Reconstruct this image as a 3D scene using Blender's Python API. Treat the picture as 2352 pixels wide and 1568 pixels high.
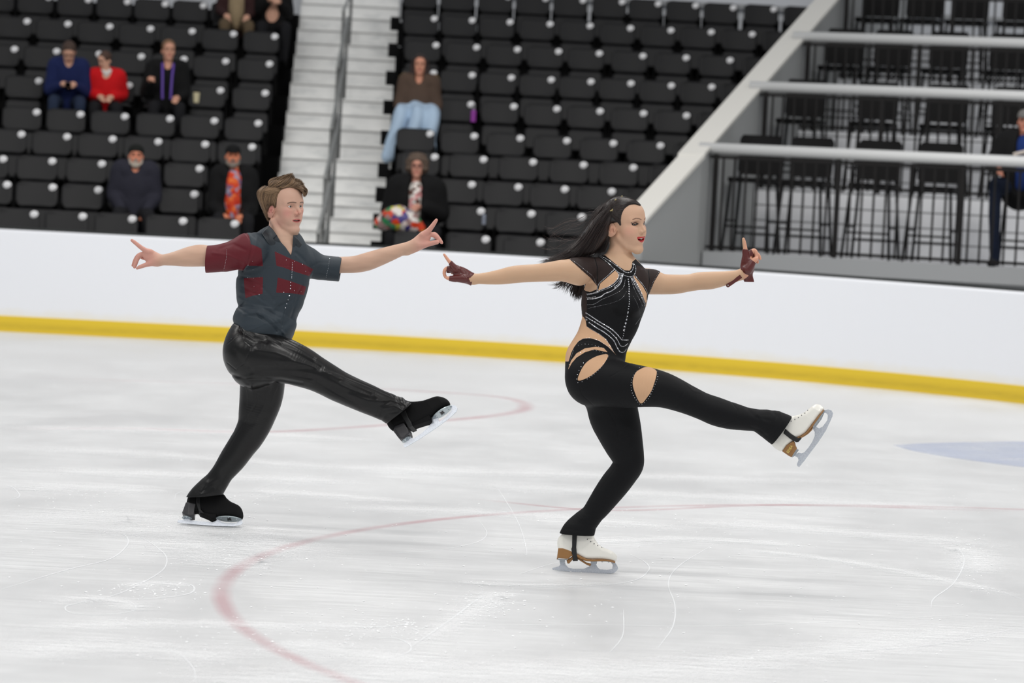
import bpy, math, random
import numpy as np
from mathutils import Vector, Matrix
from mathutils.bvhtree import BVHTree
for _o in list(bpy.data.objects):
    bpy.data.objects.remove(_o, do_unlink=True)
COL = bpy.context.scene.collection
SC = bpy.context.scene
PI = math.pi

# ---------------------------------------------------------------- camera
CAM_H, FPX, W, H = 1.587, 6800.0, 2352.0, 1568.0
ROLL = 0.0505
PITCH = math.atan((784 - 455) / FPX)
cam_d = bpy.data.cameras.new('camera')
cam = bpy.data.objects.new('camera', cam_d); COL.objects.link(cam)
_R = Matrix.Rotation(PI / 2 - PITCH, 4, 'X') @ Matrix.Rotation(ROLL, 4, 'Z')
cam.matrix_world = Matrix.Translation((0, 0, CAM_H)) @ _R
cam_d.sensor_width = 36.0
cam_d.lens = 36.0 * FPX / W
cam_d.clip_end = 300
cam_d.dof.use_dof = True
cam_d.dof.focus_distance = 13.0
cam_d.dof.aperture_fstop = 3.4
cam_d.dof.aperture_blades = 0
SC.camera = cam
SC.cycles.transparent_max_bounces = 32

# ---------------------------------------------------------------- light and exposure
SC.view_settings.view_transform = 'Standard'
SC.view_settings.look = 'None'
SC.view_settings.gamma = 1.0
SC.view_settings.use_curve_mapping = False
SC.view_settings.exposure = 0.0
world = bpy.data.worlds.new('arena_air'); SC.world = world
world.use_nodes = True
bgn = world.node_tree.nodes['Background']
bgn.inputs['Color'].default_value = (0.95, 0.97, 1.0, 1)
bgn.inputs['Strength'].default_value = 0.40

def area(name, loc, size, power, col=(1, 0.98, 0.95), size_y=None, target=None):
    d = bpy.data.lights.new(name, 'AREA'); d.energy = power; d.color = col
    d.shape = 'RECTANGLE'; d.size = size; d.size_y = size_y or size
    o = bpy.data.objects.new(name, d); COL.objects.link(o); o.location = loc
    if target is not None:
        v = Vector(target) - Vector(loc)
        o.rotation_euler = v.to_track_quat('-Z', 'Y').to_euler()
    return o
# rows of roof lamps over the rink
for _i, _y in enumerate((2.0, 9.0, 16.0, 23.0)):
    for _j, _x in enumerate((-9.0, 0.0, 9.0)):
        area('rink_lamp', (_x, _y, 10.0), 4.0, 255, size_y=1.2)
for _x in (-6.0, 0.0, 6.0):  # added unseen fill lights, aimed at the stands to brighten stairs and risers
    area('stand_fill', (_x, 24.0, 9.5), 3.0, 130, size_y=1.0, target=(_x, 33.0, 1.5))

# ---------------------------------------------------------------- helpers
_RM = np.array(_R.to_3x3())
CP = np.array([0, 0, CAM_H])
def ray(px, py):
    d = _RM @ np.array([(px - W / 2) / FPX, (H / 2 - py) / FPX, -1.0])
    return d / d[1]
def at(px, py, Y):
    """point of the place seen at that pixel of the photograph, Y metres out from the camera"""
    return CP + ray(px, py) * Y
def ground(px, py, z=0.0):
    d = ray(px, py); return CP + d * ((z - CAM_H) / d[2])
def proj(P):
    """world points (n,3) -> photograph pixels"""
    q = (np.asarray(P, float) - CP) @ _RM
    return np.stack([W / 2 + FPX * q[..., 0] / -q[..., 2], H / 2 - FPX * q[..., 1] / -q[..., 2]], -1)

def tag(o, label=None, cat=None, group=None, kind=None):
    if label: o['label'] = label
    if cat: o['category'] = cat
    if group: o['group'] = group
    if kind: o['kind'] = kind
    return o
def empty(name, loc, rz=0.0):
    o = bpy.data.objects.new(name, None); COL.objects.link(o)
    o.empty_display_size = 0.05
    o.location = loc; o.rotation_euler = (0, 0, rz); return o
def link_mesh(name, me, mat=None, parent=None, smooth=False):
    o = bpy.data.objects.new(name, me); COL.objects.link(o)
    if mat: 
        for m in (mat if isinstance(mat, (list, tuple)) else [mat]): me.materials.append(m)
    if parent is not None:
        o.parent = parent
    if smooth:
        me.polygons.foreach_set('use_smooth', np.ones(len(me.polygons), bool))
    return o

def catmull(P, n=12):
    P = [np.array(p, float) for p in P]; P = [2 * P[0] - P[1]] + P + [2 * P[-1] - P[-2]]; out = []
    for i in range(1, len(P) - 2):
        for k in range(n):
            t = k / n; a, b, c, d = P[i - 1:i + 3]
            out.append(0.5 * ((2 * b) + (-a + c) * t + (2 * a - 5 * b + 4 * c - d) * t * t + (-a + 3 * b - 3 * c + d) * t ** 3))
    out.append(P[-2]); return out

class MB:
    def __init__(s): s.v = []; s.f = []; s.m = []
    def add(s, vs, fs, mi=0):
        b = len(s.v); s.v += [tuple(map(float, v)) for v in vs]
        s.f += [tuple(b + i for i in f) for f in fs]; s.m += [mi] * len(fs); return s
    def box(s, c, d, rot=None, mi=0, bev=0.0):
        hx, hy, hz = d[0] / 2, d[1] / 2, d[2] / 2
        if bev <= 0:
            vs = [(x, y, z) for x in (-hx, hx) for y in (-hy, hy) for z in (-hz, hz)]
            fs = [(0, 1, 3, 2), (4, 6, 7, 5), (0, 4, 5, 1), (2, 3, 7, 6), (0, 2, 6, 4), (1, 5, 7, 3)]
        else:
            import bmesh
            bm = bmesh.new(); bmesh.ops.create_cube(bm, size=1.0)
            for v in bm.verts: v.co = Vector((v.co.x * d[0], v.co.y * d[1], v.co.z * d[2]))
            bmesh.ops.bevel(bm, geom=bm.edges[:], offset=bev, segments=2, profile=0.6, affect='EDGES')
            bm.verts.index_update()
            vs = [tuple(v.co) for v in bm.verts]; fs = [tuple(v.index for v in f.verts) for f in bm.faces]; bm.free()
        c = Vector(c)
        if rot is not None: vs = [tuple(rot @ Vector(v)) for v in vs]
        return s.add([(v[0] + c[0], v[1] + c[1], v[2] + c[2]) for v in vs], fs, mi)
    def tube(s, pts, r, n=8, mi=0, cap=True):
        pts = [Vector(p) for p in pts]; rs = r if hasattr(r, '__len__') else [r] * len(pts)
        vs = []; fs = []; up = None
        for i, p in enumerate(pts):
            t = (pts[min(i + 1, len(pts) - 1)] - pts[max(i - 1, 0)]).normalized()
            if up is None:
                up = Vector((0, 0, 1)) if abs(t.z) < 0.9 else Vector((1, 0, 0))
            a = t.cross(up).normalized(); b = a.cross(t).normalized(); up = b
            for k in range(n):
                th = 2 * PI * k / n
                vs.append(p + (a * math.cos(th) + b * math.sin(th)) * rs[i])
        for i in range(len(pts) - 1):
            for k in range(n):
                k2 = (k + 1) % n
                fs.append((i * n + k, i * n + k2, (i + 1) * n + k2, (i + 1) * n + k))
        if cap:
            fs.append(tuple(range(n))[::-1]); fs.append(tuple((len(pts) - 1) * n + k for k in range(n)))
        return s.add(vs, fs, mi)
    def prism(s, poly, o, ex, ez, ey, t, mi=0):
        """polygon (a,b) in the plane o + a*ex + b*ez, thickness t along ey (centred)"""
        o, ex, ez, ey = map(Vector, (o, ex, ez, ey)); n = len(poly)
        area2 = sum(poly[i][0] * poly[(i + 1) % n][1] - poly[(i + 1) % n][0] * poly[i][1] for i in range(n))
        if area2 < 0: poly = poly[::-1]
        A = [o + ex * a + ez * b - ey * (t / 2) for a, b in poly]
        B = [o + ex * a + ez * b + ey * (t / 2) for a, b in poly]
        fs = [tuple(range(n)), tuple(range(2 * n - 1, n - 1, -1))]
        fs += [(i, n + i, n + (i + 1) % n, (i + 1) % n) for i in range(n)]
        return s.add(A + B, fs, mi)
    def ball(s, c, r, n=10, mi=0, sc=(1, 1, 1), rot=None):
        vs = [(0, 0, 1)]; m = n // 2
        for i in range(1, m):
            th = PI * i / m
            for k in range(n):
                ph = 2 * PI * k / n; vs.append((math.sin(th) * math.cos(ph), math.sin(th) * math.sin(ph), math.cos(th)))
        vs.append((0, 0, -1)); fs = []
        for k in range(n): fs.append((0, 1 + k, 1 + (k + 1) % n))
        for i in range(m - 2):
            for k in range(n):
                a = 1 + i * n + k; b = 1 + i * n + (k + 1) % n; fs.append((a, a + n, b + n, b))
        L = len(vs) - 1; a0 = 1 + (m - 2) * n
        for k in range(n): fs.append((L, a0 + (k + 1) % n, a0 + k))
        out = []
        for v in vs:
            q = Vector((v[0] * r * sc[0], v[1] * r * sc[1], v[2] * r * sc[2]))
            if rot is not None: q = rot @ q
            out.append((q[0] + c[0], q[1] + c[1], q[2] + c[2]))
        return s.add(out, fs, mi)
    def mesh(s, name):
        me = bpy.data.meshes.new(name); me.from_pydata(s.v, [], s.f)
        me.polygons.foreach_set('material_index', np.array(s.m, 'i')); me.update(); return me
    def build(s, name, mat, parent=None, smooth=False):
        me = s.mesh(name)
        if parent is not None and parent.get('_w'):
            me.transform(Matrix.Translation(-Vector(parent['_w'])))
        return link_mesh(name, me, mat, parent, smooth)
def root_at(name, loc):
    """Empty whose children are written in world coordinates"""
    o = empty(name, loc); o['_w'] = [float(v) for v in loc]; return o

# ---------------------------------------------------------------- materials
def lin(c):
    return tuple((v / 12.92 if v <= 0.04045 else ((v + 0.055) / 1.055) ** 2.4) for v in (x / 255 for x in c))
def mat(name, rgb, rough=0.6, metal=0.0, spec=0.5, noise=0.0, nscale=20.0, bump=0.0, bscale=60.0, srgb=True, sheen=0.0, coat=0.0, sss=0.0):
    m = bpy.data.materials.new(name); m.use_nodes = True
    nt = m.node_tree; p = nt.nodes['Principled BSDF']
    c = lin(rgb) if srgb else rgb
    p.inputs['Base Color'].default_value = (*c, 1)
    p.inputs['Roughness'].default_value = rough; p.inputs['Metallic'].default_value = metal
    p.inputs['Specular IOR Level'].default_value = spec
    if sheen: p.inputs['Sheen Weight'].default_value = sheen
    if coat: p.inputs['Coat Weight'].default_value = coat; p.inputs['Coat Roughness'].default_value = 0.15
    if sss:
        p.inputs['Subsurface Weight'].default_value = sss
        p.inputs['Subsurface Radius'].default_value = (0.012, 0.005, 0.003)
        p.inputs['Subsurface Scale'].default_value = 1.0
    tc = nt.nodes.new('ShaderNodeTexCoord')
    if noise:
        n = nt.nodes.new('ShaderNodeTexNoise'); n.inputs['Scale'].default_value = nscale; n.inputs['Detail'].default_value = 5
        nt.links.new(tc.outputs['Object'], n.inputs['Vector'])
        mx = nt.nodes.new('ShaderNodeMix'); mx.data_type = 'RGBA'
        mx.inputs[6].default_value = (*[v * (1 - noise) for v in c], 1); mx.inputs[7].default_value = (*[min(1, v * (1 + noise)) for v in c], 1)
        nt.links.new(n.outputs['Fac'], mx.inputs[0]); nt.links.new(mx.outputs[2], p.inputs['Base Color'])
    if bump:
        n = nt.nodes.new('ShaderNodeTexNoise'); n.inputs['Scale'].default_value = bscale; n.inputs['Detail'].default_value = 3
        nt.links.new(tc.outputs['Object'], n.inputs['Vector'])
        b = nt.nodes.new('ShaderNodeBump'); b.inputs['Strength'].default_value = bump; b.inputs['Distance'].default_value = 0.01
        nt.links.new(n.outputs['Fac'], b.inputs['Height']); nt.links.new(b.outputs['Normal'], p.inputs['Normal'])
    return m
def nodes(m): return m.node_tree, m.node_tree.nodes['Principled BSDF']
# ================================================================ ICE
M_ice = mat('ice', (222, 224, 228), rough=0.42, spec=0.5)
def _ice():
    nt, p = nodes(M_ice); N = nt.nodes.new; L = nt.links.new
    tc = N('ShaderNodeTexCoord')
    def noise(scale, vec, detail=4, rough=0.6, dist=0.0):
        n = N('ShaderNodeTexNoise'); n.inputs['Scale'].default_value = scale; n.inputs['Detail'].default_value = detail
        n.inputs['Roughness'].default_value = rough; n.inputs['Distortion'].default_value = dist; L(vec, n.inputs['Vector']); return n.outputs['Fac']
    def mapped(sc, rz=0.0):
        mp = N('ShaderNodeMapping'); mp.inputs['Scale'].default_value = sc; mp.inputs['Rotation'].default_value = (0, 0, rz)
        L(tc.outputs['Object'], mp.inputs['Vector']); return mp.outputs[0]
    def ramp(x, a, b, c0=0.0, c1=1.0):
        r = N('ShaderNodeMapRange'); r.inputs['From Min'].default_value = a; r.inputs['From Max'].default_value = b
        r.inputs['To Min'].default_value = c0; r.inputs['To Max'].default_value = c1; L(x, r.inputs['Value']); return r.outputs[0]
    def mth(op, a, b=None, v=None):
        m_ = N('ShaderNodeMath'); m_.operation = op; L(a, m_.inputs[0])
        if b is not None: L(b, m_.inputs[1])
        elif v is not None: m_.inputs[1].default_value = v
        return m_.outputs[0]
    # scraped snow in long brushed streaks, and fine skate scratches bending through
    patch = ramp(noise(0.9, mapped((1.0, 0.55, 1), 0.12), 5, 0.62), 0.34, 0.62)
    brush = ramp(noise(16.0, mapped((0.10, 3.2, 1), 0.06), 8, 0.78), 0.44, 0.66)
    brush2 = ramp(noise(13.0, mapped((0.12, 3.4, 1), -0.16), 8, 0.78), 0.46, 0.68)
    speck = ramp(noise(160, tc.outputs['Object'], 2), 0.60, 0.72)
    snow = mth('MULTIPLY', patch, mth('MAXIMUM', brush, brush2))
    snow = mth('MULTIPLY', snow, v=0.8)
    snow = mth('MAXIMUM', snow, mth('MULTIPLY', mth('MULTIPLY', speck, patch), v=0.7))
    mx = N('ShaderNodeMix'); mx.data_type = 'RGBA'; L(snow, mx.inputs[0])
    mx.inputs[6].default_value = (*lin((212, 213, 214)), 1); mx.inputs[7].default_value = (*lin((242, 243, 244)), 1)
    big = noise(0.5, mapped((0.4, 1.4, 1)), 3)
    mx2 = N('ShaderNodeMix'); mx2.data_type = 'RGBA'; mx2.blend_type = 'MULTIPLY'; mx2.inputs[0].default_value = 1.0
    L(mx.outputs[2], mx2.inputs[6])
    cr = N('ShaderNodeMapRange'); cr.inputs['From Min'].default_value = 0.3; cr.inputs['From Max'].default_value = 0.7
    cr.inputs['To Min'].default_value = 0.97; cr.inputs['To Max'].default_value = 1.0; L(big, cr.inputs['Value'])
    L(cr.outputs[0], mx2.inputs[7])
    L(mx2.outputs[2], p.inputs['Base Color'])
    L(ramp(snow, 0, 1, 0.30, 0.75), p.inputs['Roughness'])
    b = N('ShaderNodeBump'); b.inputs['Strength'].default_value = 0.25; b.inputs['Distance'].default_value = 0.004
    L(snow, b.inputs['Height']); L(b.outputs['Normal'], p.inputs['Normal'])
_ice()
tag(MB().add([(-20, -2, 0), (20, -2, 0), (20, 60, 0), (-20, 60, 0)], [(0, 1, 2, 3)]).build('floor', M_ice), kind='structure')

# rink markings under the ice surface: flat paint
def ribbon(name, pts, w, m, z=0.0015, parent=None):
    pts = [np.array(p[:2]) for p in pts]; vs = []; fs = []; ed = []; U5 = (-1, -.5, 0, .5, 1)
    for i, p in enumerate(pts):
        t = pts[min(i + 1, len(pts) - 1)] - pts[max(i - 1, 0)]; t = t / (np.linalg.norm(t) + 1e-9); n = np.array([-t[1], t[0]])
        en = min(1, 6 * min(i, len(pts) - 1 - i) / len(pts)) if np.linalg.norm(pts[0] - pts[-1]) > .3 else 1
        for u in U5: vs.append((*(p + n * w * u / 2), z)); ed.append((1 - abs(u)) * en)
    for i in range(len(pts) - 1):
        for k in range(4): a = 5 * i + k; fs.append((a, a + 1, a + 6, a + 5))
    o = MB().add(vs, fs).build(name, m, parent); at_ = o.data.attributes.new('edge', 'FLOAT', 'POINT'); at_.data.foreach_set('value', ed); return o
def paint(name, rgb, alpha, soft=0.8):
    m = mat(name, rgb, rough=0.35); nt, p = nodes(m)
    tc = nt.nodes.new('ShaderNodeTexCoord'); n = nt.nodes.new('ShaderNodeTexNoise'); n.inputs['Scale'].default_value = 2.2; n.inputs['Detail'].default_value = 6
    nt.links.new(tc.outputs['Object'], n.inputs['Vector'])
    r = nt.nodes.new('ShaderNodeMapRange'); r.inputs['From Min'].default_value = 0.3; r.inputs['From Max'].default_value = 0.65
    r.inputs['To Min'].default_value = alpha * 0.45; r.inputs['To Max'].default_value = alpha
    nt.links.new(n.outputs['Fac'], r.inputs['Value'])
    if soft:
        a = nt.nodes.new('ShaderNodeAttribute'); a.attribute_name = 'edge'
        q = nt.nodes.new('ShaderNodeMapRange'); q.inputs['From Max'].default_value = soft; nt.links.new(a.outputs['Fac'], q.inputs['Value'])
        k = nt.nodes.new('ShaderNodeMath'); k.operation = 'MULTIPLY'; nt.links.new(r.outputs[0], k.inputs[0]); nt.links.new(q.outputs[0], k.inputs[1]); nt.links.new(k.outputs[0], p.inputs['Alpha'])
    else: nt.links.new(r.outputs[0], p.inputs['Alpha'])
    return m
M_redline = paint('faded_red_paint', (212, 140, 150), 0.30)
M_blue = paint('pale_blue_paint', (196, 206, 232), 0.55, 0)
# face-off circle, fitted as a true circle on the ice
_cp = np.array([ground(*q)[:2] for q in ((515, 1360), (545, 1300), (600, 1275), (690, 1248), (560, 1440), (630, 1490), (780, 1556))])
_A = np.c_[2 * _cp, np.ones(len(_cp))]; _s = np.linalg.lstsq(_A, (_cp ** 2).sum(1), rcond=None)[0]
_cc = _s[:2]; _cr = math.sqrt(_s[2] + _cc @ _cc)
_ring = [_cc + _cr * np.array([math.cos(t), math.sin(t)]) for t in np.linspace(0, 2 * PI, 97)]
tag(ribbon('faceoff_circle', _ring, 0.10, M_redline), 'faint curved red face-off circle line in the ice between the two skaters', 'ice marking')
_far = [ground(*q) for q in catmull([(0, 985), (300, 984), (600, 992), (900, 975), (1130, 955), (1208, 936), (1150, 912), (900, 895), (500, 880), (0, 865)], 8)]
tag(ribbon('face_circle_far', _far, 0.16, M_redline), 'faint far red face-off ring near the yellow kickplate', 'ice marking')
bpy.data.objects['face_circle_far'].name = 'faceoff_circle'
_gl = [ground(*q) for q in catmull([(1090, 1146), (1400, 1172), (1800, 1160), (2352, 1175)], 8)]
tag(ribbon('ice_line', _gl, 0.09, M_redline), 'faint straight red line crossing the ice behind the woman skater', 'ice marking')
_cre = [ground(*q)[:2] for q in catmull([(2050, 1022), (2120, 1018), (2240, 1015), (2360, 1014), (2500, 1020), (2500, 1090), (2352, 1073), (2220, 1056), (2110, 1038), (2050, 1022)], 8)]
tag(MB().add([(*q, 0.0015) for q in _cre[:-1]], [tuple(range(len(_cre) - 1))]).build('goal_crease', M_blue), 'pale blue goal crease painted in the ice at the right edge', 'ice marking')

# skate scratches (countless): thin ribbons of raised snow
M_scr = mat('scraped_snow', (244, 246, 248), rough=0.9); nodes(M_scr)[1].inputs['Alpha'].default_value = 0.55
_scr = MB()
def scr(pts, w=0.006):
    P = [ground(*q)[:2] for q in catmull(pts, 8)]; vs = []; fs = []
    for i, p in enumerate(P):
        t = P[min(i + 1, len(P) - 1)] - P[max(i - 1, 0)]; t /= np.linalg.norm(t) + 1e-9; n = np.array([-t[1], t[0]])
        ww = .75 * w * min(1, 0.25 + 4 * min(i, len(P) - 1 - i) / len(P))
        vs += [(*(p + n * ww / 2), 0.0022), (*(p - n * ww / 2), 0.0022)]
    for i in range(len(P) - 1): fs.append((2 * i, 2 * i + 1, 2 * i + 3, 2 * i + 2))
    _scr.add(vs, fs)
for _p, _w in (
    ([(0, 1355), (150, 1310), (250, 1285), (290, 1255), (292, 1235), (270, 1220)], .008),
    ([(200, 1215), (310, 1230), (370, 1265), (383, 1292), (360, 1320), (270, 1365), (180, 1385), (150, 1395), (165, 1408), (230, 1412), (300, 1405), (310, 1390), (280, 1372)], .007),
    ([(280, 1375), (350, 1375), (430, 1365), (446, 1350), (420, 1340), (330, 1338), (290, 1350)], .010),
    ([(560, 1225), (620, 1250), (780, 1270), (960, 1268), (1080, 1250), (1118, 1228), (1100, 1195)], .006),
    ([(1000, 1330), (1150, 1345), (1330, 1348), (1450, 1335), (1490, 1310), (1480, 1290), (1440, 1270)], .007),
    ([(1640, 1250), (1560, 1300), (1535, 1340), (1550, 1390), (1545, 1440), (1510, 1490)], .007),
    ([(2200, 1255), (2215, 1290), (2190, 1340), (2145, 1375), (2138, 1398)], .008),
    ([(1650, 1250), (1800, 1275), (2000, 1300), (2250, 1345), (2352, 1378)], .006),
    ([(1190, 1320), (1250, 1300), (1290, 1290)], .005),
    ([(0, 1110), (30, 1120), (45, 1140), (20, 1150)], .006),
    ([(400, 1150), (420, 1130), (560, 1130), (700, 1090), (690, 1105), (600, 1150)], .005),
    ([(1130, 1100), (1190, 1200), (1210, 1270), (1200, 1272)], .005),
    ([(0, 1187), (100, 1180), (240, 1172), (330, 1176)], .006),
    ([(940, 1490), (1040, 1420), (1110, 1370), (1160, 1372)], .008),
    ([(0, 1480), (200, 1470), (380, 1490), (440, 1530), (450, 1568)], .006),
    ([(1000, 1440), (1300, 1435), (1700, 1437), (2352, 1405)], .006),
    ([(480, 1440), (640, 1436), (850, 1440), (925, 1435), (930, 1428), (860, 1420)], .012),
    ([(850, 1470), (900, 1465), (940, 1480), (935, 1500), (860, 1520)], .008),
    ([(1400, 1500), (1430, 1460), (1432, 1400)], .005),
    ([(1600, 1520), (1900, 1500), (2150, 1480), (2352, 1440)], .009),
    ([(700, 1380), (1200, 1385), (1800, 1380), (2352, 1375)], .003)): scr(_p, _w)
tag(_scr.build('skate_scratches', M_scr), 'white curling skate scratches cut across the whole sheet of ice', 'scratches', kind='stuff')
# wide scraped bands of ground snow
M_bru = mat('scraped_band', (248, 249, 250), rough=0.9)
def _bru():
    nt, p = nodes(M_bru); N = nt.nodes.new; L = nt.links.new
    tc = N('ShaderNodeTexCoord'); mp = N('ShaderNodeMapping'); mp.inputs['Scale'].default_value = (0.25, 1.6, 1); L(tc.outputs['Object'], mp.inputs['Vector'])
    n = N('ShaderNodeTexNoise'); n.inputs['Scale'].default_value = 26; n.inputs['Detail'].default_value = 9; n.inputs['Roughness'].default_value = 0.8; L(mp.outputs[0], n.inputs['Vector'])
    n2 = N('ShaderNodeTexNoise'); n2.inputs['Scale'].default_value = 130; n2.inputs['Detail'].default_value = 4; L(tc.outputs['Object'], n2.inputs['Vector'])
    a = N('ShaderNodeAttribute'); a.attribute_name = 'edge'
    s1 = N('ShaderNodeMath'); s1.operation = 'MULTIPLY_ADD'; s1.inputs[1].default_value = 0.5; L(n2.outputs['Fac'], s1.inputs[0]); L(n.outputs['Fac'], s1.inputs[2])
    s2 = N('ShaderNodeMath'); s2.operation = 'MULTIPLY_ADD'; s2.inputs[1].default_value = 0.34; L(a.outputs['Fac'], s2.inputs[0]); L(s1.outputs[0], s2.inputs[2])
    r = N('ShaderNodeMapRange'); r.inputs['From Min'].default_value = 0.86; r.inputs['From Max'].default_value = 1.16; r.inputs['To Max'].default_value = 0.50; L(s2.outputs[0], r.inputs['Value'])
    q = N('ShaderNodeMapRange'); q.inputs['From Max'].default_value = 0.35; L(a.outputs['Fac'], q.inputs['Value'])
    k = N('ShaderNodeMath'); k.operation = 'MULTIPLY'; L(r.outputs[0], k.inputs[0]); L(q.outputs[0], k.inputs[1]); L(k.outputs[0], p.inputs['Alpha'])
_bru()
_bv = []; _bf = []; _be = []; _zz = 0
for P_, w_ in (([(-50, 1195), (330, 1185), (560, 1240), (700, 1300)], .55), ([(200, 1210), (420, 1230), (620, 1265)], .5), ([(-50, 1445), (400, 1432), (700, 1440), (930, 1432)], .22), ([(280, 1352), (360, 1340), (446, 1350)], .13),
    ([(1080, 1400), (1130, 1370), (1200, 1372)], .20), ([(950, 1490), (1060, 1420), (1150, 1370)], .16), ([(600, 1470), (800, 1500), (1100, 1540)], .4), ([(700, 1165), (1000, 1172), (1300, 1190), (1700, 1230)], .35),
    ([(-50, 1030), (300, 1040), (800, 1075), (1400, 1092), (2400, 1120)], .5), ([(-50, 1075), (500, 1095), (900, 1110)], .45), ([(1000, 1110), (1500, 1135), (2400, 1175)], .5), ([(1500, 1195), (1900, 1220), (2400, 1262)], .4),
    ([(1650, 1255), (2000, 1300), (2400, 1385)], .16), ([(1500, 1535), (1900, 1500), (2400, 1425)], .35), ([(300, 1565), (1000, 1555), (2000, 1530)], .5), ([(-50, 1500), (300, 1490), (600, 1530)], .4), ([(1000, 1335), (1200, 1345), (1450, 1340)], .10),
    ([(2150, 1260), (2230, 1270), (2250, 1330)], .25), ([(0, 1130), (200, 1120), (420, 1135)], .35), ([(100, 1395), (200, 1375), (300, 1390), (280, 1412)], .16), ([(560, 1130), (700, 1135), (1000, 1160)], .30), ([(1300, 1250), (1600, 1240), (1900, 1260)], .25), ([(-50, 985), (400, 990), (1000, 1020)], .5), ([(400, 1230), (540, 1290), (640, 1300)], .45)):
    w_ *= 1.7; pts = [np.array(g[:2]) for g in (ground(*q) for q in catmull(P_, 8))]; b0 = len(_bv); _zz += .00012
    for i, p in enumerate(pts):
        t = pts[min(i + 1, len(pts) - 1)] - pts[max(i - 1, 0)]; t /= np.linalg.norm(t) + 1e-9; n = np.array([-t[1], t[0]]); en = min(1, 5 * min(i, len(pts) - 1 - i) / len(pts))
        for u in (-1, -.5, 0, .5, 1): _bv.append((*(p + n * w_ * u / 2), .0024 + _zz)); _be.append((1 - abs(u)) * en)
    for i in range(len(pts) - 1):
        for k in range(4): a = b0 + 5 * i + k; _bf.append((a, a + 1, a + 6, a + 5))
_bo = MB().add(_bv, _bf).build('scraped_snow', M_bru); _at = _bo.data.attributes.new('edge', 'FLOAT', 'POINT'); _at.data.foreach_set('value', _be)
tag(_bo, 'soft white bands of scraped snow brushed over the grey ice', 'snow', kind='stuff')
_rn = random.Random(5); _sn = MB()
for _c, _n, _sx, _sy in (((150, 1140), 46, 60, 12), ((520, 1240), 150, 90, 40), ((1130, 1385), 120, 40, 22), ((600, 1140), 40, 50, 10), ((1700, 1200), 60, 200, 20), ((880, 1440), 90, 60, 14), ((350, 1355), 90, 60, 12), ((2240, 1290), 60, 30, 40), ((1200, 1300), 500, 900, 130), ((700, 1470), 160, 260, 40)):
    for _ in range(_n):
        g = ground(_c[0] + _rn.gauss(0, _sx), max(960, _c[1] + _rn.gauss(0, _sy)))
        r = _rn.uniform(0.0015, 0.0042); _sn.ball((g[0], g[1], r * 0.4), r, 5, sc=(1.6, 1.6, 0.7))
tag(_sn.build('ice_shavings', mat('shaved_snow', (250, 251, 252), rough=0.9)), 'small white crumbs of shaved ice scattered over the rink', 'ice shavings', kind='stuff')

# ================================================================ DASHER BOARDS
def board_path(off=0.0, x0=-14.0, a1=62):
    cx, cy, R = -2.4, 29.57 - 8.75, 8.75 + off; P = [(x0, cy + R), (-8, cy + R), (-5, cy + R)]
    for k in range(0, 41):
        a = math.radians(90 - a1 * k / 40); P.append((cx + R * math.cos(a), cy + R * math.sin(a)))
    return P
def hb(x): return 1.02 - 0.035 * max(0, min(1, (x + 0.5) / 5.0)) ** 1.2
def wall_strip(prof, mat_, name, parent=None, a1=62, dense=1):
    """prof: list of (offset, z) closed section swept along the boards"""
    paths = [board_path(o, a1=a1) for o, z in prof]; n = len(paths[0]); k = len(prof); vs = []; fs = []
    for i in range(n):
        for j in range(k):
            x, y = paths[j][i]; z = prof[j][1]; z = z * hb(x) / 1.02 if z > 0.3 else z
            vs.append((x, y, z))
    for i in range(n - 1):
        for j in range(k):
            j2 = (j + 1) % k; fs.append((i * k + j, i * k + j2, (i + 1) * k + j2, (i + 1) * k + j))
    return MB().add(vs, fs).build(name, mat_, parent)
M_board = mat('white_board', (240, 242, 246), rough=0.35, noise=0.015, nscale=1.3)
def _boardmat():
    nt, p = nodes(M_board); N = nt.nodes.new; L = nt.links.new
    tc = N('ShaderNodeTexCoord'); sp = N('ShaderNodeSeparateXYZ'); L(tc.outputs['Object'], sp.inputs[0])
    n = N('ShaderNodeTexNoise'); n.inputs['Scale'].default_value = 6; L(tc.outputs['Object'], n.inputs['Vector'])
    a = N('ShaderNodeMath'); a.operation = 'MULTIPLY_ADD'; a.inputs[1].default_value = 0.10; L(n.outputs['Fac'], a.inputs[0]); L(sp.outputs['Z'], a.inputs[2])
    r = N('ShaderNodeMapRange'); r.inputs['From Min'].default_value = 0.22; r.inputs['From Max'].default_value = 0.30; L(a.outputs[0], r.inputs['Value'])
    mx = N('ShaderNodeMix'); mx.data_type = 'RGBA'; mx.inputs[6].default_value = (*lin((232, 230, 224)), 1); mx.inputs[7].default_value = (*lin((233, 235, 240)), 1)
    L(r.outputs[0], mx.inputs[0]); L(mx.outputs[2], p.inputs['Base Color'])
_boardmat()
M_kick = mat('yellow_kick', (232, 200, 40), rough=0.4, noise=0.10, nscale=9)
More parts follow.
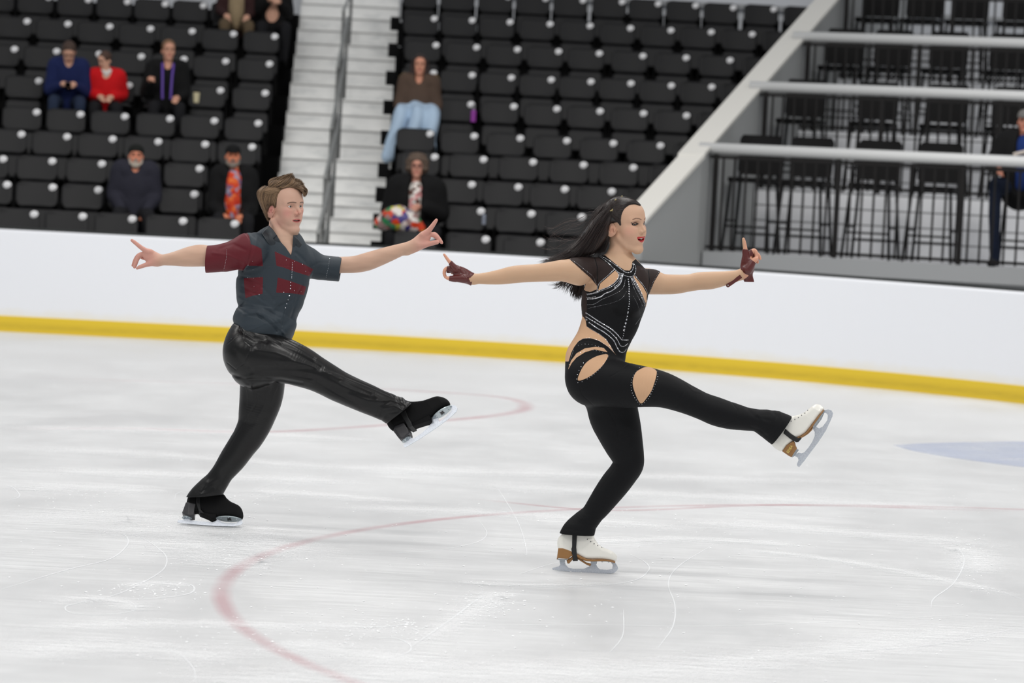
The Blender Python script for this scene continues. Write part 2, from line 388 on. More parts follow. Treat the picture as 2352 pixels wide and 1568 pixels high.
def _kick():
    nt, p = nodes(M_kick); N = nt.nodes.new; L = nt.links.new
    tc = N('ShaderNodeTexCoord'); mp = N('ShaderNodeMapping'); mp.inputs['Scale'].default_value = (1, 1, 6); L(tc.outputs['Object'], mp.inputs['Vector'])
    n = N('ShaderNodeTexNoise'); n.inputs['Scale'].default_value = 7; n.inputs['Detail'].default_value = 7; L(mp.outputs[0], n.inputs['Vector'])
    sp = N('ShaderNodeSeparateXYZ'); L(tc.outputs['Object'], sp.inputs[0])
    d = N('ShaderNodeMath'); d.operation = 'SUBTRACT'; d.inputs[1].default_value = 0.06; L(sp.outputs['Z'], d.inputs[0])
    ab = N('ShaderNodeMath'); ab.operation = 'ABSOLUTE'; L(d.outputs[0], ab.inputs[0])
    r = N('ShaderNodeMapRange'); r.inputs['From Min'].default_value = 0.0; r.inputs['From Max'].default_value = 0.05; r.inputs['To Min'].default_value = 0.75; r.inputs['To Max'].default_value = 0.0; L(ab.outputs[0], r.inputs['Value'])
    m_ = N('ShaderNodeMath'); m_.operation = 'MULTIPLY'; L(r.outputs[0], m_.inputs[0]); L(n.outputs['Fac'], m_.inputs[1])
    mx = N('ShaderNodeMix'); mx.data_type = 'RGBA'; mx.inputs[6].default_value = (*lin((222, 190, 44)), 1); mx.inputs[7].default_value = (*lin((170, 142, 30)), 1)
    L(m_.outputs[0], mx.inputs[0]); L(mx.outputs[2], p.inputs['Base Color'])
_kick()
M_dark = mat('dark_edge', (30, 34, 32), rough=0.6)
tag(wall_strip([(0, 0.0), (0, 1.0), (0.02, 1.02), (0.11, 1.02), (0.13, 1.0), (0.13, 0)], M_board, 'wall_back'), kind='structure')
tag(wall_strip([(-0.012, 0.0), (-0.012, 0.150), (-0.004, 0.158), (0.01, 0.158), (0.01, 0)], M_kick, 'trim_1'), kind='structure')
tag(wall_strip([(0.135, 0.4), (0.135, 1.045), (0.20, 1.045), (0.20, 0.4)], M_dark, 'trim_2'), kind='structure')

# ================================================================ STANDS
M_deck = mat('black_deck', (8, 8, 9), rough=0.9, spec=0.1)
M_conc = mat('pale_concrete', (186, 186, 183), rough=0.8, noise=0.10, nscale=2.2)
def _conc():
    nt, p = nodes(M_conc); N = nt.nodes.new; L = nt.links.new
    tc = N('ShaderNodeTexCoord'); mp = N('ShaderNodeMapping'); mp.inputs['Scale'].default_value = (1, 1, 3.5); L(tc.outputs['Object'], mp.inputs['Vector'])
    n = N('ShaderNodeTexNoise'); n.inputs['Scale'].default_value = 3.2; n.inputs['Detail'].default_value = 7; n.inputs['Roughness'].default_value = 0.7; L(mp.outputs[0], n.inputs['Vector'])
    r = N('ShaderNodeValToRGB'); e = r.color_ramp.elements
    e[0].position = 0.25; e[0].color = (*lin((204, 206, 206)), 1); e[1].position = 0.52; e[1].color = (*lin((240, 240, 238)), 1)
    L(n.outputs['Fac'], r.inputs[0]); L(r.outputs[0], p.inputs['Base Color'])
_conc()
def rowY(i, X, left): return 30.75 + 0.85 * i + (0.14 * (X + 2.5) if left else -0.02 * (X + 1.3))
def hit_row(px, py, i, left):
    d = ray(px, py); Y = 30.75 + 0.85 * i
    for _ in range(8): Y = rowY(i, d[0] * Y, left)
    P = CP + d * Y; return P
# white number plates read off the photograph: (row, [pixels], hidden-by-people seats flagged with 1)
LEFT = {0: [(78, 493), (190, 498), (304, 504), (421, 509), (540, 515)],
        1: [(-88, 420), (16, 425), (121, 431), (226, 437), (334, 442), (447, 447), (557, 452)],
        2: [(7, 366), (120, 371), (234, 377), (346, 382), (459, 388), (571, 393)],
        3: [(-56, 304), (49, 309), (154, 314.6), (259, 320), (364, 326), (472, 332), (580, 338)],
        4: [(84, 258), (185, 263), (287, 268), (391, 273), (493, 278), (594, 283.5)],
        5: [(-14, 181), (89, 186), (193, 191), (297, 196.5), (402, 202), (507, 208), (610, 214)],
        6: [(33, 113), (130, 118), (228, 124), (325, 130), (423, 136), (519, 141), (620, 147)],
        7: [(-32, 43), (62, 49), (156, 55), (252, 61), (346, 66), (442, 72), (537, 78), (632, 84)],
        8: [(22, -11), (112, -6), (203, -0.5), (293, 4), (380, 9), (468, 13), (556, 18), (644, 23)]}
RIGHT = {0: [(990, 546), (1116, 551), (1242, 557.5), (1366, 564)],
         1: [(989, 480), (1105, 486), (1221, 492), (1337, 499), (1453, 505)],
         2: [(975, 418.6), (1084, 424.7), (1191, 430.4), (1298, 435.4), (1406, 440.6), (1514, 446)],
         3: [(998.5, 361), (1111, 367), (1225, 373), (1341, 379.5), (1455.7, 385.6), (1570, 392)],
         4: [(988, 307.6), (1089.5, 313), (1195.5, 318), (1302.7, 324), (1409.6, 329.7), (1518, 335), (1626, 341)],
         5: [(982, 234), (1082, 240), (1180.6, 245), (1279.7, 250.6), (1379, 256), (1479, 261), (1578, 266), (1678, 271)],
         6: [(995.8, 168), (1084.6, 173), (1174.9, 178.7), (1266.7, 183.6), (1358, 188), (1450, 192), (1543, 197), (1636, 200), (1729, 205)],
         7: [(1001.6, 104), (1095, 109), (1189, 114), (1283.5, 118.6), (1377.4, 123), (1477.6, 129), (1577, 133), (1678, 138.7), (1779, 144)],
         8: [(997.7, 43), (1085, 47), (1172, 51), (1264, 55.5), (1356, 59.5), (1449, 65), (1542, 70), (1634.6, 74), (1729, 79), (1823, 84)],
         9: [(995, -17), (1081, -12), (1168, -7), (1254, -3), (1340, 1), (1430, 4.5), (1513, 9), (1599, 13), (1685.6, 18), (1778.6, 21.5), (1870, 26)]}
M_seat = mat('black_plastic', (23, 23, 25), rough=0.55, spec=0.3)
M_seat2 = mat('black_bracket', (8, 8, 9), rough=0.8, spec=0.15)
M_plate = mat('white_plate', (236, 236, 238), rough=0.35)
PLZ = 0.735
def curved_panel(w, h, t, zc, y0, lean, bow, rc=0.05, nx=12, nz=10):
    """rounded-corner panel, bowed front to back; centre height zc"""
    vs = []; fs = []; pts = {}
    for side in (0, 1):
        for iz in range(nz + 1):
            v = iz / nz; z = (v - 0.5) * h
            hw = w / 2
            dz = abs(z) - (h / 2 - rc)
            if dz > 0: hw -= rc - math.sqrt(max(0, rc * rc - dz * dz))
            for ix in range(nx + 1):
                u = ix / nx * 2 - 1; x = u * hw
                y = y0 + lean * (v - 0.5) * h - bow * (u * u) - (0.0 if side == 0 else -t)
                vs.append((x, y, zc + z))
    n1 = (nx + 1) * (nz + 1)
    for iz in range(nz):
        for ix in range(nx):
            a = iz * (nx + 1) + ix; b = a + nx + 1
            fs.append((a, a + 1, b + 1, b)); fs.append((n1 + a, n1 + b, n1 + b + 1, n1 + a + 1))
    for iz in range(nz):
        a = iz * (nx + 1); b = a + nx + 1; fs.append((a, b, n1 + b, n1 + a)); a += nx; b += nx; fs.append((a, n1 + a, n1 + b, b))
    for ix in range(nx):
        a = ix; fs.append((a, n1 + a, n1 + a + 1, a + 1)); a = nz * (nx + 1) + ix; fs.append((a, a + 1, n1 + a + 1, n1 + a))
    return vs, fs
def seat_parts():
    b = MB().add(*curved_panel(0.445, 0.27, 0.02, 0.648, 0.05, 0.30, 0.03, rc=0.065))
    pan = MB().add(*curved_panel(0.41, 0.25, 0.035, 0.37, -0.075, 0.28, 0.012, rc=0.04))
    br = MB().box((0, 0.135, 0.285), (0.45, 0.03, 0.57)).box((0, 0.08, 0.42), (0.44, 0.05, 0.05))
    br.box((-0.228, 0.03, 0.47), (0.012, 0.16, 0.22)).box((0.228, 0.03, 0.47), (0.012, 0.16, 0.22))
    pl = MB().ball((0.165, 0.053, 0.725), 0.044, 16, sc=(1.05, 0.25, 0.92))
    return [('backrest', b.mesh('backrest'), M_seat, True), ('seat_pan', pan.mesh('seat_pan'), M_seat, True),
            ('bracket', br.mesh('bracket'), M_seat2, False), ('number_plate', pl.mesh('number_plate'), M_plate, True)]
_SP = seat_parts()
for nm, me, m_, sm in _SP:
    me.materials.append(m_)
    if sm: me.polygons.foreach_set('use_smooth', np.ones(len(me.polygons), bool))
ORD = ['first', 'second', 'third', 'fourth', 'fifth', 'sixth', 'seventh', 'eighth', 'ninth', 'tenth', 'eleventh']
ROWN = ['front row', 'second row', 'third row', 'fourth row', 'fifth row', 'sixth row', 'seventh row', 'eighth row', 'ninth row', 'top row']
SEATF = {}
OCC = {(True, 5, 2): 'boy in the dark blue jacket', (True, 5, 3): 'child in the red jacket', (True, 5, 4): 'person with the purple lanyard', (True, 1, 4): 'man in the dark beanie',
       (True, 1, 6): 'man in the orange shirt', (True, 8, 6): 'person in the red-brown coat', (True, 8, 7): 'person with the fur hood', (False, 5, 0): 'woman in the brown coat', (False, 1, 0): 'curly-haired woman in black'}
def build_block(rows, left):
    side = 'left' if left else 'right'
    for i, pts in rows.items():
        P = [hit_row(px, py, i, left) for px, py in pts]
        h = float(np.mean([p[2] for p in P])); fl = h - PLZ + 0.01
        SEATF[(left, i)] = fl
        n = len(P)
        for j, p in enumerate(P):
            q = (n - 1 - j) if left else j
            r = empty('stadium_seat', (p[0] - 0.165, p[1], p[2] - PLZ + 0.01), math.atan(0.14) if left else 0.0)
            tag(r, 'empty black flip-up seat, %s from the stairs in the %s of the %s block' % (ORD[q], ROWN[i], side), 'seat', 'black flip-up seats of the %s block' % side)
            oc = OCC.get((left, i, j))
            if oc: r['label'] = 'black flip-up seat under the ' + oc
            for nm, me, m_, sm in _SP:
                c = bpy.data.objects.new(nm, me); COL.objects.link(c); c.parent = r
                if oc and nm == 'seat_pan': c.rotation_euler = (math.radians(78), 0, 0); c.location = (0, 0.18, 0.42)
build_block(LEFT, True); build_block(RIGHT, False)
for i, n_ in (('OCC', 0),): pass
def deck(left, x0, x1, name):
    mb = MB(); ks = sorted(i for (l, i) in SEATF if l == left)
    for i in ks:
        fl = SEATF[(left, i)]
        for k in range(8):
            a = x0 + (x1 - x0) * k / 8; b = x0 + (x1 - x0) * (k + 1) / 8; xm = (a + b) / 2; Y = rowY(i, xm, left)
            if left and k == 7: b = -2.64 - 0.0366 * i
            if not left and k == 0: a = -1.32 - 0.0366 * i
            xm = (a + b) / 2
            mb.box((xm, Y - 0.02 + 0.1, fl / 2 - 0.02), (b - a + 0.01, 0.95, fl + 0.01))
    return tag(mb.build(name, M_deck), kind='structure')
SEATF[(True, 9)] = SEATF[(True, 8)] + .39; SEATF[(True, 10)] = SEATF[(True, 8)] + .78
deck(True, -7.0, -2.63, 'floor_left_stand'); deck(False, -1.36, 4.3, 'floor_right_stand')

# stairs with two steps to each seat row
_st = MB(); _flr = [SEATF[(False, i)] for i in range(10)]
def _sx(Y): return -1.98 - 0.043 * (Y - 30.3)
_flr = _flr + [_flr[9] + .39, _flr[9] + .78, _flr[9] + 1.17]
for i in range(13):
    f0 = _flr[i - 1] if i else 0.12; f1 = _flr[i]
    for k in range(2):
        z = f0 + (f1 - f0) * (k + 1) / 2; Y0 = 30.35 + 0.85 * i + 0.425 * k - 0.2
        _st.box((_sx(Y0), Y0 + 0.5, z / 2), (1.30, 1.0, z))
        _st.box((_sx(Y0), Y0 + 0.02, z - 0.02), (1.30, 0.05, 0.022), mi=1)  # darker strip paints the shadow line below each step edge
tag(_st.build('stairs', [M_conc, mat('nosing_shadow', (176, 176, 174), rough=0.7)]), kind='structure')
M_steel = mat('galvanised_steel', (150, 152, 150), rough=0.45, metal=0.3)
M_steel2 = mat('dull_steel_post', (112, 113, 112), rough=0.5, metal=0.2)
for k in range(5):
    i0 = k * 2; z0 = _flr[i0] - 0.15; z1 = _flr[min(i0 + 2, 9)] - 0.15
    y0 = 30.2 + 0.85 * i0; y1 = y0 + 1.45; z1 = z0 + (z1 - z0) * 0.85; hx = -2.03 - 0.04 * (y0 - 30.3)
    r = root_at('stair_handrail', (hx, y0, z0))
    tag(r, ['short grey stair handrail', ''][0] + ', %s up from the boards' % ORD[k], 'handrail', 'handrails up the middle of the stairs')
    MB().tube([(hx, y0 - 0.1, z0 + 0.86), (hx, y0, z0 + 0.9), (hx, y1, z1 + 0.9), (hx, y1 + 0.1, z1 + 0.87)], 0.019).build('top_rail', M_steel, r, True)
    MB().tube([(hx, y0, z0 + 0.45), (hx, y1, z1 + 0.45)], 0.018).build('middle_rail', M_steel, r, True)
    for yy, zz in ((y0, z0), (y1, z1)):
        MB().tube([(hx, yy, zz - 0.1), (hx, yy, zz + 0.9)], 0.020).build('post', M_steel2, r, True)
# black row-end boxes beside the stairs
for i in range(1, 10):
    Y = 30.55 + 0.85 * i - 0.25; z = _flr[i] + 0.28; bx = -0.02 - 0.032 * (Y - 30.3)
    r = root_at('row_end_panel', (-1.40 + bx, Y, z - 0.1))
    tag(r, 'small black row-end box beside the stairs at the %s of the right block' % ROWN[i], 'seat end', 'black row-end boxes beside the stairs')
    MB().box((-1.43 + bx, Y, z), (0.12, 0.05, 0.17)).build('box', M_seat2, r)
    MB().box((-1.37 + bx, Y + 0.05, z - 0.13), (0.05, 0.10, 0.30)).build('support', M_seat2, r)

# ================================================================ TERRACES WITH RAILINGS (right)
TH = math.radians(19.2)
U = np.array([math.cos(TH), -math.sin(TH), 0]); V = np.array([math.sin(TH), math.cos(TH), 0])
O = np.array([1.94, 30.5, 0]); UP = np.array([0, 0, 1.0])
RT = Matrix((Vector(U), Vector(V), Vector(UP))).transposed()
def T(u, v, z): return O + U * u + V * v + UP * z
M_riser = mat('light_riser', (176, 177, 180), rough=0.6)
def _riser():
    nt, p = nodes(M_riser); N = nt.nodes.new; L = nt.links.new
    tc = N('ShaderNodeTexCoord'); sp = N('ShaderNodeSeparateXYZ'); L(tc.outputs['Object'], sp.inputs[0])
    def lines(o, per, w):
        m1 = N('ShaderNodeMath'); m1.operation = 'PINGPONG'; m1.inputs[1].default_value = per / 2; L(o, m1.inputs[0])
        m2 = N('ShaderNodeMath'); m2.operation = 'LESS_THAN'; m2.inputs[1].default_value = w; L(m1.outputs[0], m2.inputs[0]); return m2.outputs[0]
    g = lines(sp.outputs['Z'], 0.165, 0.008)
    mx = N('ShaderNodeMix'); mx.data_type = 'RGBA'; mx.inputs[6].default_value = (*lin((226, 227, 230)), 1); mx.inputs[7].default_value = (*lin((120, 121, 124)), 1)
    L(g, mx.inputs[0]); L(mx.outputs[2], p.inputs['Base Color'])
_riser()
M_fascia = mat('grey_fascia', (158, 160, 162), rough=0.5)
M_rail = mat('white_grey_rail', (205, 206, 206), rough=0.35, metal=0.0)
M_bar = mat('dark_railing', (20, 18, 18), rough=0.6, spec=.25)
FZ = [1.14, 1.83, 2.52, 3.21, 3.90]; FV = [0.0, 1.88, 3.68, 5.48, 7.28]
_t = MB()
for k in range(5):
    _t.box(T(4.0, FV[k] + 1.2, FZ[k] / 2), (8.0, 2.4, FZ[k]), RT)
tag(_t.build('floor_terrace', M_riser), kind='structure')
_f = MB()
_f.box(T(2.6, -0.06, 1.06), (5.2, 0.08, 0.17), RT).box(T(2.6, -0.03, 0.90), (5.2, 0.06, 0.14), RT).box(T(2.6, -0.07, 0.70), (5.2, 0.1, 0.24), RT).box(T(2.6, -0.05, 0.4), (5.2, 0.08, 0.4), RT)
tag(_f.build('trim_4', M_fascia), kind='structure')
M_cap = mat('pale_cap', (214, 212, 206), rough=0.5)
def ctop(v): return 2.23 + 0.365 * v
_w = MB(); _poly = [(-0.3, 0), (9.5, 0), (9.5, ctop(9.5) - 0.03), (-0.3, ctop(-0.3) - 0.03)]
_w.prism(_poly, T(-0.12, 0, 0), V, UP, U, 0.2)
_p1 = T(-0.12, -0.28, 0); _p2 = np.array([1.14, 29.14, 0]); _d2 = _p2 - _p1; _L2 = np.linalg.norm(_d2); _d2 = _d2 / _L2; _n2 = np.array([-_d2[1], _d2[0], 0])
_t1 = ctop(-0.28); _t2 = 1.44
_w.prism([(-0.04, 0), (_L2, 0), (_L2, _t2 - .03), (-0.04, _t1 - .03)], _p1, _d2, UP, _n2, 0.2)
tag(_w.build('wall_right', mat('grey_side_wall', (158, 160, 160), rough=0.6)), kind='structure')
_c = MB(); _c.prism([(-0.28, ctop(-0.28) - 0.035), (9.5, ctop(9.5) - 0.035), (9.5, ctop(9.5)), (-0.28, ctop(-0.28))], T(-0.13, 0, 0), V, UP, U, 0.27)
_c.prism([(-0.04, _t1 - .035), (_L2 + .02, _t2 - .035), (_L2 + .02, _t2), (-0.04, _t1 + .012)], _p1, _d2, UP, _n2, 0.27)
tag(_c.build('trim_5', M_cap), kind='structure')
for k in range(4):
    z0 = FZ[k]; zt = [2.245, 2.975, 3.64, 4.33][k]; v = FV[k] + 0.02
    r = root_at('railing', T(2.5, v, z0)); n_ = ['lowest', 'second', 'third', 'topmost'][k]
    tag(r, 'pale-topped dark bar railing along the %s terrace on the right' % n_, 'railing', 'railings of the right terraces')
    MB().tube([T(-0.12, v, zt - 0.045), T(6.0, v, zt - 0.045)], 0.058, 12).build('top_rail', M_rail, r, True)
    MB().box(T(2.95, v, zt - 0.13), (5.9, 0.035, 0.035), RT).build('upper_rail', M_bar, r)
    MB().box(T(2.95, v, z0 + 0.05), (5.9, 0.035, 0.03), RT).build('lower_rail', M_bar, r)
    for uu in (0.06, 1.35, 2.62, 3.9, 5.2):
        MB().box(T(uu, v, (z0 + zt - 0.1) / 2), (0.045, 0.045, zt - 0.1 - z0), RT).build('post', M_bar, r)
    for q in range(42):
        uu = 0.14 + q * 0.122
        MB().box(T(uu, v, (z0 + zt - 0.1) / 2), (0.02, 0.02, zt - 0.14 - z0), RT).build('bar', M_bar, r)
# bar-height chairs on the terraces
M_ch = mat('black_chair', (12, 11, 12), rough=0.7, spec=.2)
def chair_parts():
    out = []
    back = MB().add(*curved_panel(0.45, 0.42, 0.03, 1.03, 0.20, 0.12, 0.02, rc=0.03)); out.append(('backrest', back))
    seat = MB().box((0, 0, 0.76), (0.46, 0.44, 0.05), bev=0.015); out.append(('seat', seat))
    for sx in (-1, 1):
        for sy in (-1, 1):
            top = (sx * 0.2, sy * 0.19, 0.74); bot = (sx * 0.25, sy * 0.24, 0.0)
            out.append(('leg', MB().tube([bot, top] + ([(sx * 0.21, 0.22, 1.1)] if sy > 0 else []), 0.016, 6)))
    st = MB().tube([(-0.235, -0.22, 0.27), (0.235, -0.22, 0.27)], 0.012, 6).tube([(-0.235, 0.22, 0.2), (0.235, 0.22, 0.2)], 0.012, 6)
    st.tube([(-0.23, -0.22, 0.33), (-0.23, 0.22, 0.33)], 0.012, 6).tube([(0.23, -0.22, 0.33), (0.23, 0.22, 0.33)], 0.012, 6)
    out.append(('footrest', st))
    return [(n, b.mesh(n)) for n, b in out]
_CH = chair_parts()
for n, me in _CH: me.materials.append(M_ch)
def chair(u, v, z, k, q):
    P = T(u, v, z); r = empty('bar_chair', P, -TH + PI * 0)
    tag(r, 'black high-backed bar chair, %s from the sloping wall on the %s terrace' % (ORD[q], ['lowest', 'second', 'third', 'topmost'][k]), 'chair', 'black bar chairs on the right terraces')
    for n, me in _CH:
        c = bpy.data.objects.new(n, me); COL.objects.link(c); c.parent = r
for k, us in enumerate(((0.28, 0.84, 1.56, 2.2, 3.1), (0.28, 1.1, 1.88, 2.6), (0.28, 0.85, 1.5, 2.2), (0.28, 0.82, 1.38, 2.0))):
    for q, u in enumerate(us): chair(u, FV[k] + 0.75, FZ[k], k, q)
_ob = root_at('wall_outlet', T(3.05, 1.86, 1.42)); tag(_ob, 'small grey outlet box on the light riser behind the railing', 'outlet')
MB().box(T(3.05, 1.86, 1.42), (0.12, 0.03, 0.2), RT).build('box', mat('grey_outlet', (120, 120, 122)), _ob)
MB().box(T(3.05, 1.84, 1.44), (0.03, 0.02, 0.05), RT).build('socket', M_plate, _ob)
# upper wall behind the stands
tag(MB().box((0, 40.6, 5), (40, 0.3, 10)).build('wall_upper', mat('white_upper_wall', (214, 217, 222), rough=0.6)), kind='structure')
tag(MB().box((0, 40.35, 4.33), (40, 0.1, 0.06)).build('trim_6', M_fascia), kind='structure')
# ================================================================ organic surfaces from distance fields
import openvdb
f32 = np.float32
def smin(a, b, k):
    if k <= 0: return np.minimum(a, b)
    h = np.maximum(k - np.abs(a - b), 0) / k
    return np.minimum(a, b) - h * h * (k * 0.25)
def smax(a, b, k): return -smin(-a, -b, k)
class Field:
    def __init__(s): s.p = []; s.post = None
    def add(s, fn, lo, hi, k=0.0, op='u'):
        s.p.append((fn, np.array(lo, float), np.array(hi, float), k, op)); return s
    def eval(s, P, lo, hi, mg=0.02):
        d = None
        for fn, a, b, k, op in s.p:
            if (a - mg - k > hi).any() or (b + mg + k < lo).any(): continue
            if op == 'u':
                v = fn(P); d = v if d is None else smin(d, v, k)
            elif d is not None:
                d = smax(d, -fn(P), k) if op == 's' else smax(d, fn(P), k)
        if d is not None and s.post is not None: d = s.post(P, d)
        return d
    def mesh(s, vox, T=24, clip=None):
        A = np.min([a for fn, a, b, k, op in s.p if op == 'u'], 0) - 3 * vox; B = np.max([b for fn, a, b, k, op in s.p if op == 'u'], 0) + 3 * vox
        if clip is not None: A = np.maximum(A, clip[0]); B = np.minimum(B, clip[1])
        g = openvdb.FloatGrid(4 * vox)
        i0 = np.floor(A / vox / T).astype(int); i1 = np.ceil(B / vox / T).astype(int)
        r = np.arange(T) * vox
        base = np.stack(np.meshgrid(r, r, r, indexing='ij'), -1).reshape(-1, 3)
        for i in range(i0[0], i1[0]):
            for j in range(i0[1], i1[1]):
                for k in range(i0[2], i1[2]):
                    lo = np.array([i, j, k]) * T * vox; hi = lo + T * vox
                    if not any(op == 'u' and not ((a - 3 * vox > hi).any() or (b + 3 * vox < lo).any()) for fn, a, b, kk, op in s.p): continue
                    d = s.eval((base + lo).astype(f32), lo, hi)
                    if d is None or d.min() > 4 * vox: continue
                    g.copyFromArray(np.clip(d, -4 * vox, 4 * vox).reshape(T, T, T).astype(f32), ijk=(i * T, j * T, k * T))
        pts, quads = g.convertToQuads(0.0)
        return pts.astype(float) * vox, quads
def big_mesh(name, pts, quads, mat_, parent=None, smooth=True):
    me = bpy.data.meshes.new(name); n = len(pts); m = len(quads)
    w = np.array(parent['_w']) if (parent is not None and parent.get('_w')) else np.zeros(3)
    me.vertices.add(n); me.vertices.foreach_set('co', (pts - w).astype(f32).ravel())
    q = quads[:, ::-1] if False else quads
    me.loops.add(4 * m); me.loops.foreach_set('vertex_index', q.astype(np.int32).ravel())
    me.polygons.add(m); me.polygons.foreach_set('loop_start', np.arange(0, 4 * m, 4, dtype=np.int32))
    me.update(calc_edges=True); me.validate()
    return link_mesh(name, me, mat_, parent, smooth)
def orient(pts, quads):
    """make quads face outwards (signed volume)"""
    a, b, c = pts[quads[:, 0]], pts[quads[:, 1]], pts[quads[:, 2]]
    return quads if np.einsum('ij,ij->i', a, np.cross(b, c)).sum() > 0 else quads[:, ::-1]
def set_attr(o, name, arr):
    at_ = o.data.attributes.new(name, 'FLOAT', 'POINT'); at_.data.foreach_set('value', np.asarray(arr, f32))
def set_col(o, arr, name='Col'):
    c = o.data.color_attributes.new(name, 'FLOAT_COLOR', 'POINT')
    a = np.ones((len(arr), 4), f32); a[:, :3] = arr; c.data.foreach_set('color', a.ravel())

# primitives -----------------------------------------------------------
def sweep(st, ky=1.0, n=6, sm=True, scale_axis=None):
    """st: [(x,y,z,r[,ky])] -> (fn, lo, hi); ky squashes the section in depth (world Y)"""
    S = np.array([list(q) + ([ky] if len(q) == 4 else []) for q in st], float)
    if sm and len(S) > 2: S = np.array(catmull(S, n))
    S[:, 3] = np.maximum(S[:, 3], 1e-4)
    A, B = S[:-1], S[1:]
    R = S[:, 3] * np.maximum(1, S[:, 4]); lo = (S[:, :3] - R[:, None]).min(0); hi = (S[:, :3] + R[:, None]).max(0)
    segs = []
    for a, b in zip(A, B):
        r = max(a[3], b[3]) * max(1, a[4], b[4]); segs.append((np.minimum(a[:3], b[:3]) - r, np.maximum(a[:3], b[:3]) + r, a, b))
    def fn(P):
        plo, phi = P.min(0), P.max(0); mg = 0.03; near = [sg for sg in segs if not ((sg[0] - mg > phi).any() or (sg[1] + mg < plo).any())]
        if not near:
            c = (plo + phi) / 2; near = [min(segs, key=lambda sg: np.linalg.norm((sg[2][:3] + sg[3][:3]) / 2 - c))]
        d = None
        for lo_, hi_, a, b in near:
            k = (a[4] + b[4]) / 2; ab = b[:3] - a[:3]; ab = ab * [1, 1 / k, 1]; q = (P - a[:3].astype(f32)) * np.array([1, 1 / k, 1], f32)
            L2 = ab @ ab
            t = np.clip(q @ (ab / max(L2, 1e-12)).astype(f32), 0, 1)
            v = np.sqrt(np.maximum(((q - t[:, None] * ab.astype(f32)) ** 2).sum(1), 1e-14)) - (a[3] + (b[3] - a[3]) * t)
            if k < 1: v = np.where(v > 0, v, v * k)
            d = v if d is None else np.minimum(d, v)
        return d
    return fn, lo, hi
def ellip(c, r, M=None):
    c = np.array(c, float); r = np.array(r, float); Rm = r.max()
    def fn(P):
        q = P - c.astype(f32)
        if M is not None: q = q @ np.asarray(M, f32)
        k0 = np.sqrt(((q / r.astype(f32)) ** 2).sum(1)); k1 = np.sqrt(((q / (r * r).astype(f32)) ** 2).sum(1)) + 1e-6
        return k0 * (k0 - 1) / k1
    if M is None: return fn, c - r, c + r
    e = np.sqrt(((np.asarray(M) * r) ** 2).sum(1)); return fn, c - e, c + e
def plane(o, n):
    """half space: negative behind the plane (kept side when used as 'i')"""
    o = np.array(o, float); n = np.array(n, float); n /= np.linalg.norm(n)
    def fn(P): return (P - o.astype(f32)) @ n.astype(f32)
    return fn
BIG = (-1e3,) * 3, (1e3,) * 3
def poly_sd(P2, poly):
    """signed distance to a polygon, negative inside"""
    poly = np.array(poly, float); n = len(poly); d = np.full(len(P2), 1e9); ins = np.zeros(len(P2), bool)
    for i in range(n):
        a = poly[i]; b = poly[(i + 1) % n]; e = b - a; w = P2 - a
        t = np.clip((w @ e) / max(e @ e, 1e-12), 0, 1); dd = ((w - t[:, None] * e) ** 2).sum(1); d = np.minimum(d, dd)
        c1 = P2[:, 1] >= a[1]; c2 = P2[:, 1] < b[1]; cr = e[0] * w[:, 1] - e[1] * w[:, 0]
        ins ^= (c1 & c2 & (cr > 0)) | (~c1 & ~c2 & (cr < 0))
    d = np.sqrt(d); return np.where(ins, -d, d)
def line_d(P2, pl):
    pl = np.array(pl, float); d = np.full(len(P2), 1e9)
    for a, b in zip(pl[:-1], pl[1:]):
        e = b - a; w = P2 - a; t = np.clip((w @ e) / max(e @ e, 1e-12), 0, 1); d = np.minimum(d, ((w - t[:, None] * e) ** 2).sum(1))
    return np.sqrt(d)
def smooth_poly(P, n=5):
    P = [np.array(p, float) for p in P]; m = len(P); out = []
    for i in range(m):
        a, b, c, d = P[i - 1], P[i], P[(i + 1) % m], P[(i + 2) % m]
        for k in range(n):
            t = k / n; out.append(0.5 * ((2 * b) + (-a + c) * t + (2 * a - 5 * b + 4 * c - d) * t * t + (-a + 3 * b - 3 * c + d) * t ** 3))
    return np.array(out)
def pillow(o, ex, ez, ey, poly, w, r, wfn=None):
    """outline `poly` in plane (ex,ez) at o, half depth w along ey with round edges r"""
    o, ex, ez, ey = (np.array(v, float) for v in (o, ex, ez, ey)); poly = np.array(poly, float)
    C = [o + ex * a + ez * b + ey * s * w * 1.2 for a, b in poly for s in (-1, 1)]; lo = np.min(C, 0); hi = np.max(C, 0)
    def fn(P):
        q = (P - o).astype(float); a = q @ ex; b = q @ ez; y = q @ ey
        d2 = poly_sd(np.stack([a, b], 1), poly); ww = w if wfn is None else wfn(a, b)
        u = d2 + r; v = np.abs(y) - ww + r
        return (np.sqrt(np.maximum(u, 0) ** 2 + np.maximum(v, 0) ** 2) + np.minimum(np.maximum(u, v), 0) - r).astype(f32)
    return fn, lo, hi
def wob(P, sc, seed=0):
    """cheap smooth noise in [-1,1]"""
    rn = np.random.RandomState(seed); out = 0
    for i in range(5):
        v = rn.normal(size=3); v /= np.linalg.norm(v); out = out + np.sin(P @ (v * sc * (0.7 + 0.35 * i)).astype(f32) + rn.uniform(0, 6.28)) * (0.6 ** i)
    return out / 2.2

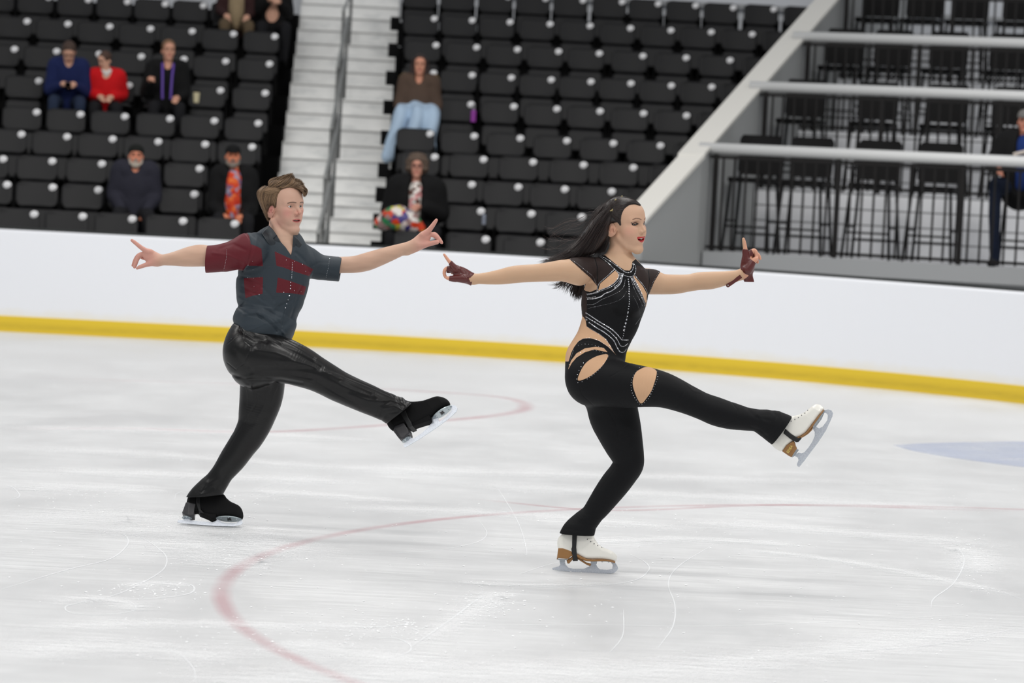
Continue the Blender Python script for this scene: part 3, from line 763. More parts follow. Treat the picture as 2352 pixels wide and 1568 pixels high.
# the photograph's crops used to take measurements: name -> (x0, y0, scale)
K = {'m': (280, 380, 760 / 2352), 'ml': (380, 720, 700 / 2111), 'w': (980, 420, 800 / 2352), 'wl': (1240, 780, 700 / 1960),
     'mf': (570, 390, 160 / 1254), 'wf': (1360, 430, 160 / 1254), 'h1': (290, 530, 120 / 1568), 'h2': (920, 490, 120 / 1568),
     'h3': (1000, 560, 110 / 1437), 'h4': (1650, 530, 120 / 1254), 'b1': (1240, 1190, 210 / 2195), 'b2': (1740, 900, 200 / 1651),
     'b3': (400, 1110, 180 / 2352), 'b4': (870, 890, 200 / 2091), 'c': (1300, 560, 240 / 1394)}
def px(k, x, y): a = K[k]; return a[0] + x * a[2], a[1] + y * a[2]
class Fig:
    """a figure standing at distance Y: turns measured crop points into metres in the place"""
    def __init__(s, Y): s.Y = Y; s.S = FPX / Y
    def P(s, k, x, y, dy=0.0):
        return at(*px(k, x, y), s.Y + dy)
    def st(s, k, L, dy=0.0):
        """[(x, y, halfwidth, dy[, ky])] -> stations in metres"""
        out = []
        for q in L:
            d = dy + (q[3] if len(q) > 3 else 0.0); p = s.P(k, q[0], q[1], d)
            out.append((*p, q[2] * K[k][2] / s.S, *( [q[4]] if len(q) > 4 else [])))
        return out
    def local(s, k, pts):
        """crop points -> metres in the vertical plane at the figure (x, z)"""
        return [tuple(s.P(k, x, y)[[0, 2]]) for x, y in pts]
# skin -----------------------------------------------------------------
def attr_mat(name, rough=0.5, sss=0.0, spec=0.4, bump=0.0, bscale=300, attr='Col', coat=0.0, sheen=0.0):
    m = mat(name, (200, 200, 200), rough=rough, spec=spec, sss=sss, bump=bump, bscale=bscale, coat=coat, sheen=sheen)
    nt, p = nodes(m); a = nt.nodes.new('ShaderNodeAttribute'); a.attribute_name = attr
    nt.links.new(a.outputs['Color'], p.inputs['Base Color']); return m
def skin_mat(name, lipc, browc, lip_rough):
    m = attr_mat(name, rough=0.48, sss=0.10, spec=0.35, bump=0.04, bscale=260)
    nt, p = nodes(m); N = nt.nodes.new; L = nt.links.new; src = p.inputs['Base Color'].links[0].from_socket
    for nm, c in (('lip', lipc), ('brow', browc)):
        a = N('ShaderNodeAttribute'); a.attribute_name = nm
        r = N('ShaderNodeMapRange'); w = .0004 if nm == 'lip' else .0009; r.inputs['From Min'].default_value = -w; r.inputs['From Max'].default_value = w
        r.inputs['To Min'].default_value = .92 if nm == 'lip' else .85; r.inputs['To Max'].default_value = 0.0; L(a.outputs['Fac'], r.inputs['Value'])
        mx = N('ShaderNodeMix'); mx.data_type = 'RGBA'; mx.inputs[7].default_value = (*lin(c), 1); L(r.outputs[0], mx.inputs[0]); L(src, mx.inputs[6]); src = mx.outputs[2]
        if nm == 'lip':
            q = N('ShaderNodeMapRange'); q.inputs['To Min'].default_value = 0.48; q.inputs['To Max'].default_value = lip_rough; L(r.outputs[0], q.inputs['Value']); L(q.outputs[0], p.inputs['Roughness'])
    L(src, p.inputs['Base Color']); return m
def mixc(col, c2, w):
    w = np.clip(w, 0, 1)[:, None]; return col * (1 - w) + np.array(c2) * w
def L3(*c): return np.array(lin(c))

def head_field(F, c, M, s, opts):
    """F: Field; c: centre between the ears; M columns: forward, side, up; s: size"""
    c = np.array(c, float); M = np.array(M, float)
    def W(x, y, z): return c + s * (M @ np.array([x, y, z]))
    def add(st, k, op='u'):
        if len(st[0]) == 4: L = [(*W(*q[:3]), q[3] * s) for q in st]
        F.add(*sweep(L, sm=False), k=k * s, op=op)
    def el(cc, r, k, op='u', rot=None):
        MM = M if rot is None else M @ rot
        F.add(*ellip(W(*cc), np.array(r) * s, MM), k=k * s, op=op)
    el((-0.006, 0, 0.036), (0.098, 0.074, 0.084), 0.0)
    el((0.028, 0, -0.033), (0.060, 0.058, 0.082), 0.03)
    el((0.046, 0, 0.040), (0.044, 0.056, 0.050), 0.03)
    jw = opts.get('jaw', 0.050); jz = opts.get('jz', -0.056)
    for sgn in (-1, 1):
        add([(0.004, sgn * jw, jz, 0.016), (0.034, sgn * jw * 0.78, -0.092, 0.0165), (0.064, sgn * 0.014, -0.110, 0.017)], 0.018)
        el((0.052, sgn * 0.040, -0.018), (0.030, 0.022, 0.022), 0.02)
        el((0.052, sgn * 0.030, -0.055), (0.028, 0.022, 0.028), 0.025)
    cx = opts.get('chin', 0.074)
    el((cx - .002, 0, -0.111), (0.019, 0.021, 0.019), 0.016)
    # brow and sockets
    add([(0.066, -0.044, 0.018, 0.012), (0.082, -0.020, 0.018, 0.010), (0.082, 0.020, 0.018, 0.010), (0.066, 0.044, 0.018, 0.012)], 0.018)
    for sgn in (-1, 1):
        el((0.094, sgn * 0.033, 0.001), (0.020, 0.019, 0.012), 0.014, 's')
    # muzzle
    el((0.061, 0, -0.068), (0.028, 0.030, 0.028), 0.02)
    # nose
    nl = opts.get('nose', 1.0)
    add([(0.080, 0, 0.014, 0.0075), (0.086 + 0.008 * nl, 0, -0.008, 0.0080), (0.095 + 0.016 * nl, 0, -0.029, 0.0086)], 0.012)
    for sgn in (-1, 1):
        el((0.083, sgn * 0.009, -0.022), (0.012, 0.009, 0.012), 0.006)
        el((0.090 + 0.004 * nl, sgn * 0.0105, -0.033), (0.011, 0.0075, 0.0075), 0.007)
        el((0.096 + 0.005 * nl, sgn * 0.0075, -0.0420), (0.0075, 0.0045, 0.0058), 0.002, 's')
    # lips; mouth opening
    mo = opts.get('open', 0.006); mw = opts.get('mw', 0.023); up = opts.get('smile', 0.003)
    zu = opts.get('zu', -0.061); zl = zu - 0.006 - mo
    lf = opts.get('lips', 0.092)
    add([(lf - 0.016, -mw, zu - 0.003 + up, 0.0028), (lf - 0.003, -mw * 0.45, zu, 0.0036), (lf, 0, zu - 0.001, 0.0038), (lf - 0.003, mw * 0.45, zu, 0.0036), (lf - 0.016, mw, zu - 0.003 + up, 0.0028)], 0.005)
    add([(lf - 0.016, -mw, zu - 0.005 + up, 0.0026), (lf - 0.005, -mw * 0.5, zl + 0.001, 0.0050), (lf - 0.003, 0, zl - 0.001, 0.0056), (lf - 0.005, mw * 0.5, zl + 0.001, 0.0050), (lf - 0.016, mw, zu - 0.005 + up, 0.0026)], 0.005)
    el((lf - 0.001, 0, (zu + zl) / 2), (0.022, mw * 0.86, 0.0014 + mo * 0.55), 0.002, 's')
    # lids
    for sgn in (-1, 1):
        el((0.0680, sgn * 0.033, 0.002), (0.0138, 0.0150, 0.0132), 0.004)
        el((0.0825, sgn * 0.0335, 0.0012), (0.0120, opts.get('ew', 0.0125), opts.get('eh', 0.0034)), 0.0008, 's')
    # ears
    for sgn in (-1, 1):
        th = 0.50
        rot = np.array([[math.cos(th * sgn), math.sin(th * sgn), 0], [-math.sin(th * sgn), math.cos(th * sgn), 0], [0, 0, 1]])
        tl = math.radians(12); rot = rot @ np.array([[math.cos(tl), 0, math.sin(tl)], [0, 1, 0], [-math.sin(tl), 0, math.cos(tl)]])
        E = opts.get('ear', 1.0); ex_ = opts.get('ex', 0.0)
        el((-0.0220 + ex_, sgn * 0.079, -0.0200), (0.0195 * E, 0.0060, 0.034 * E), 0.003, 'u', rot)
        el((-0.010, sgn * 0.074, -0.024), (0.014, 0.007, 0.018), 0.010, 'u', rot)
        el((-0.0200 + ex_, sgn * 0.0868, -0.012), (0.0140 * E, 0.0048, 0.0240 * E), 0.0015, 's', rot)
        el((-0.0190 + ex_, sgn * 0.0825, -0.012), (0.0085 * E, 0.0040, 0.0165 * E), 0.003, 'u', rot)
        el((-0.0120 + ex_, sgn * 0.0850, -0.022), (0.0075, 0.0065, 0.0100), 0.002, 's', rot)
        el((-0.0050 + ex_, sgn * 0.0800, -0.022), (0.0040, 0.0050, 0.0060), 0.003, 'u', rot)
    return W
def head_local(P, c, M, s): return ((P - np.array(c)) @ np.array(M)) / s
def frame(fwd, up=(0, 0, 1)):
    f = np.array(fwd, float); f /= np.linalg.norm(f); u = np.array(up, float); u -= f * (u @ f); u /= np.linalg.norm(u)
    return np.stack([f, np.cross(u, f), u], 1)
def eyeball(name, W, c, s, sgn, iris, gaze, parent, M, ia=.50):
    """round eyeball with iris and pupil facing `gaze` (head frame)"""
    cen = W(0.0700, sgn * 0.033, 0.0015); r = 0.0118 * s
    g = np.array(M) @ np.array(gaze, float); g /= np.linalg.norm(g)
    mb = MB().ball(cen, r, 48); me = mb.mesh(name)
    n = len(me.vertices); co = np.empty(n * 3); me.vertices.foreach_get('co', co); co = co.reshape(-1, 3)
    ang = np.arccos(np.clip(((co - cen) / r) @ g, -1, 1))
    w = np.array(parent['_w']); me.vertices.foreach_set('co', (co - w).ravel())
    o = link_mesh(name, me, M_eye, parent, True)
    col = np.tile(L3(226, 222, 218), (n, 1)); col[ang < ia] = iris; col[ang < ia * .45] = (0.004,) * 3
    set_col(o, col); return o
M_eye = attr_mat('eye', rough=0.12, spec=0.6)
M_lips = None
def strands(name, curves, mat_, parent, k=4, col=None):
    """many tapered hair locks as one mesh; curves: [(pts(n,3), r0, r1)]"""
    V_, F_ = [], []; base = 0; cols = []
    ang = np.arange(k) * 2 * PI / k
    for ci, cv in enumerate(curves):
        pts, r0, r1 = cv[:3]; pts = np.asarray(pts); n = len(pts)
        t = np.gradient(pts, axis=0); t /= np.linalg.norm(t, axis=1)[:, None] + 1e-12
        ref = np.array([0.13, 0.94, 0.3]); a = np.cross(t, ref); a /= np.linalg.norm(a, axis=1)[:, None] + 1e-9; b = np.cross(t, a)
        u = np.linspace(0, 1, n)
        r = (r0 + (r1 - r0) * u) * (1 - 0.85 * np.clip((u - 0.75) / 0.25, 0, 1) ** 2) * np.clip(u * 8 + 0.4, 0, 1)
        ring = pts[:, None, :] + r[:, None, None] * (np.cos(ang)[None, :, None] * a[:, None, :] + np.sin(ang)[None, :, None] * b[:, None, :])
        V_.append(ring.reshape(-1, 3))
        i = np.arange(n - 1)[:, None] * k; j = np.arange(k)[None, :]; j2 = (j + 1) % k
        F_.append(np.stack([i + j, i + j2, i + k + j2, i + k + j], -1).reshape(-1, 4) + base); base += n * k
        cols.append(np.tile(cv[3] if len(cv) > 3 else (0.02, 0.02, 0.02), (n * k, 1)))
    o = big_mesh(name, np.concatenate(V_), np.concatenate(F_), mat_, parent, True)
    set_col(o, np.concatenate(cols)); return o
# ================================================================ skates
M_whiteboot = mat('white_leather', (236, 234, 226), rough=0.32, spec=0.5, coat=0.25)
M_blackboot = mat('black_suede', (17, 17, 18), rough=0.85, spec=0.2)
M_blacklea = mat('black_leather_heel', (48, 47, 50), rough=0.4)
M_brown = mat('brown_leather', (150, 108, 62), rough=0.42)
M_chrome = mat('chrome', (205, 210, 214), rough=0.16, metal=1.0)
M_plate2 = mat('satin_plate', (176, 186, 190), rough=0.35, metal=0.7)
M_blade = mat('frosty_blade', (196, 204, 214), rough=0.35, metal=0.55)
def _blade():
    nt, p = nodes(M_blade); N = nt.nodes.new; L = nt.links.new
    tc = N('ShaderNodeTexCoord'); n = N('ShaderNodeTexNoise'); n.inputs['Scale'].default_value = 700; n.inputs['Detail'].default_value = 3; L(tc.outputs['Object'], n.inputs['Vector'])
    r = N('ShaderNodeValToRGB'); e = r.color_ramp.elements
    e[0].position = 0.36; e[0].color = (*lin((172, 180, 194)), 1); e[1].position = 0.56; e[1].color = (*lin((226, 230, 236)), 1)
    L(n.outputs['Fac'], r.inputs[0]); L(r.outputs[0], p.inputs['Base Color'])
_blade()
M_ink = mat('black_ink', (16, 16, 18), rough=0.5)
M_gold = mat('gold_print', (226, 206, 120), rough=0.35, metal=0.4)
M_strap = mat('black_elastic', (20, 21, 23), rough=0.6)
def basis(fig, k, heel, toe, roll, dy):
    """pivot and axes of a foot: ex along the blade, eu up through the ankle, ey across"""
    A = fig.P(k, *heel, dy); B = fig.P(k, *toe, dy); ex = B - A; ex[1] = 0; ex /= np.linalg.norm(ex)
    n = np.array([-ex[2], 0, ex[0]]);
    if n[2] < 0: n = -n
    Y = np.array([0, 1.0, 0]); eu = n * math.cos(roll) + Y * math.sin(roll); ey = Y * math.cos(roll) - n * math.sin(roll)
    return dict(o=A, ex=ex, eu=eu, ey=ey, n=n, c=math.cos(roll), k=k, fig=fig, dy=dy)
def b2l(b, pts):
    out = []
    for x, y in pts:
        p = b['fig'].P(b['k'], x, y, b['dy']) - b['o']; out.append((p @ b['ex'], (p @ b['n']) / b['c']))
    return out
def lw(b, a, h, d): return b['o'] + b['ex'] * a + b['eu'] * h + b['ey'] * d
def text_on(body, b, a, h, d, size, right, upv, outn, m, parent, name='lettering'):
    cu = bpy.data.curves.new(name, 'FONT'); cu.body = body; cu.size = size; cu.align_x = 'CENTER'; cu.align_y = 'CENTER'; cu.extrude = 0.0004
    cu.offset = size * 0.015
    tmp = bpy.data.objects.new(name, cu); COL.objects.link(tmp)
    dg = bpy.context.evaluated_depsgraph_get(); me = bpy.data.meshes.new_from_object(tmp.evaluated_get(dg)); bpy.data.objects.remove(tmp, do_unlink=True)
    me.materials.clear(); me.materials.append(m)
    o = bpy.data.objects.new(name, me); COL.objects.link(o)
    P = lw(b, a, h, d); r = Vector(right).normalized(); u = Vector(upv).normalized(); z = r.cross(u)
    Mx = Matrix((r, u, z)).transposed().to_4x4(); Mx.translation = Vector(P) - Vector(root_of(parent)['_w'])
    o.parent = parent; o.matrix_local = Mx; return o
def root_of(o):
    while o.parent is not None: o = o.parent
    return o
def sub(o, parent):
    """make a part hang from another part (all share the root's origin)"""
    o.parent = parent; return o
def skate(root, b, P, vox=0.0022, colours=None):
    col = dict(upper=M_whiteboot, heel=M_brown, sole=M_brown); col.update(colours or {})
    up = smooth_poly(b2l(b, P['upper']), 4); amin = up[:, 0].min(); amax = up[:, 0].max(); ln = amax - amin
    def wfn(a, h):
        u = np.clip((a - amin) / ln, 0, 1)
        w = np.interp(u, [0, 0.08, 0.3, 0.5, 0.72, 0.9, 1.0], [0.020, 0.031, 0.034, 0.037, 0.045, 0.040, 0.020])
        return w
    F = Field(); fn, lo, hi = pillow(b['o'], b['ex'], b['eu'], b['ey'], up, 0.046, P.get('r', 0.018), wfn); F.add(fn, lo, hi)
    pts, q = F.mesh(vox); boot = big_mesh('boot', pts, orient(pts, q), col['upper'], root, True)
    tr = BVHTree.FromPolygons([tuple(v) for v in pts], [tuple(map(int, f)) for f in q])
    boot['_w'] = list(root['_w'])
    def pil(poly, w, r, name, m, sm=True, wf=None, v=0.0022):
        pl = b2l(b, poly); pl = smooth_poly(pl, 3) if sm else pl
        G = Field(); fn_, l_, h_ = pillow(b['o'], b['ex'], b['eu'], b['ey'], pl, w, r, wf); G.add(fn_, l_, h_)
        p_, q_ = G.mesh(v); return big_mesh(name, p_, orient(p_, q_), m, boot, True)
    wo = lambda e: (lambda a, h: wfn(a, h) + e)
    pil(P['heel'], 0.05, 0.004, 'heel', col['heel'], False, wo(0.0012))
    if 'sole' in P: pil(P['sole'], 0.05, 0.003, 'sole', col['sole'], False, wo(0.002), 0.0018)
    if 'arch' in P: pil(P['arch'], 0.05, 0.004, 'sole', col['sole'], False, wo(-0.008))
    # blade: 4 mm steel
    pl = b2l(b, P['blade']); MB().prism(pl, b['o'], b['ex'], b['eu'], b['ey'], 0.004).build('blade', M_blade, root).parent = boot
    edge = b2l(b, P['edge']); vs = [lw(b, a, h + 0.001, 0) for a, h in edge]
    MB().tube(vs, 0.0016, 6).build('blade_edge', M_chrome, root, True).parent = boot
    # plates screwed under the sole
    for nm, cx, cy, ra, rb in P.get('plates', []):
        (a, h), = b2l(b, [(cx, cy)]); n = 28
        poly = [(ra * math.cos(2 * PI * i / n) * (1 + 0.10 * math.cos(4 * PI * i / n)), rb * math.sin(2 * PI * i / n)) for i in range(n)]
        o = MB().prism(poly, lw(b, a, h, 0), b['ex'], b['ey'], b['eu'], 0.003).build(nm, M_plate2, root); o.parent = boot
        for i in range(6):
            mb = MB()
            t = 2 * PI * (i + 0.5) / 6; c = lw(b, a + ra * 0.72 * math.cos(t), h - 0.002, rb * 0.68 * math.sin(t)); mb.ball(c, 0.0034, 8, sc=(1, 1, 1))
            mb.build('screw', M_chrome, root, True).parent = boot
    for pl_ in P.get('chrome', []):
        MB().prism(b2l(b, pl_), b['o'], b['ex'], b['eu'], b['ey'], 0.05).build('mount', M_chrome, root).parent = boot
    # laces and eyelets on the near side of the throat
    mb = MB(); ml = MB()
    cn = np.array(b['ey']) * -1
    for (x, y), (x2, y2) in P.get('laces', []):
        (a, h), (a2, h2) = b2l(b, [(x, y), (x2, y2)])
        s0 = lw(b, a, h, -0.2); hit = tr.ray_cast(Vector(s0), Vector(b['ey']))
        s1 = lw(b, a2, h2, -0.2); hit2 = tr.ray_cast(Vector(s1), Vector(b['ey']))
        if hit[0] is None: continue
        mb.ball(hit[0], 0.0024, 8)
        e = hit2[0] if hit2[0] is not None else Vector(lw(b, a2, h2, 0))
        mid = (hit[0] + e) / 2 - Vector(b['ey']) * 0.003
        ml.tube([hit[0] - Vector(b['ey']) * 0.001, mid, e - Vector(b['ey']) * 0.001], 0.0011, 5)
    if P.get('laces'):
        mb.build('eyelets', P.get('eyem', M_ink), root, True).parent = boot; ml.build('laces', P.get('lacem', M_whiteboot), root, True).parent = boot
    return boot, tr, wfn
# ================================================================ THE MAN
MY = ground(487, 1209)[1] - 0.07
FM = Fig(MY)
man = root_at('person', tuple(ground(487, 1209)))
tag(man, 'man skater with quiffed brown hair, grey and maroon shirt, black leather trousers, black skates', 'person', 'the two ice dancers')
S_ = lambda k, L, dy=0.0: FM.st(k, L, dy)
# --- body ---------------------------------------------------------------
mB = Field()
HM = frame((math.sin(math.radians(46)), -math.cos(math.radians(46)), 0.04), (-0.01, -0.05, 1))
hs = 0.945
_f = HM[:, 0]; HCm = FM.P('mf', 655, 662, 0.01) 
Wm = head_field(mB, HCm, HM, hs, dict(jaw=0.051, open=0.0042, nose=1.05, lips=0.089, chin=0.078, mw=0.027, smile=0.001, zu=-.0625, eh=.0036, ew=.0145, ex=.008))
mB.add(*sweep(S_('mf', [(540, 860, 175, 0.01, 1.0), (570, 960, 185, 0.01, 1.0), (608, 1080, 195, 0.005, 1.0), (635, 1230, 192, 0.0, 1.0), (655, 1420, 205, 0.0, .8)])), k=0.008)
mB.add(*sweep(S_('mf', [(440, 920, 45, -.035), (560, 1150, 45, -.045), (690, 1330, 40, -.052), (760, 1480, 40, -.06)])), k=0.012)
TORSO_M = [(1045, 1170, 150, 0, .85), (1040, 1090, 185, 0, .8), (1052, 1000, 195, 0, .75), (1062, 900, 225, 0, .7), (1080, 800, 236, 0, .66), (1095, 700, 230, 0, .64), (1112, 620, 190, 0, .6), (1128, 560, 125, 0, .6)]
mB.add(*sweep(S_('m', TORSO_M)), k=0.03)
mB.add(*sweep(S_('m', [(905, 590, 70, -.10), (1010, 570, 62, -.05), (1130, 560, 60, 0), (1240, 600, 55, .05), (1310, 670, 62, .10)])), k=0.03)
ARM_R = S_('m', [(905, 610, 78, -.10), (800, 628, 76, -.10), (700, 636, 74, -.095), (640, 644, 72, -.09), (560, 640, 77, -.085), (500, 645, 73, -.08), (440, 654, 63, -.075), (380, 662, 51, -.07), (330, 668, 43, -.065), (285, 672, 38, -.06), (255, 672, 42, -.058)])
ARM_L = S_('m', [(1310, 680, 72, .10), (1400, 705, 66, .105), (1500, 708, 61, .11), (1580, 706, 59, .115), (1660, 702, 61, .12), (1740, 684, 65, .12), (1820, 657, 61, .12), (1900, 628, 54, .12), (1970, 603, 46, .12), (2030, 582, 40, .12), (2085, 562, 40, .12)])
mB.add(*sweep(ARM_R, n=14), k=0.02); mB.add(*sweep(ARM_L, n=14), k=0.02)
def fgr(F, fig, k, L, dy, kk=0.004): F.add(*sweep(fig.st(k, L, dy), n=4), k=kk)
# right hand (left in the picture): finger pointing, the others closing on the thumb
h = 'h1'; d0 = -.058
fgr(mB, FM, h, [(980, 880, 155, 0, .75), (870, 850, 190, 0, .65), (760, 790, 205, 0, .6), (680, 740, 180, 0, .55), (620, 700, 130, 0, .55)], d0, 0.014)
fgr(mB, FM, h, [(700, 640, 95), (600, 600, 82), (480, 525, 68), (400, 465, 64), (320, 400, 58), (240, 335, 55), (170, 285, 44)], d0 - .008, 0.010)
fgr(mB, FM, h, [(600, 720, 80), (500, 700, 72), (415, 730, 72), (345, 820, 66), (300, 930, 62), (270, 1020, 58), (248, 1085, 46)], d0 + .004, 0.005)
fgr(mB, FM, h, [(560, 720, 70), (440, 700, 62), (340, 760, 60), (270, 860, 54), (225, 960, 48), (188, 1040, 34)], d0 + .022, 0.003)
fgr(mB, FM, h, [(700, 800, 80), (600, 830, 62), (500, 815, 50), (430, 780, 46), (390, 790, 38)], d0 + .040, 0.003)
fgr(mB, FM, h, [(880, 930, 120), (760, 960, 100), (650, 1000, 76), (570, 1025, 66), (490, 1055, 62), (400, 1085, 56), (325, 1125, 38)], d0 - .010, 0.010)
# left hand
h = 'h2'; d0 = .12
fgr(mB, FM, h, [(200, 1095, 165, 0, .8), (380, 1020, 165, 0, .75), (520, 920, 195, 0, .65), (620, 830, 215, 0, .6), (700, 740, 190, 0, .55), (740, 680, 150, 0, .5)], d0, 0.014)
fgr(mB, FM, h, [(680, 660, 110), (760, 590, 98), (850, 510, 84), (920, 420, 72), (980, 340, 66), (1035, 260, 58), (1075, 200, 46)], d0 - .006, 0.010)
fgr(mB, FM, h, [(800, 660, 80), (900, 640, 76), (1000, 650, 76), (1080, 710, 70), (1150, 790, 62), (1210, 850, 52), (1240, 880, 40)], d0 + .006, 0.005)
fgr(mB, FM, h, [(820, 660, 70), (930, 630, 62), (1030, 620, 60), (1110, 690, 54), (1180, 780, 48), (1230, 850, 40)], d0 + .024, 0.003)
fgr(mB, FM, h, [(760, 720, 80), (830, 740, 62), (860, 730, 50), (850, 690, 40)], d0 + .036, 0.003)
fgr(mB, FM, h, [(560, 960, 120), (680, 945, 105), (790, 930, 82), (880, 910, 72), (960, 890, 72), (1040, 870, 70), (1095, 868, 60)], d0 - .010, 0.010)
pts, q = mB.mesh(0.0016, clip=((-9, 0, FM.P('m', 0, 1000)[2]), (9, 99, 9)))
q = orient(pts, q)
# legs and hips, hidden in the trousers
mL = Field()
LEG_N = S_('ml', [(640, 230, 130, -.05), (760, 300, 125, -.09), (900, 350, 118, -.10), (1050, 420, 100, -.10), (1200, 500, 84, -.10), (1400, 585, 74, -.09), (1520, 640, 64, -.08)])
LEG_F = S_('ml', [(660, 300, 130, .05), (665, 480, 130, .08), (655, 600, 120, .08), (625, 730, 95, .08), (575, 840, 84, .08), (472, 1000, 78, .08), (395, 1100, 66, .08), (350, 1180, 60, .08)])
LEG_N = [(*q[:3], q[3] * .55) for q in LEG_N]; LEG_F = [(*q[:3], q[3] * .55) for q in LEG_F]
mL.add(*sweep(LEG_N)); mL.add(*sweep(LEG_F), k=.03); mL.add(*sweep(S_('m', [(1040, 1200, 160, 0, .8), (1045, 1090, 180, 0, .8), (1052, 990, 190, 0, .75)])), k=.03)
p2, q2 = mL.mesh(0.005); q2 = orient(p2, q2)
allp = np.concatenate([pts, p2]); allq = np.concatenate([q, q2 + len(pts)])
body_m = big_mesh('body', allp, allq, None, man)
uv = proj(allp); hl = head_local(allp, HCm, HM, hs)
col = np.tile(L3(198, 162, 140), (len(allp), 1))
col = col * (1 + 0.05 * wob(allp, 220, 5))[:, None] * (1 + 0.04 * wob(allp, 60, 6))[:, None]
hand = np.maximum(np.clip((px('m', 300, 0)[0] - uv[:, 0]) / 34, 0, 1), np.clip((uv[:, 0] - px('m', 2040, 0)[0]) / 34, 0, 1))
col = mixc(col, L3(204, 146, 134), hand * 0.8)
inh = (np.abs(hl) < 0.14).all(1)
g = lambda c, r: np.exp(-(((hl - np.array(c)) / np.array(r)) ** 2).sum(1)) * inh
col = mixc(col, L3(202, 162, 142), np.clip((.14 - np.abs(hl).max(1)) / .05, 0, 1) * 0.9)
for sg in (-1, 1):
    col = mixc(col, L3(208, 130, 124), g((0.07, sg * .046, -.03), (.03, .024, .026)) * .55)
    col = mixc(col, L3(196, 112, 108), g((-.010, sg * .08, -.008), (.022, .014, .034)) * .75)
    col = mixc(col, L3(176, 128, 116), g((0.03, sg * .055, -.075), (.034, .03, .024)) * .6)
col = mixc(col, L3(206, 122, 114), g((0.104, 0, -.03), (.018, .02, .014)) * .55)
col = mixc(col, L3(190, 130, 122), g((0.088, 0, -.048), (.012, .02, .006)) * .5)
col = mixc(col, L3(180, 134, 122), g((0.07, 0, -.10), (.03, .03, .018)) * .45)
def lip_sd(hl, lf, mw, zu, zl, up=0.0, t=.0045):
    y = hl[:, 1] / mw; zc = (zu + zl) / 2 + up * np.clip(np.abs(y), 0, 1.2) ** 2; hh = ((zu - zl) / 2 + t) * np.sqrt(np.clip(1 - y * y, 0, 1)) - .0006
    d = np.abs(hl[:, 2] - zc) - hh; d = np.maximum(d, (np.abs(y) - 1) * mw)
    return np.where((hl[:, 0] > lf - .045) & (np.abs(hl) < .14).all(1), d, 1.0)
M_skm = skin_mat('skin_fair', (196, 108, 104), (78, 56, 44), .35)
inner = inh & (np.abs(hl[:, 2] + .0675) < .0062) & (np.abs(hl[:, 1]) < .019) & (hl[:, 0] < .0835) & (hl[:, 0] > .05)
col = mixc(col, L3(60, 20, 20), inner * 1.0)
for sg in (-1, 1):
    rr = np.sqrt((hl[:, 1] * sg - .0335) ** 2 + ((hl[:, 2] - .0012) * 3.0) ** 2)
    col = mixc(col, L3(96, 62, 56), np.clip(1 - np.abs(rr - .0125) / .0022, 0, 1) * .6 * inh * (hl[:, 0] > .06))
set_col(body_m, col); body_m.data.materials.append(M_skm)
set_attr(body_m, 'lip', lip_sd(hl, .089, .028, -.0620, -.0735, .001))
def brow_sd(hl, pts_, w):
    P2 = np.stack([np.abs(hl[:, 1]), hl[:, 2]], 1); return np.where((hl[:, 0] > .04) & (np.abs(hl) < .14).all(1), line_d(P2, pts_) - w, 1.0)
set_attr(body_m, 'brow', brow_sd(hl, [(.013, .0190), (.028, .0212), (.040, .0207), (.050, .0170)], .0026))
for sg in (-1, 1):
    eyeball('eye', Wm, HCm, hs, sg, L3(84, 76, 66), (1, -0.05, -0.02), man, HM)
# teeth
_tb = MB()
for i in range(-4, 5):
    y = i * .0042; _tb.ball(Wm(.0835 - abs(i) ** 1.5 * .0009, y, -.0650), .0028 * hs, 8, sc=(.7, .7, 1.0))
_tb.build('teeth', mat('teeth', (232, 228, 218), rough=0.2), man, True)

# --- shirt --------------------------------------------------------------
def near(P, fig, d=0.02): return np.clip((fig.Y + d - P[:, 1]) / 0.02, 0, 1)
def carve(fig, grooves=(), folds=(), dlim=0.02, extra=None):
    """seams (grooves) and folds drawn on the near side, in metres of depth"""
    G = [(np.array([px(k, *p) for p in L]), w, a) for k, L, w, a in list(grooves)]
    def post(P, d):
        m = np.abs(d) < dlim
        if not m.any(): return d
        Q = P[m].astype(float); uv_ = proj(Q); nr = near(Q, fig); add = np.zeros(len(Q))
        lo, hi = uv_.min(0), uv_.max(0)
        for L, w, a in G:
            if (L.min(0) - 3 * w > hi).any() or (L.max(0) + 3 * w < lo).any(): continue
            add += a * np.exp(-(line_d(uv_, L) / w) ** 2)
        if extra is not None: add += extra(Q, uv_)
        d = d.copy(); d[m] += (add * np.where(nr > 0, nr, 0.35)).astype(f32); return d
    return post
mS = Field()
mS.add(*sweep(S_('m', [(1068, 1205, 125, 0, .95), (1016, 1128, 220, 0, .9), (1032, 1085, 205, 0, .82), (1052, 1000, 212, 0, .78), (1058, 900, 245, 0, .72), (1075, 800, 258, 0, .68), (1092, 700, 246, 0, .66), (1110, 620, 205, 0, .62), (1128, 560, 140, 0, .62), (1135, 520, 100, 0, .7)])))
mS.add(*sweep(S_('m', [(905, 577, 92, -.10), (1010, 545, 72, -.05), (1130, 535, 62, .01), (1240, 590, 62, .06), (1310, 650, 72, .10)])), k=.03)
mS.add(*sweep(S_('m', [(925, 610, 115, -.10), (840, 628, 112, -.10), (760, 645, 104, -.10), (680, 660, 98, -.095), (560, 668, 96, -.09)])), k=.03)
mS.add(*sweep(S_('m', [(1280, 700, 110, .09), (1360, 712, 95, .10), (1450, 728, 90, .11), (1540, 736, 89, .115), (1640, 742, 88, .12)])), k=.04)
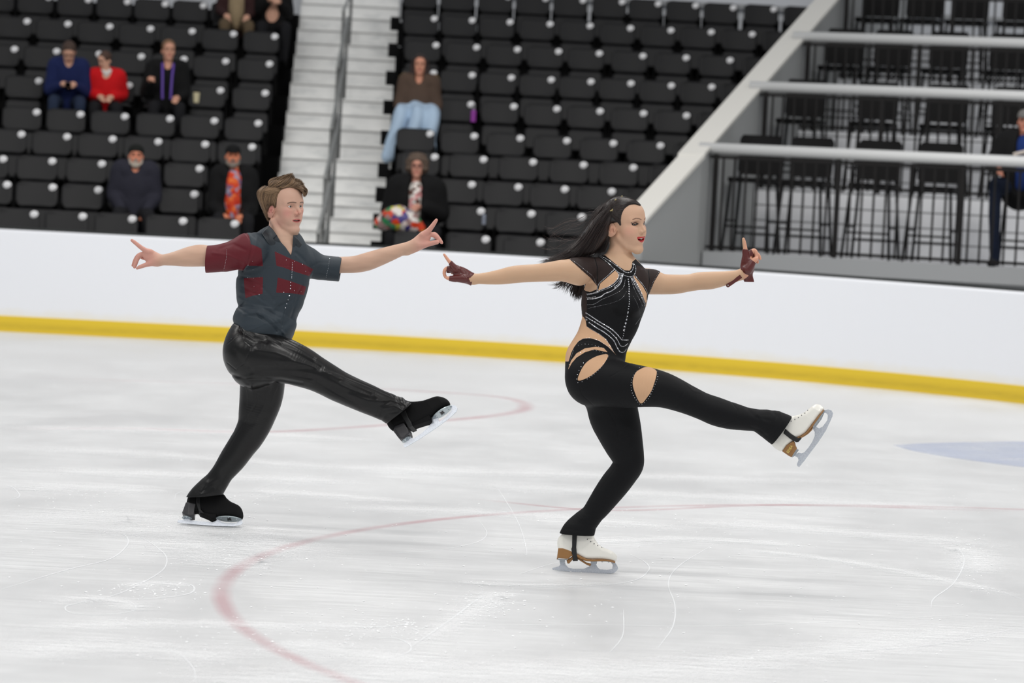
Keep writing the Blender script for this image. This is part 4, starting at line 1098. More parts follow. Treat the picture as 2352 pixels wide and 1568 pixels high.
# V neck opening and neck hole, cuffs cut and hollowed
_Vp = np.array([px('mf', *p) for p in [(380, 990), (450, 1070), (520, 1175), (590, 1300), (680, 1400), (772, 1535), (792, 1420), (812, 1180), (800, 900), (400, 850)]])
def vcut(P): 
    dd = poly_sd(proj(P), _Vp) / FM.S; return np.maximum(dd, (P[:, 1] - MY) - 0.0).astype(f32)
mS.add(vcut, *BIG, k=.003, op='s')
mS.add(*sweep(S_('mf', [(560, 850, 205), (600, 1050, 195, -.003), (640, 1230, 185, -.006)]), 1.0), k=.004, op='s')
def cutpl(fig, a, b, d=0.0, flip=False):
    A, B = fig.P('m', *a, d), fig.P('m', *b, d); t = B - A; n = np.array([t[2], 0, -t[0]]); n = -n if flip else n; return plane(A, n)
_c1 = cutpl(FM, (622, 560), (612, 760)); _c2 = cutpl(FM, (1558, 640), (1532, 830), flip=True)
if _c1(np.array([FM.P('m', 560, 660)], f32))[0] < 0: _c1 = cutpl(FM, (622, 560), (612, 760), flip=True)
if _c2(np.array([FM.P('m', 1640, 740)], f32))[0] < 0: _c2 = cutpl(FM, (1558, 640), (1532, 830))
mS.add(_c1, *BIG, k=.002, op='i'); mS.add(_c2, *BIG, k=.002, op='i')
cav1 = sweep([(*q[:3], q[3] + .013) for q in S_('m', [(650, 662, 58, -.095), (520, 664, 62, -.088)])]); mS.add(*cav1, k=.002, op='s')
cav2 = sweep([(*q[:3], q[3] + .009) for q in S_('m', [(1480, 732, 58, .11), (1700, 736, 60, .115)])]); mS.add(*cav2, k=.002, op='s')
def shirt_extra(Q, uv_):
    x = (uv_[:, 0] - 280) / K['m'][2]; y = (uv_[:, 1] - 380) / K['m'][2]
    lowr = np.clip((y - 930) / 120, 0, 1)
    f = 0.0034 * np.sin((y * 0.8 + x * 0.35) / 17 + 1.2 * np.sin(x / 60)) * lowr
    slv = np.clip((x - 1330) / 60, 0, 1) * np.clip((1480 - x) / 60, 0, 1)
    f += 0.0028 * np.sin((x - y * .5) / 16) * slv
    sl2 = np.clip((x - 690) / 60, 0, 1) * np.clip((900 - x) / 60, 0, 1)
    f += 0.0026 * np.sin((x * 0.9 + y * .35) / 22 + np.sin(y / 40)) * sl2
    return f + 0.0014 * wob(Q, 34, 3)
mS.post = carve(FM, [
    ('m', [(820, 780), (900, 800), (1000, 860), (1080, 960)], 4.5, .0035), ('m', [(840, 900), (940, 930), (1060, 1010), (1120, 1100)], 4.5, -.0035), ('m', [(860, 860), (930, 900), (1000, 960)], 4.0, .003),
    ('m', [(1000, 1050), (1080, 1090), (1130, 1150)], 3.5, -.004), ('m', [(1260, 900), (1200, 960), (1120, 1000)], 4.0, .003), ('m', [(830, 1010), (900, 1060), (1000, 1080)], 3.5, .004), ('m', [(960, 520), (940, 620), (900, 700)], 4.0, -.003),
    ('m', [(1200, 640), (1200, 740), (1195, 900), (1165, 1010), (1140, 1110), (1130, 1180)], 1.1, .0022),
    ('m', [(1235, 650), (1232, 900), (1215, 1000)], .9, .0012),
    ('m', [(875, 473), (912, 530), (915, 600), (895, 700), (860, 750)], 1.4, .0028),
    ('m', [(1360, 620), (1385, 700), (1335, 830)], 1.4, .0028),
    ('m', [(745, 590), (725, 750)], .8, .0014), ('m', [(1475, 640), (1450, 815)], .8, .0014),
    ('m', [(1003, 590), (1003, 910)], .7, .0010), ('m', [(1100, 600), (1100, 900)], .7, .0010), ('m', [(890, 712), (1200, 712)], .7, .0010),
    ('m', [(860, 1060), (960, 1040), (1060, 1100), (1150, 1190)], 3.0, -.004), ('m', [(850, 1000), (1000, 1010), (1120, 1080)], 3.0, .0035),
    ('m', [(830, 940), (950, 1000), (1080, 1020)], 3.5, -.003), ('m', [(1000, 860), (900, 940), (850, 1000)], 3.0, .0025),
    ('m', [(960, 1060), (1060, 1130), (1100, 1180)], 2.5, .004), ('m', [(700, 590), (790, 560), (880, 600)], 4.0, .003),
    ('m', [(650, 620), (760, 640), (870, 690)], 4.0, -.003), ('m', [(1280, 850), (1240, 960), (1200, 1080)], 3.0, .003),
    ('m', [(1340, 720), (1400, 690), (1470, 690)], 3.0, .003), ('m', [(1330, 770), (1400, 760), (1460, 775)], 3.0, -.003),
    ('m', [(920, 480), (1000, 540), (1030, 600)], 4.0, .0025), ('m', [(1240, 620), (1300, 680), (1340, 760)], 4.0, .0025)], extra=shirt_extra)
sp_, sq_ = mS.mesh(0.0024); sq_ = orient(sp_, sq_)
M_shirt = mat('shirt_cloth', (62, 74, 82), rough=0.55, spec=0.35, bump=0.05, bscale=500)
def _shirt(m, c0, c1):
    nt, p = nodes(m); N = nt.nodes.new; L = nt.links.new
    a = N('ShaderNodeAttribute'); a.attribute_name = 'patch'
    r = N('ShaderNodeMath'); r.operation = 'LESS_THAN'; r.inputs[1].default_value = 0.0; L(a.outputs['Fac'], r.inputs[0])
    mx = N('ShaderNodeMix'); mx.data_type = 'RGBA'; mx.inputs[6].default_value = (*lin(c0), 1); mx.inputs[7].default_value = (*lin(c1), 1)
    L(r.outputs[0], mx.inputs[0]); L(mx.outputs[2], p.inputs['Base Color'])
_shirt(M_shirt, (42, 52, 60), (92, 14, 27))
shirt = big_mesh('shirt', sp_, sq_, M_shirt, man)
uv = proj(sp_)
def cpoly(k, P): return np.array([px(k, *p) for p in P])
_pat = [cpoly('m', P) for P in (
    [(560, 540), (780, 500), (800, 440), (878, 462), (905, 500), (916, 560), (912, 640), (893, 700), (862, 745), (822, 746), (700, 790), (560, 800)],
    [(914, 558), (955, 572), (992, 592), (1003, 715), (880, 712), (905, 640)],
    [(1086, 610), (1200, 662), (1300, 705), (1360, 738), (1332, 786), (1215, 750), (1150, 725), (1098, 712)],
    [(866, 800), (1003, 792), (1000, 912), (930, 925), (878, 943)],
    [(1108, 795), (1200, 822), (1310, 862), (1294, 920), (1185, 905), (1096, 903)])]
d_ = np.min([poly_sd(uv, p) for p in _pat], 0) / FM.S
front = sp_[:, 1] < MY + .04; isl = uv[:, 0] < px('m', 900, 0)[0]
set_attr(shirt, 'patch', np.where(front | isl, d_, 1.0))
shirt['_w'] = list(man['_w'])
tr_shirt = BVHTree.FromPolygons([tuple(v) for v in sp_], [tuple(map(int, f)) for f in sq_])
def on_surface(tree, k, x, y, lift=0.0):
    u, v = px(k, x, y); d = ray(u, v); dn = Vector(d).normalized(); h = tree.ray_cast(Vector(CP), dn)
    if h[0] is None: return None, None
    return h[0] - dn * lift, h[1]
# collar: slabs lying on the shirt and round the neck
mC = Field(); neckc = sweep([(*q[:3], q[3] + .010) for q in S_('mf', [(590, 960, 200, 0), (600, 1060, 200, -.003), (640, 1240, 215, -.008)])])
mC.add(*sweep(S_('m', [(1110, 620, 207, 0, .62), (1128, 560, 142, 0, .62), (1135, 520, 102, 0, .7)]))); mC.add(*sweep(S_('m', [(905, 577, 92, -.10), (1010, 545, 72, -.05), (1130, 535, 62, .01), (1240, 590, 62, .06), (1310, 650, 72, .10)])), k=.03)
mC.add(*neckc, k=.03)
_cl = [cpoly('mf', P) for P in ([(372, 995), (300, 1075), (245, 1150), (330, 1290), (400, 1380), (440, 1420), (480, 1400), (490, 1300), (455, 1235), (520, 1180), (455, 1085)],
    [(820, 1170), (905, 1250), (972, 1335), (925, 1420), (893, 1420), (860, 1340), (835, 1420), (800, 1500), (780, 1530), (795, 1400), (812, 1180)],
    [(520, 1178), (455, 1235), (490, 1300), (480, 1400), (600, 1450), (700, 1500), (772, 1540), (680, 1400), (590, 1300)])]
def colpost(P, d):
    u_ = proj(P.astype(float)); c = np.min([poly_sd(u_, p) for p in _cl[:2]], 0) / FM.S
    c2 = poly_sd(u_, _cl[2]) / FM.S
    s = np.abs(P[:, 1] - 0) * 0
    o = smax(smax(d - .010, c, .004), -(d - .003), .002); o2 = smax(smax(d - .004, c2, .004), -(d + .004), .002)
    o = np.minimum(o, o2)
    return np.maximum(o, (P[:, 1] - MY) - .03).astype(f32)
mC.post = colpost
cp_, cq_ = mC.mesh(0.0020)
big_mesh('collar', cp_, orient(cp_, cq_), mat('collar_cloth', (30, 37, 43), rough=0.5), man)
# shirt stones and buttons
def stones(name, tree, k, lines, parent, m, step=None, far=None, seed=1, flat=0.6):
    rn = random.Random(seed); mb = MB(); cnt = 0
    for L, r, gap in lines:
        P = np.array(catmull([px(k, *p) for p in L], 10)); seg = np.linalg.norm(np.diff(P, axis=0), axis=1); cs = np.r_[0, np.cumsum(seg)]
        rpx = r * K[k][2]; dist = np.arange(0, cs[-1], gap * K[k][2])
        for s in dist:
            x = np.interp(s, cs, P[:, 0]); y = np.interp(s, cs, P[:, 1]); d = Vector(ray(x, y)).normalized(); h = tree.ray_cast(Vector(CP), d)
            if h[0] is None: continue
            rr = rpx * rn.uniform(.8, 1.15) * h[0].y / FPX; nrm = h[1] if h[1].dot(d) < 0 else -h[1]
            rot = nrm.to_track_quat('Z', 'Y').to_matrix() @ Matrix.Rotation(rn.uniform(0, 1), 3, 'Z')
            mb.ball(h[0] + nrm * rr * .25, rr, 6, sc=(1, 1, flat), rot=rot); cnt += 1
    o = mb.build(name, m, parent); tag(o, kind='stuff'); return o
M_gem = mat('cut_glass', (236, 238, 244), rough=0.08, metal=0.75, spec=0.8)
M_gemd = mat('dark_cut_glass', (90, 92, 104), rough=0.1, metal=0.7)
stones('shirt_stones', tr_shirt, 'm', [([(1212, 690), (1210, 740), (1206, 800)], 3.2, 12), ([(1200, 830), (1198, 880)], 4.2, 22), ([(1190, 925), (1178, 960), (1168, 990), (1160, 1015)], 5.5, 30),
    ([(745, 600), (742, 660), (722, 750)], 2.0, 11), ([(1478, 650), (1468, 720), (1450, 800)], 2.0, 12), ([(1010, 500), (1050, 560)], 2.2, 12), ([(898, 708), (960, 711)], 2.6, 58), ([(1168, 672), (1242, 686), (1303, 718), (1302, 778)], 3, 60),
    ([(895, 796), (940, 796)], 3.2, 60), ([(976, 916), (977, 917)], 3, 90), ([(1150, 900), (1168, 899)], 3, 90), ([(1225, 888), (1296, 900)], 2.6, 50), ([(940, 860), (925, 640)], 1.8, 60), ], man, M_gem, seed=4)
stones('shirt_trim_stones', tr_shirt, 'm', [([(1215, 750), (1330, 786)], 1.5, 13), ([(1100, 905), (1290, 918)], 1.5, 13), ([(920, 562), (990, 590), (1000, 700)], 1.4, 15), ([(872, 800), (1003, 794)], 1.4, 15), ([(1108, 797), (1306, 864)], 1.4, 14), ([(1092, 612), (1356, 738)], 1.4, 15)], man, M_gemd, seed=5)

# --- trousers -----------------------------------------------------------
mT = Field()
mT.add(*sweep(S_('ml', [(650, 118, 164, -.01, .75), (600, 200, 180, -.02, .8), (585, 290, 172, -.03, .85), (600, 370, 150, -.04, .9)])))
mT.add(*sweep(S_('ml', [(575, 275, 160, -.06, .9), (660, 300, 170, -.07, .85), (760, 315, 168, -.09, .75), (850, 335, 152, -.10, .75), (940, 370, 138, -.10, .8), (1030, 412, 122, -.10, .85), (1120, 458, 113, -.10, .9), (1200, 502, 108, -.10, .9), (1300, 548, 104, -.10, .9), (1400, 590, 102, -.095, .85), (1480, 625, 98, -.09, .8), (1550, 655, 100, -.085, .75), (1612, 690, 106, -.08, .7), (1680, 735, 106, -.08, .7)])), k=.05)
mT.add(*sweep(S_('ml', [(670, 330, 150, .04, .8), (672, 470, 156, .07, .75), (662, 580, 150, .08, .75), (640, 680, 134, .08, .8), (617, 765, 118, .08, .85), (575, 850, 108, .08, .9), (530, 915, 101, .08, .9), (472, 1000, 95, .08, .9), (432, 1055, 86, .08, .9), (395, 1105, 79, .08, .85), (350, 1170, 84, .08, .8), (312, 1220, 97, .08, .75), (270, 1290, 118, .08, .7), (240, 1340, 122, .08, .7)])), k=.03)
# waistband edge and cuffs
def cut_line(fig, k, a, b, inside, dy=0.0):
    A, B = fig.P(k, *a, dy), fig.P(k, *b, dy); t = B - A; n = np.array([t[2], 0, -t[0]]); I = fig.P(k, *inside, dy)
    if (I - A) @ n > 0: n = -n
    return plane(A, n)
cN = cut_line(FM, 'ml', (1703, 622), (1520, 765), (1400, 600)); cF = cut_line(FM, 'ml', (140, 1282), (412, 1262), (400, 1100))
cW = cut_line(FM, 'ml', (462, 62), (870, 150), (600, 300))
NB = (FM.P('ml', 1300, 400)[0]); FB = FM.P('ml', 0, 1180)[2]
def tcuts(P, d):
    d = np.where(P[:, 0] > NB, smax(d, cN(P), .003), d); d = np.where(P[:, 2] < FB, smax(d, cF(P), .003), d)
    return smax(d, cW(P), .004)
cvN = sweep(S_('ml', [(1585, 685, 84, -.085, .62), (1740, 790, 88, -.08, .62)])); cvF = sweep(S_('ml', [(290, 1262, 90, .08, .60), (230, 1380, 104, .08, .60)]))
FOLDS = [
    ('ml', [(700, 175), (820, 240), (960, 310), (1080, 380)], 5.25, 0.002625), ('ml', [(620, 150), (760, 150), (900, 230), (1020, 310)], 6, -0.003),
    ('ml', [(600, 90), (720, 110), (840, 160)], 3.75, 0.003), ('ml', [(590, 120), (700, 150), (800, 200)], 3.75, -0.00225), ('ml', [(560, 150), (640, 200), (600, 240)], 4.5, 0.00225),
    ('ml', [(500, 430), (620, 390), (760, 370), (900, 380), (1070, 385)], 6.75, 0.00375), ('ml', [(500, 455), (640, 430), (800, 430), (1000, 470)], 5.25, -0.00375), ('ml', [(460, 420), (560, 455), (800, 455), (950, 480)], 3.75, 0.00375),
    ('ml', [(800, 330), (960, 350), (1100, 400), (1200, 450)], 6, -0.003), ('ml', [(880, 420), (1050, 450), (1200, 540), (1300, 600)], 6.75, 0.003),
    ('ml', [(1100, 390), (1250, 440), (1400, 500), (1560, 570), (1680, 660)], 1.2, 0.0022),
    ('ml', [(1150, 430), (1280, 500), (1420, 560)], 6, 0.003), ('ml', [(1100, 540), (1280, 620), (1400, 640)], 6, -0.003), ('ml', [(1280, 560), (1400, 600), (1500, 610)], 5.25, -0.003375),
    ('ml', [(1460, 700), (1480, 640), (1560, 610), (1640, 640)], 3, 0.00216), ('ml', [(1480, 720), (1510, 660), (1580, 640), (1640, 670)], 3, -0.00216), ('ml', [(1500, 735), (1540, 690), (1600, 680)], 2.5, 0.00216),
    ('ml', [(1600, 570), (1610, 620), (1640, 660)], 2.2, 0.00216), ('ml', [(1640, 580), (1650, 625), (1670, 650)], 3.3, -0.00375), ('ml', [(1670, 600), (1670, 640)], 3, 0.00375),
    ('ml', [(640, 560), (620, 640), (560, 740), (490, 840), (400, 1000), (310, 1140), (250, 1240)], 1.3, 0.003),
    ('ml', [(760, 480), (760, 600), (700, 720)], 6.75, 0.003), ('ml', [(690, 560), (690, 640), (640, 720)], 6, -0.003), ('ml', [(620, 780), (600, 860), (520, 960), (430, 1080)], 6.75, -0.003),
    ('ml', [(560, 760), (620, 760), (690, 720)], 5.25, 0.00225), ('ml', [(400, 1120), (430, 1130), (400, 1180), (400, 1260)], 3, 0.00216), ('ml', [(290, 1170), (360, 1150), (420, 1190)], 4.5, -0.00375), ('ml', [(260, 1225), (330, 1205), (400, 1230)], 2.6, 0.00216), ('ml', [(250, 1250), (330, 1235), (390, 1255)], 3.3, -0.00375),
    ('ml', [(515, 85), (535, 130), (545, 175)], 1, 0.003), ('ml', [(555, 195), (592, 225), (553, 335), (490, 390), (430, 340)], 1, 0.0026), ('ml', [(480, 70), (560, 60), (660, 90), (740, 110), (860, 175)], 1.1, 0.0028),
    ('ml', [(500, 150), (430, 210)], 0.9, 0.002),
    ('ml', [(560, 520), (560, 640), (530, 740)], 5, .003), ('ml', [(600, 500), (600, 620), (570, 720), (480, 860)], 6, -.0035), ('ml', [(720, 500), (700, 620), (650, 720), (600, 800)], 6, -.003),
    ('ml', [(560, 900), (480, 1020), (400, 1120)], 6, .003), ('ml', [(420, 960), (340, 1090), (250, 1220)], 5, -.003), ('ml', [(640, 250), (760, 270), (900, 330)], 7, -.004), ('ml', [(480, 260), (520, 330), (600, 400)], 7, .003),
    ('ml', [(520, 120), (600, 160), (700, 200)], 5, .003), ('ml', [(1150, 500), (1300, 560), (1450, 600)], 6, .0035), ('ml', [(1050, 470), (1200, 560), (1350, 640)], 5, .003)]
def trous_extra(Q, uv_): return 0.0014 * wob(Q, 30, 8)
_cv = carve(FM, FOLDS, extra=trous_extra)
def tpost(P, d): 
    d = _cv(P, d); d = tcuts(P, d)
    lo, hi = P.min(0), P.max(0)
    for c in (cvN, cvF):
        if not ((c[1] > hi).any() or (c[2] < lo).any()): d = smax(d, -c[0](P), .002)
    return d
mT.post = tpost
tp_, tq_ = mT.mesh(0.0028); tq_ = orient(tp_, tq_)
M_leather = mat('black_leather', (8, 8, 9), rough=0.30, spec=0.38, bump=0.10, bscale=14)
trousers = big_mesh('trousers', tp_, tq_, M_leather, man); tr_tr = BVHTree.FromPolygons([tuple(v) for v in tp_], [tuple(map(int, f)) for f in tq_])
stones('trouser_stones', tr_tr, 'ml', [([(518, 85), (530, 130)], 3, 24), ([(430, 205), (480, 150), (520, 118)], 2, 13), ([(418, 210), (414, 280)], 3, 14)], man, M_gemd, seed=6)
_bl = MB()
for x, y in ((540, 32), (727, 75)):
    p_, n_ = on_surface(tr_tr, 'ml', x, y + 12)
    if p_: _bl.box(p_, (.010, .008, .045), Matrix.Rotation(.2, 3, 'Y'), bev=.002)
_bl.build('belt_loops', M_leather, man)
# --- skates -------------------------------------------------------------
bF = basis(FM, 'b3', (90, 1160), (1990, 1275), math.radians(27), .07)
skF, trF, _ = skate(man, bF, dict(
    upper=[(680, 230), (400, 440), (340, 620), (290, 800), (330, 950), (640, 900), (760, 900), (900, 960), (1050, 1000), (1250, 1020), (1500, 1030), (1800, 1055), (1990, 1090), (2060, 1030), (2050, 900), (1980, 780), (1850, 710), (1680, 640), (1560, 550), (1460, 430), (1180, 230)],
    heel=[(330, 640), (640, 700), (610, 860), (600, 1040), (480, 1050), (330, 1010), (230, 930), (280, 790)],
    arch=[(700, 760), (1000, 860), (1250, 900), (1265, 1050), (1150, 1130), (1020, 1060), (860, 1000), (720, 910), (660, 850)],
    blade=[(90, 1160), (200, 1185), (600, 1225), (1200, 1270), (1800, 1285), (1990, 1250), (2060, 1190), (2030, 1120), (1990, 1090), (1930, 1160), (1850, 1195), (1480, 1190), (1380, 1130), (1290, 1090), (1250, 1130), (1150, 1170), (700, 1135), (470, 1110), (430, 1040), (330, 1030), (300, 1090), (120, 1110)],
    edge=[(90, 1160), (600, 1225), (1200, 1272), (1800, 1287), (1990, 1250)],
    plates=[('sole_plate', 1630, 1075, .056, .037), ('heel_plate', 375, 1040, .021, .024)],
    eyem=M_blackboot, lacem=M_blackboot, laces=[((1300, 330), (1440, 420)), ((1380, 430), (1520, 510)), ((1450, 520), (1600, 590)), ((1540, 590), (1690, 630))]), colours=dict(upper=M_blackboot, heel=M_blacklea, sole=M_blackboot))
bN = basis(FM, 'b4', (600, 1420), (1870, 570), math.radians(27), -.085)
skN, trN, _ = skate(man, bN, dict(
    upper=[(120, 560), (170, 780), (200, 930), (320, 1050), (460, 1000), (640, 930), (750, 960), (900, 900), (1100, 810), (1260, 730), (1460, 590), (1620, 475), (1700, 420), (1690, 350), (1610, 285), (1500, 262), (1380, 275), (1240, 330), (1080, 380), (780, 395), (560, 330), (300, 350)],
    heel=[(370, 1090), (430, 985), (640, 905), (745, 1050), (770, 1150), (720, 1200), (640, 1270), (540, 1290), (495, 1240)],
    arch=[(640, 860), (900, 770), (1180, 700), (1260, 720), (1290, 830), (1100, 885), (900, 955), (740, 1035)],
    blade=[(590, 1370), (610, 1425), (650, 1430), (1000, 1225), (1400, 955), (1700, 735), (1870, 575), (1890, 500), (1850, 440), (1750, 425), (1700, 470), (1760, 520), (1740, 580), (1560, 755), (1450, 820), (1420, 740), (1330, 690), (1240, 740), (1290, 830), (1200, 940), (1050, 1085), (850, 1215), (790, 1215), (740, 1170), (660, 1260), (670, 1310)],
    edge=[(650, 1430), (1000, 1225), (1400, 955), (1700, 735), (1870, 575)],
    plates=[('sole_plate', 1520, 605, .050, .037), ('heel_plate', 668, 1250, .021, .024)],
    eyem=M_blackboot, lacem=M_blackboot, laces=[((860, 440), (840, 395)), ((940, 430), (905, 392)), ((1010, 430), (985, 385)), ((1080, 425), (1062, 380)), ((1150, 410), (1135, 372))]), colours=dict(upper=M_blackboot, heel=M_blacklea, sole=M_blackboot))
for b_, sk_, (cx, cy) in ((bF, skF, (1640, 1075)), (bN, skN, (1515, 609))):
    (a_, h_), = b2l(b_, [(cx, cy)])
    text_on('MK', b_, a_, h_ - .0020, 0, .027, -np.array(b_['ey']) * -1 * (1 if True else 1), np.array(b_['ex']), 0, M_ink, sk_)
def strap(fig, k, poly, b, w, m, root, name='underfoot_strap'):
    pl = b2l(b, poly); G = Field(); fn_, l_, h_ = pillow(b['o'], b['ex'], b['eu'], b['ey'], pl, w, .003); G.add(fn_, l_, h_)
    p_, q_ = G.mesh(.0022); return big_mesh(name, p_, orient(p_, q_), m, root)
strap(FM, 'b3', [(640, 380), (780, 390), (760, 600), (800, 880), (900, 990), (740, 930), (650, 700)], bF, .0395, M_strap, man)
strap(FM, 'b4', [(560, 690), (680, 620), (760, 800), (830, 900), (860, 985), (760, 1030), (690, 900)], bN, .0395, M_strap, man)

# --- hair ---------------------------------------------------------------
mH = Field()
_ho = [(172, 410), (215, 330), (290, 290), (360, 280), (380, 215), (450, 165), (640, 150), (720, 120), (790, 110), (820, 150), (870, 195), (930, 195), (970, 260), (1020, 330), (1035, 400), (1000, 440), (960, 400), (900, 352), (820, 330), (720, 345), (640, 370), (625, 450), (570, 600), (535, 695), (490, 700), (450, 660), (420, 700), (380, 760), (375, 830), (384, 900), (385, 960), (335, 880), (240, 700), (190, 570)]
hc = FM.P('mf', 600, 500, .01)
fnh, l_, h_ = pillow(hc, (1, 0, 0), (0, 0, 1), (0, 1, 0), [tuple(FM.P('mf', x, y, .01)[[0, 2]] - hc[[0, 2]]) for x, y in _ho], .066, .030)
skull = ellip(Wm(-0.006, 0, 0.040), np.array((0.106, 0.083, 0.092)) * hs, HM)
mH.add(lambda P: smax(smin(fnh(P) + .001, skull[0](P) , .0) , fnh(P), .01), l_, h_)
hp_, hq_ = mH.mesh(.0024); hq_ = orient(hp_, hq_)
M_hairm = attr_mat('brown_hair', rough=0.45, spec=0.35)
hb_ = big_mesh('hair_base', hp_, hq_, M_hairm, man); set_col(hb_, np.tile(L3(84, 66, 50), (len(hp_), 1)))
tr_h = BVHTree.FromPolygons([tuple(v) for v in hp_], [tuple(map(int, f)) for f in hq_])
def flow(fig, k, tree, guides, n, r0, r1, cols, rn, lift=(0, .004), jit=8, dyc=0.0, out=None, npt=14, ext=(.9, 1.06), bow=0.0):
    out = [] if out is None else out; G = [np.array(catmull([px(k, *p) for p in g_], 8)) for g_ in guides]
    G = [np.stack([np.interp(np.linspace(0, 1, npt), np.linspace(0, 1, len(g_)), g_[:, i]) for i in (0, 1)], 1) for g_ in G]
    for _ in range(n):
        t = rn.uniform(0, len(G) - 1); i = min(int(t), len(G) - 2); f = t - i; P2 = G[i] * (1 - f) + G[i + 1] * f
        e = rn.uniform(*ext); s0 = rn.uniform(0, .25); u = np.linspace(s0, min(1, e), npt); base_u = np.linspace(0, 1, npt)
        P2 = np.stack([np.interp(u, base_u, P2[:, j]) for j in (0, 1)], 1)
        j_ = np.array([rn.gauss(0, jit), rn.gauss(0, jit)]) * K[k][2]; w = rn.uniform(-1, 1) * jit * K[k][2]
        nrm = np.gradient(P2, axis=0)[:, ::-1] * [1, -1]; nrm /= np.linalg.norm(nrm, axis=1)[:, None] + 1e-9
        P2 = P2 + j_ + nrm * (w * np.sin(np.linspace(0, rn.uniform(2, 5), npt)))[:, None]
        lf = rn.uniform(*lift); last = None; pts3 = []
        for m_, (u_, v_) in enumerate(P2):
            dd = ray(u_, v_); y_ = None
            if tree is not None:
                hh = tree.ray_cast(Vector(CP), Vector(dd).normalized())
                if hh[0] is not None: y_ = hh[0].y
            if y_ is None: y_ = last if last is not None else fig.Y + dyc
            if last is not None: y_ = last + np.clip(y_ - last, -.012, .012)
            last = y_; pts3.append(CP + dd * (y_ - lf))
        pts3 = np.array(pts3); pts3[1:-1] = (pts3[:-2] + pts3[1:-1] * 2 + pts3[2:]) / 4
        c = cols[0] + (cols[1] - cols[0]) * rn.random(); out.append((pts3, r0 * rn.uniform(.7, 1.3), r1 * rn.uniform(.7, 1.2), c))
    return out
rn_ = random.Random(11); hcols = (L3(66, 50, 38), L3(148, 120, 92)); locks = []
side = [[(640, 380), (615, 480), (575, 600), (525, 700)], [(560, 350), (520, 470), (480, 590), (460, 670)], [(480, 320), (420, 430), (390, 540), (385, 630)], [(400, 290), (320, 400), (275, 520), (300, 650)], [(340, 285), (225, 380), (210, 520), (290, 740), (375, 940)], [(300, 285), (185, 370), (178, 480), (255, 700)]]
top = [[(370, 290), (375, 220), (450, 165), (620, 140)], [(400, 290), (480, 220), (590, 170), (680, 110), (780, 72)], [(480, 310), (620, 260), (700, 180), (750, 110), (800, 70)], [(580, 335), (720, 290), (790, 230), (840, 130)], [(660, 350), (800, 300), (880, 230), (955, 180)], [(740, 345), (860, 310), (940, 260), (1005, 245)], [(840, 340), (930, 330), (1000, 330), (1062, 380), (1040, 470)], [(890, 355), (960, 380), (990, 430), (995, 485)]]
flow(FM, 'mf', tr_h, side, 900, .0011, .0005, hcols, rn_, out=locks, jit=9)
flow(FM, 'mf', tr_h, top, 1100, .0013, .0005, hcols, rn_, out=locks, jit=11, lift=(-.002, .010))
flow(FM, 'mf', tr_h, [[(560, 345), (470, 330), (380, 330), (260, 370)], [(620, 370), (520, 380), (420, 400), (300, 430)]], 160, .0011, .0005, (L3(110, 88, 66), L3(168, 138, 108)), rn_, out=locks, jit=14, lift=(.002, .006))
strands('hair', locks, M_hairm, man)
# ================================================================ THE WOMAN
WY = ground(1345, 1317)[1] - 0.03
FW = Fig(WY)
wom = root_at('person', tuple(ground(1345, 1317)))
tag(wom, 'woman skater with long black hair, jewelled black catsuit, maroon fingerless gloves and white skates', 'person', 'the two ice dancers')
R_ = lambda k, L, dy=0.0: FW.st(k, L, dy)
wB = Field()
HW = frame((math.sin(math.radians(55)), -math.cos(math.radians(55)), 0.07), (-0.03, -0.06, 1)); ws = 0.955
HCw = FW.P('wf', 578, 674, 0.01)
Ww = head_field(wB, HCw, HW, ws, dict(jaw=0.049, jz=-.058, open=0.0075, nose=0.55, lips=0.089, chin=0.069, mw=0.030, smile=0.010, zu=-.060, eh=.0019, ew=.0145, ear=.92, ex=.004))
for sg in (-1, 1):
    wB.add(*ellip(Ww(.050, sg * .036, -.036), np.array((.032, .026, .026)) * ws, HW), k=.018)
wB.add(*sweep(R_('wf', [(480, 880, 180, .01), (500, 1000, 190, .012), (505, 1120, 198, .01), (490, 1260, 205, .005), (500, 1400, 205, 0)])), k=.012)
TW = [(1150, 1185, 188, 0, .80), (1168, 1120, 180, 0, .74), (1190, 1060, 176, 0, .68), (1218, 990, 180, 0, .64), (1244, 920, 190, 0, .62), (1252, 860, 202, 0, .62), (1262, 800, 214, 0, .62), (1280, 740, 214, 0, .60), (1288, 680, 205, 0, .58), (1290, 620, 160, 0, .56), (1292, 570, 108, 0, .58), (1290, 530, 90, 0, .7)]
wB.add(*sweep(R_('w', TW)), k=.025)
wB.add(*sweep(R_('w', [(1020, 585, 72, -.07), (1120, 570, 66, -.04), (1290, 580, 60, .01), (1430, 620, 50, .05), (1520, 655, 62, .08)])), k=.03)
for cx_, cy_, dy_ in ((1385, 812, -.050), (1290, 800, -.062)):
    wB.add(*ellip(FW.P('w', cx_, cy_, dy_), (.044, .050, .052)), k=.03)
ARW = R_('w', [(1030, 606, 86, -.07), (930, 592, 74, -.075), (850, 598, 67, -.075), (750, 607, 60, -.07), (660, 612, 59, -.07), (580, 620, 58, -.065), (500, 634, 51, -.06), (420, 643, 42, -.055), (350, 647, 35, -.052), (300, 650, 33, -.05)])
ALW = R_('w', [(1500, 672, 80, .07), (1590, 683, 70, .09), (1680, 684, 66, .10), (1770, 675, 59, .11), (1840, 663, 61, .115), (1920, 658, 60, .12), (2010, 645, 49, .125), (2090, 628, 39, .13), (2150, 612, 34, .13)])
wB.add(*sweep(ARW, n=14), k=.03); wB.add(*sweep(ALW, n=14), k=.03)
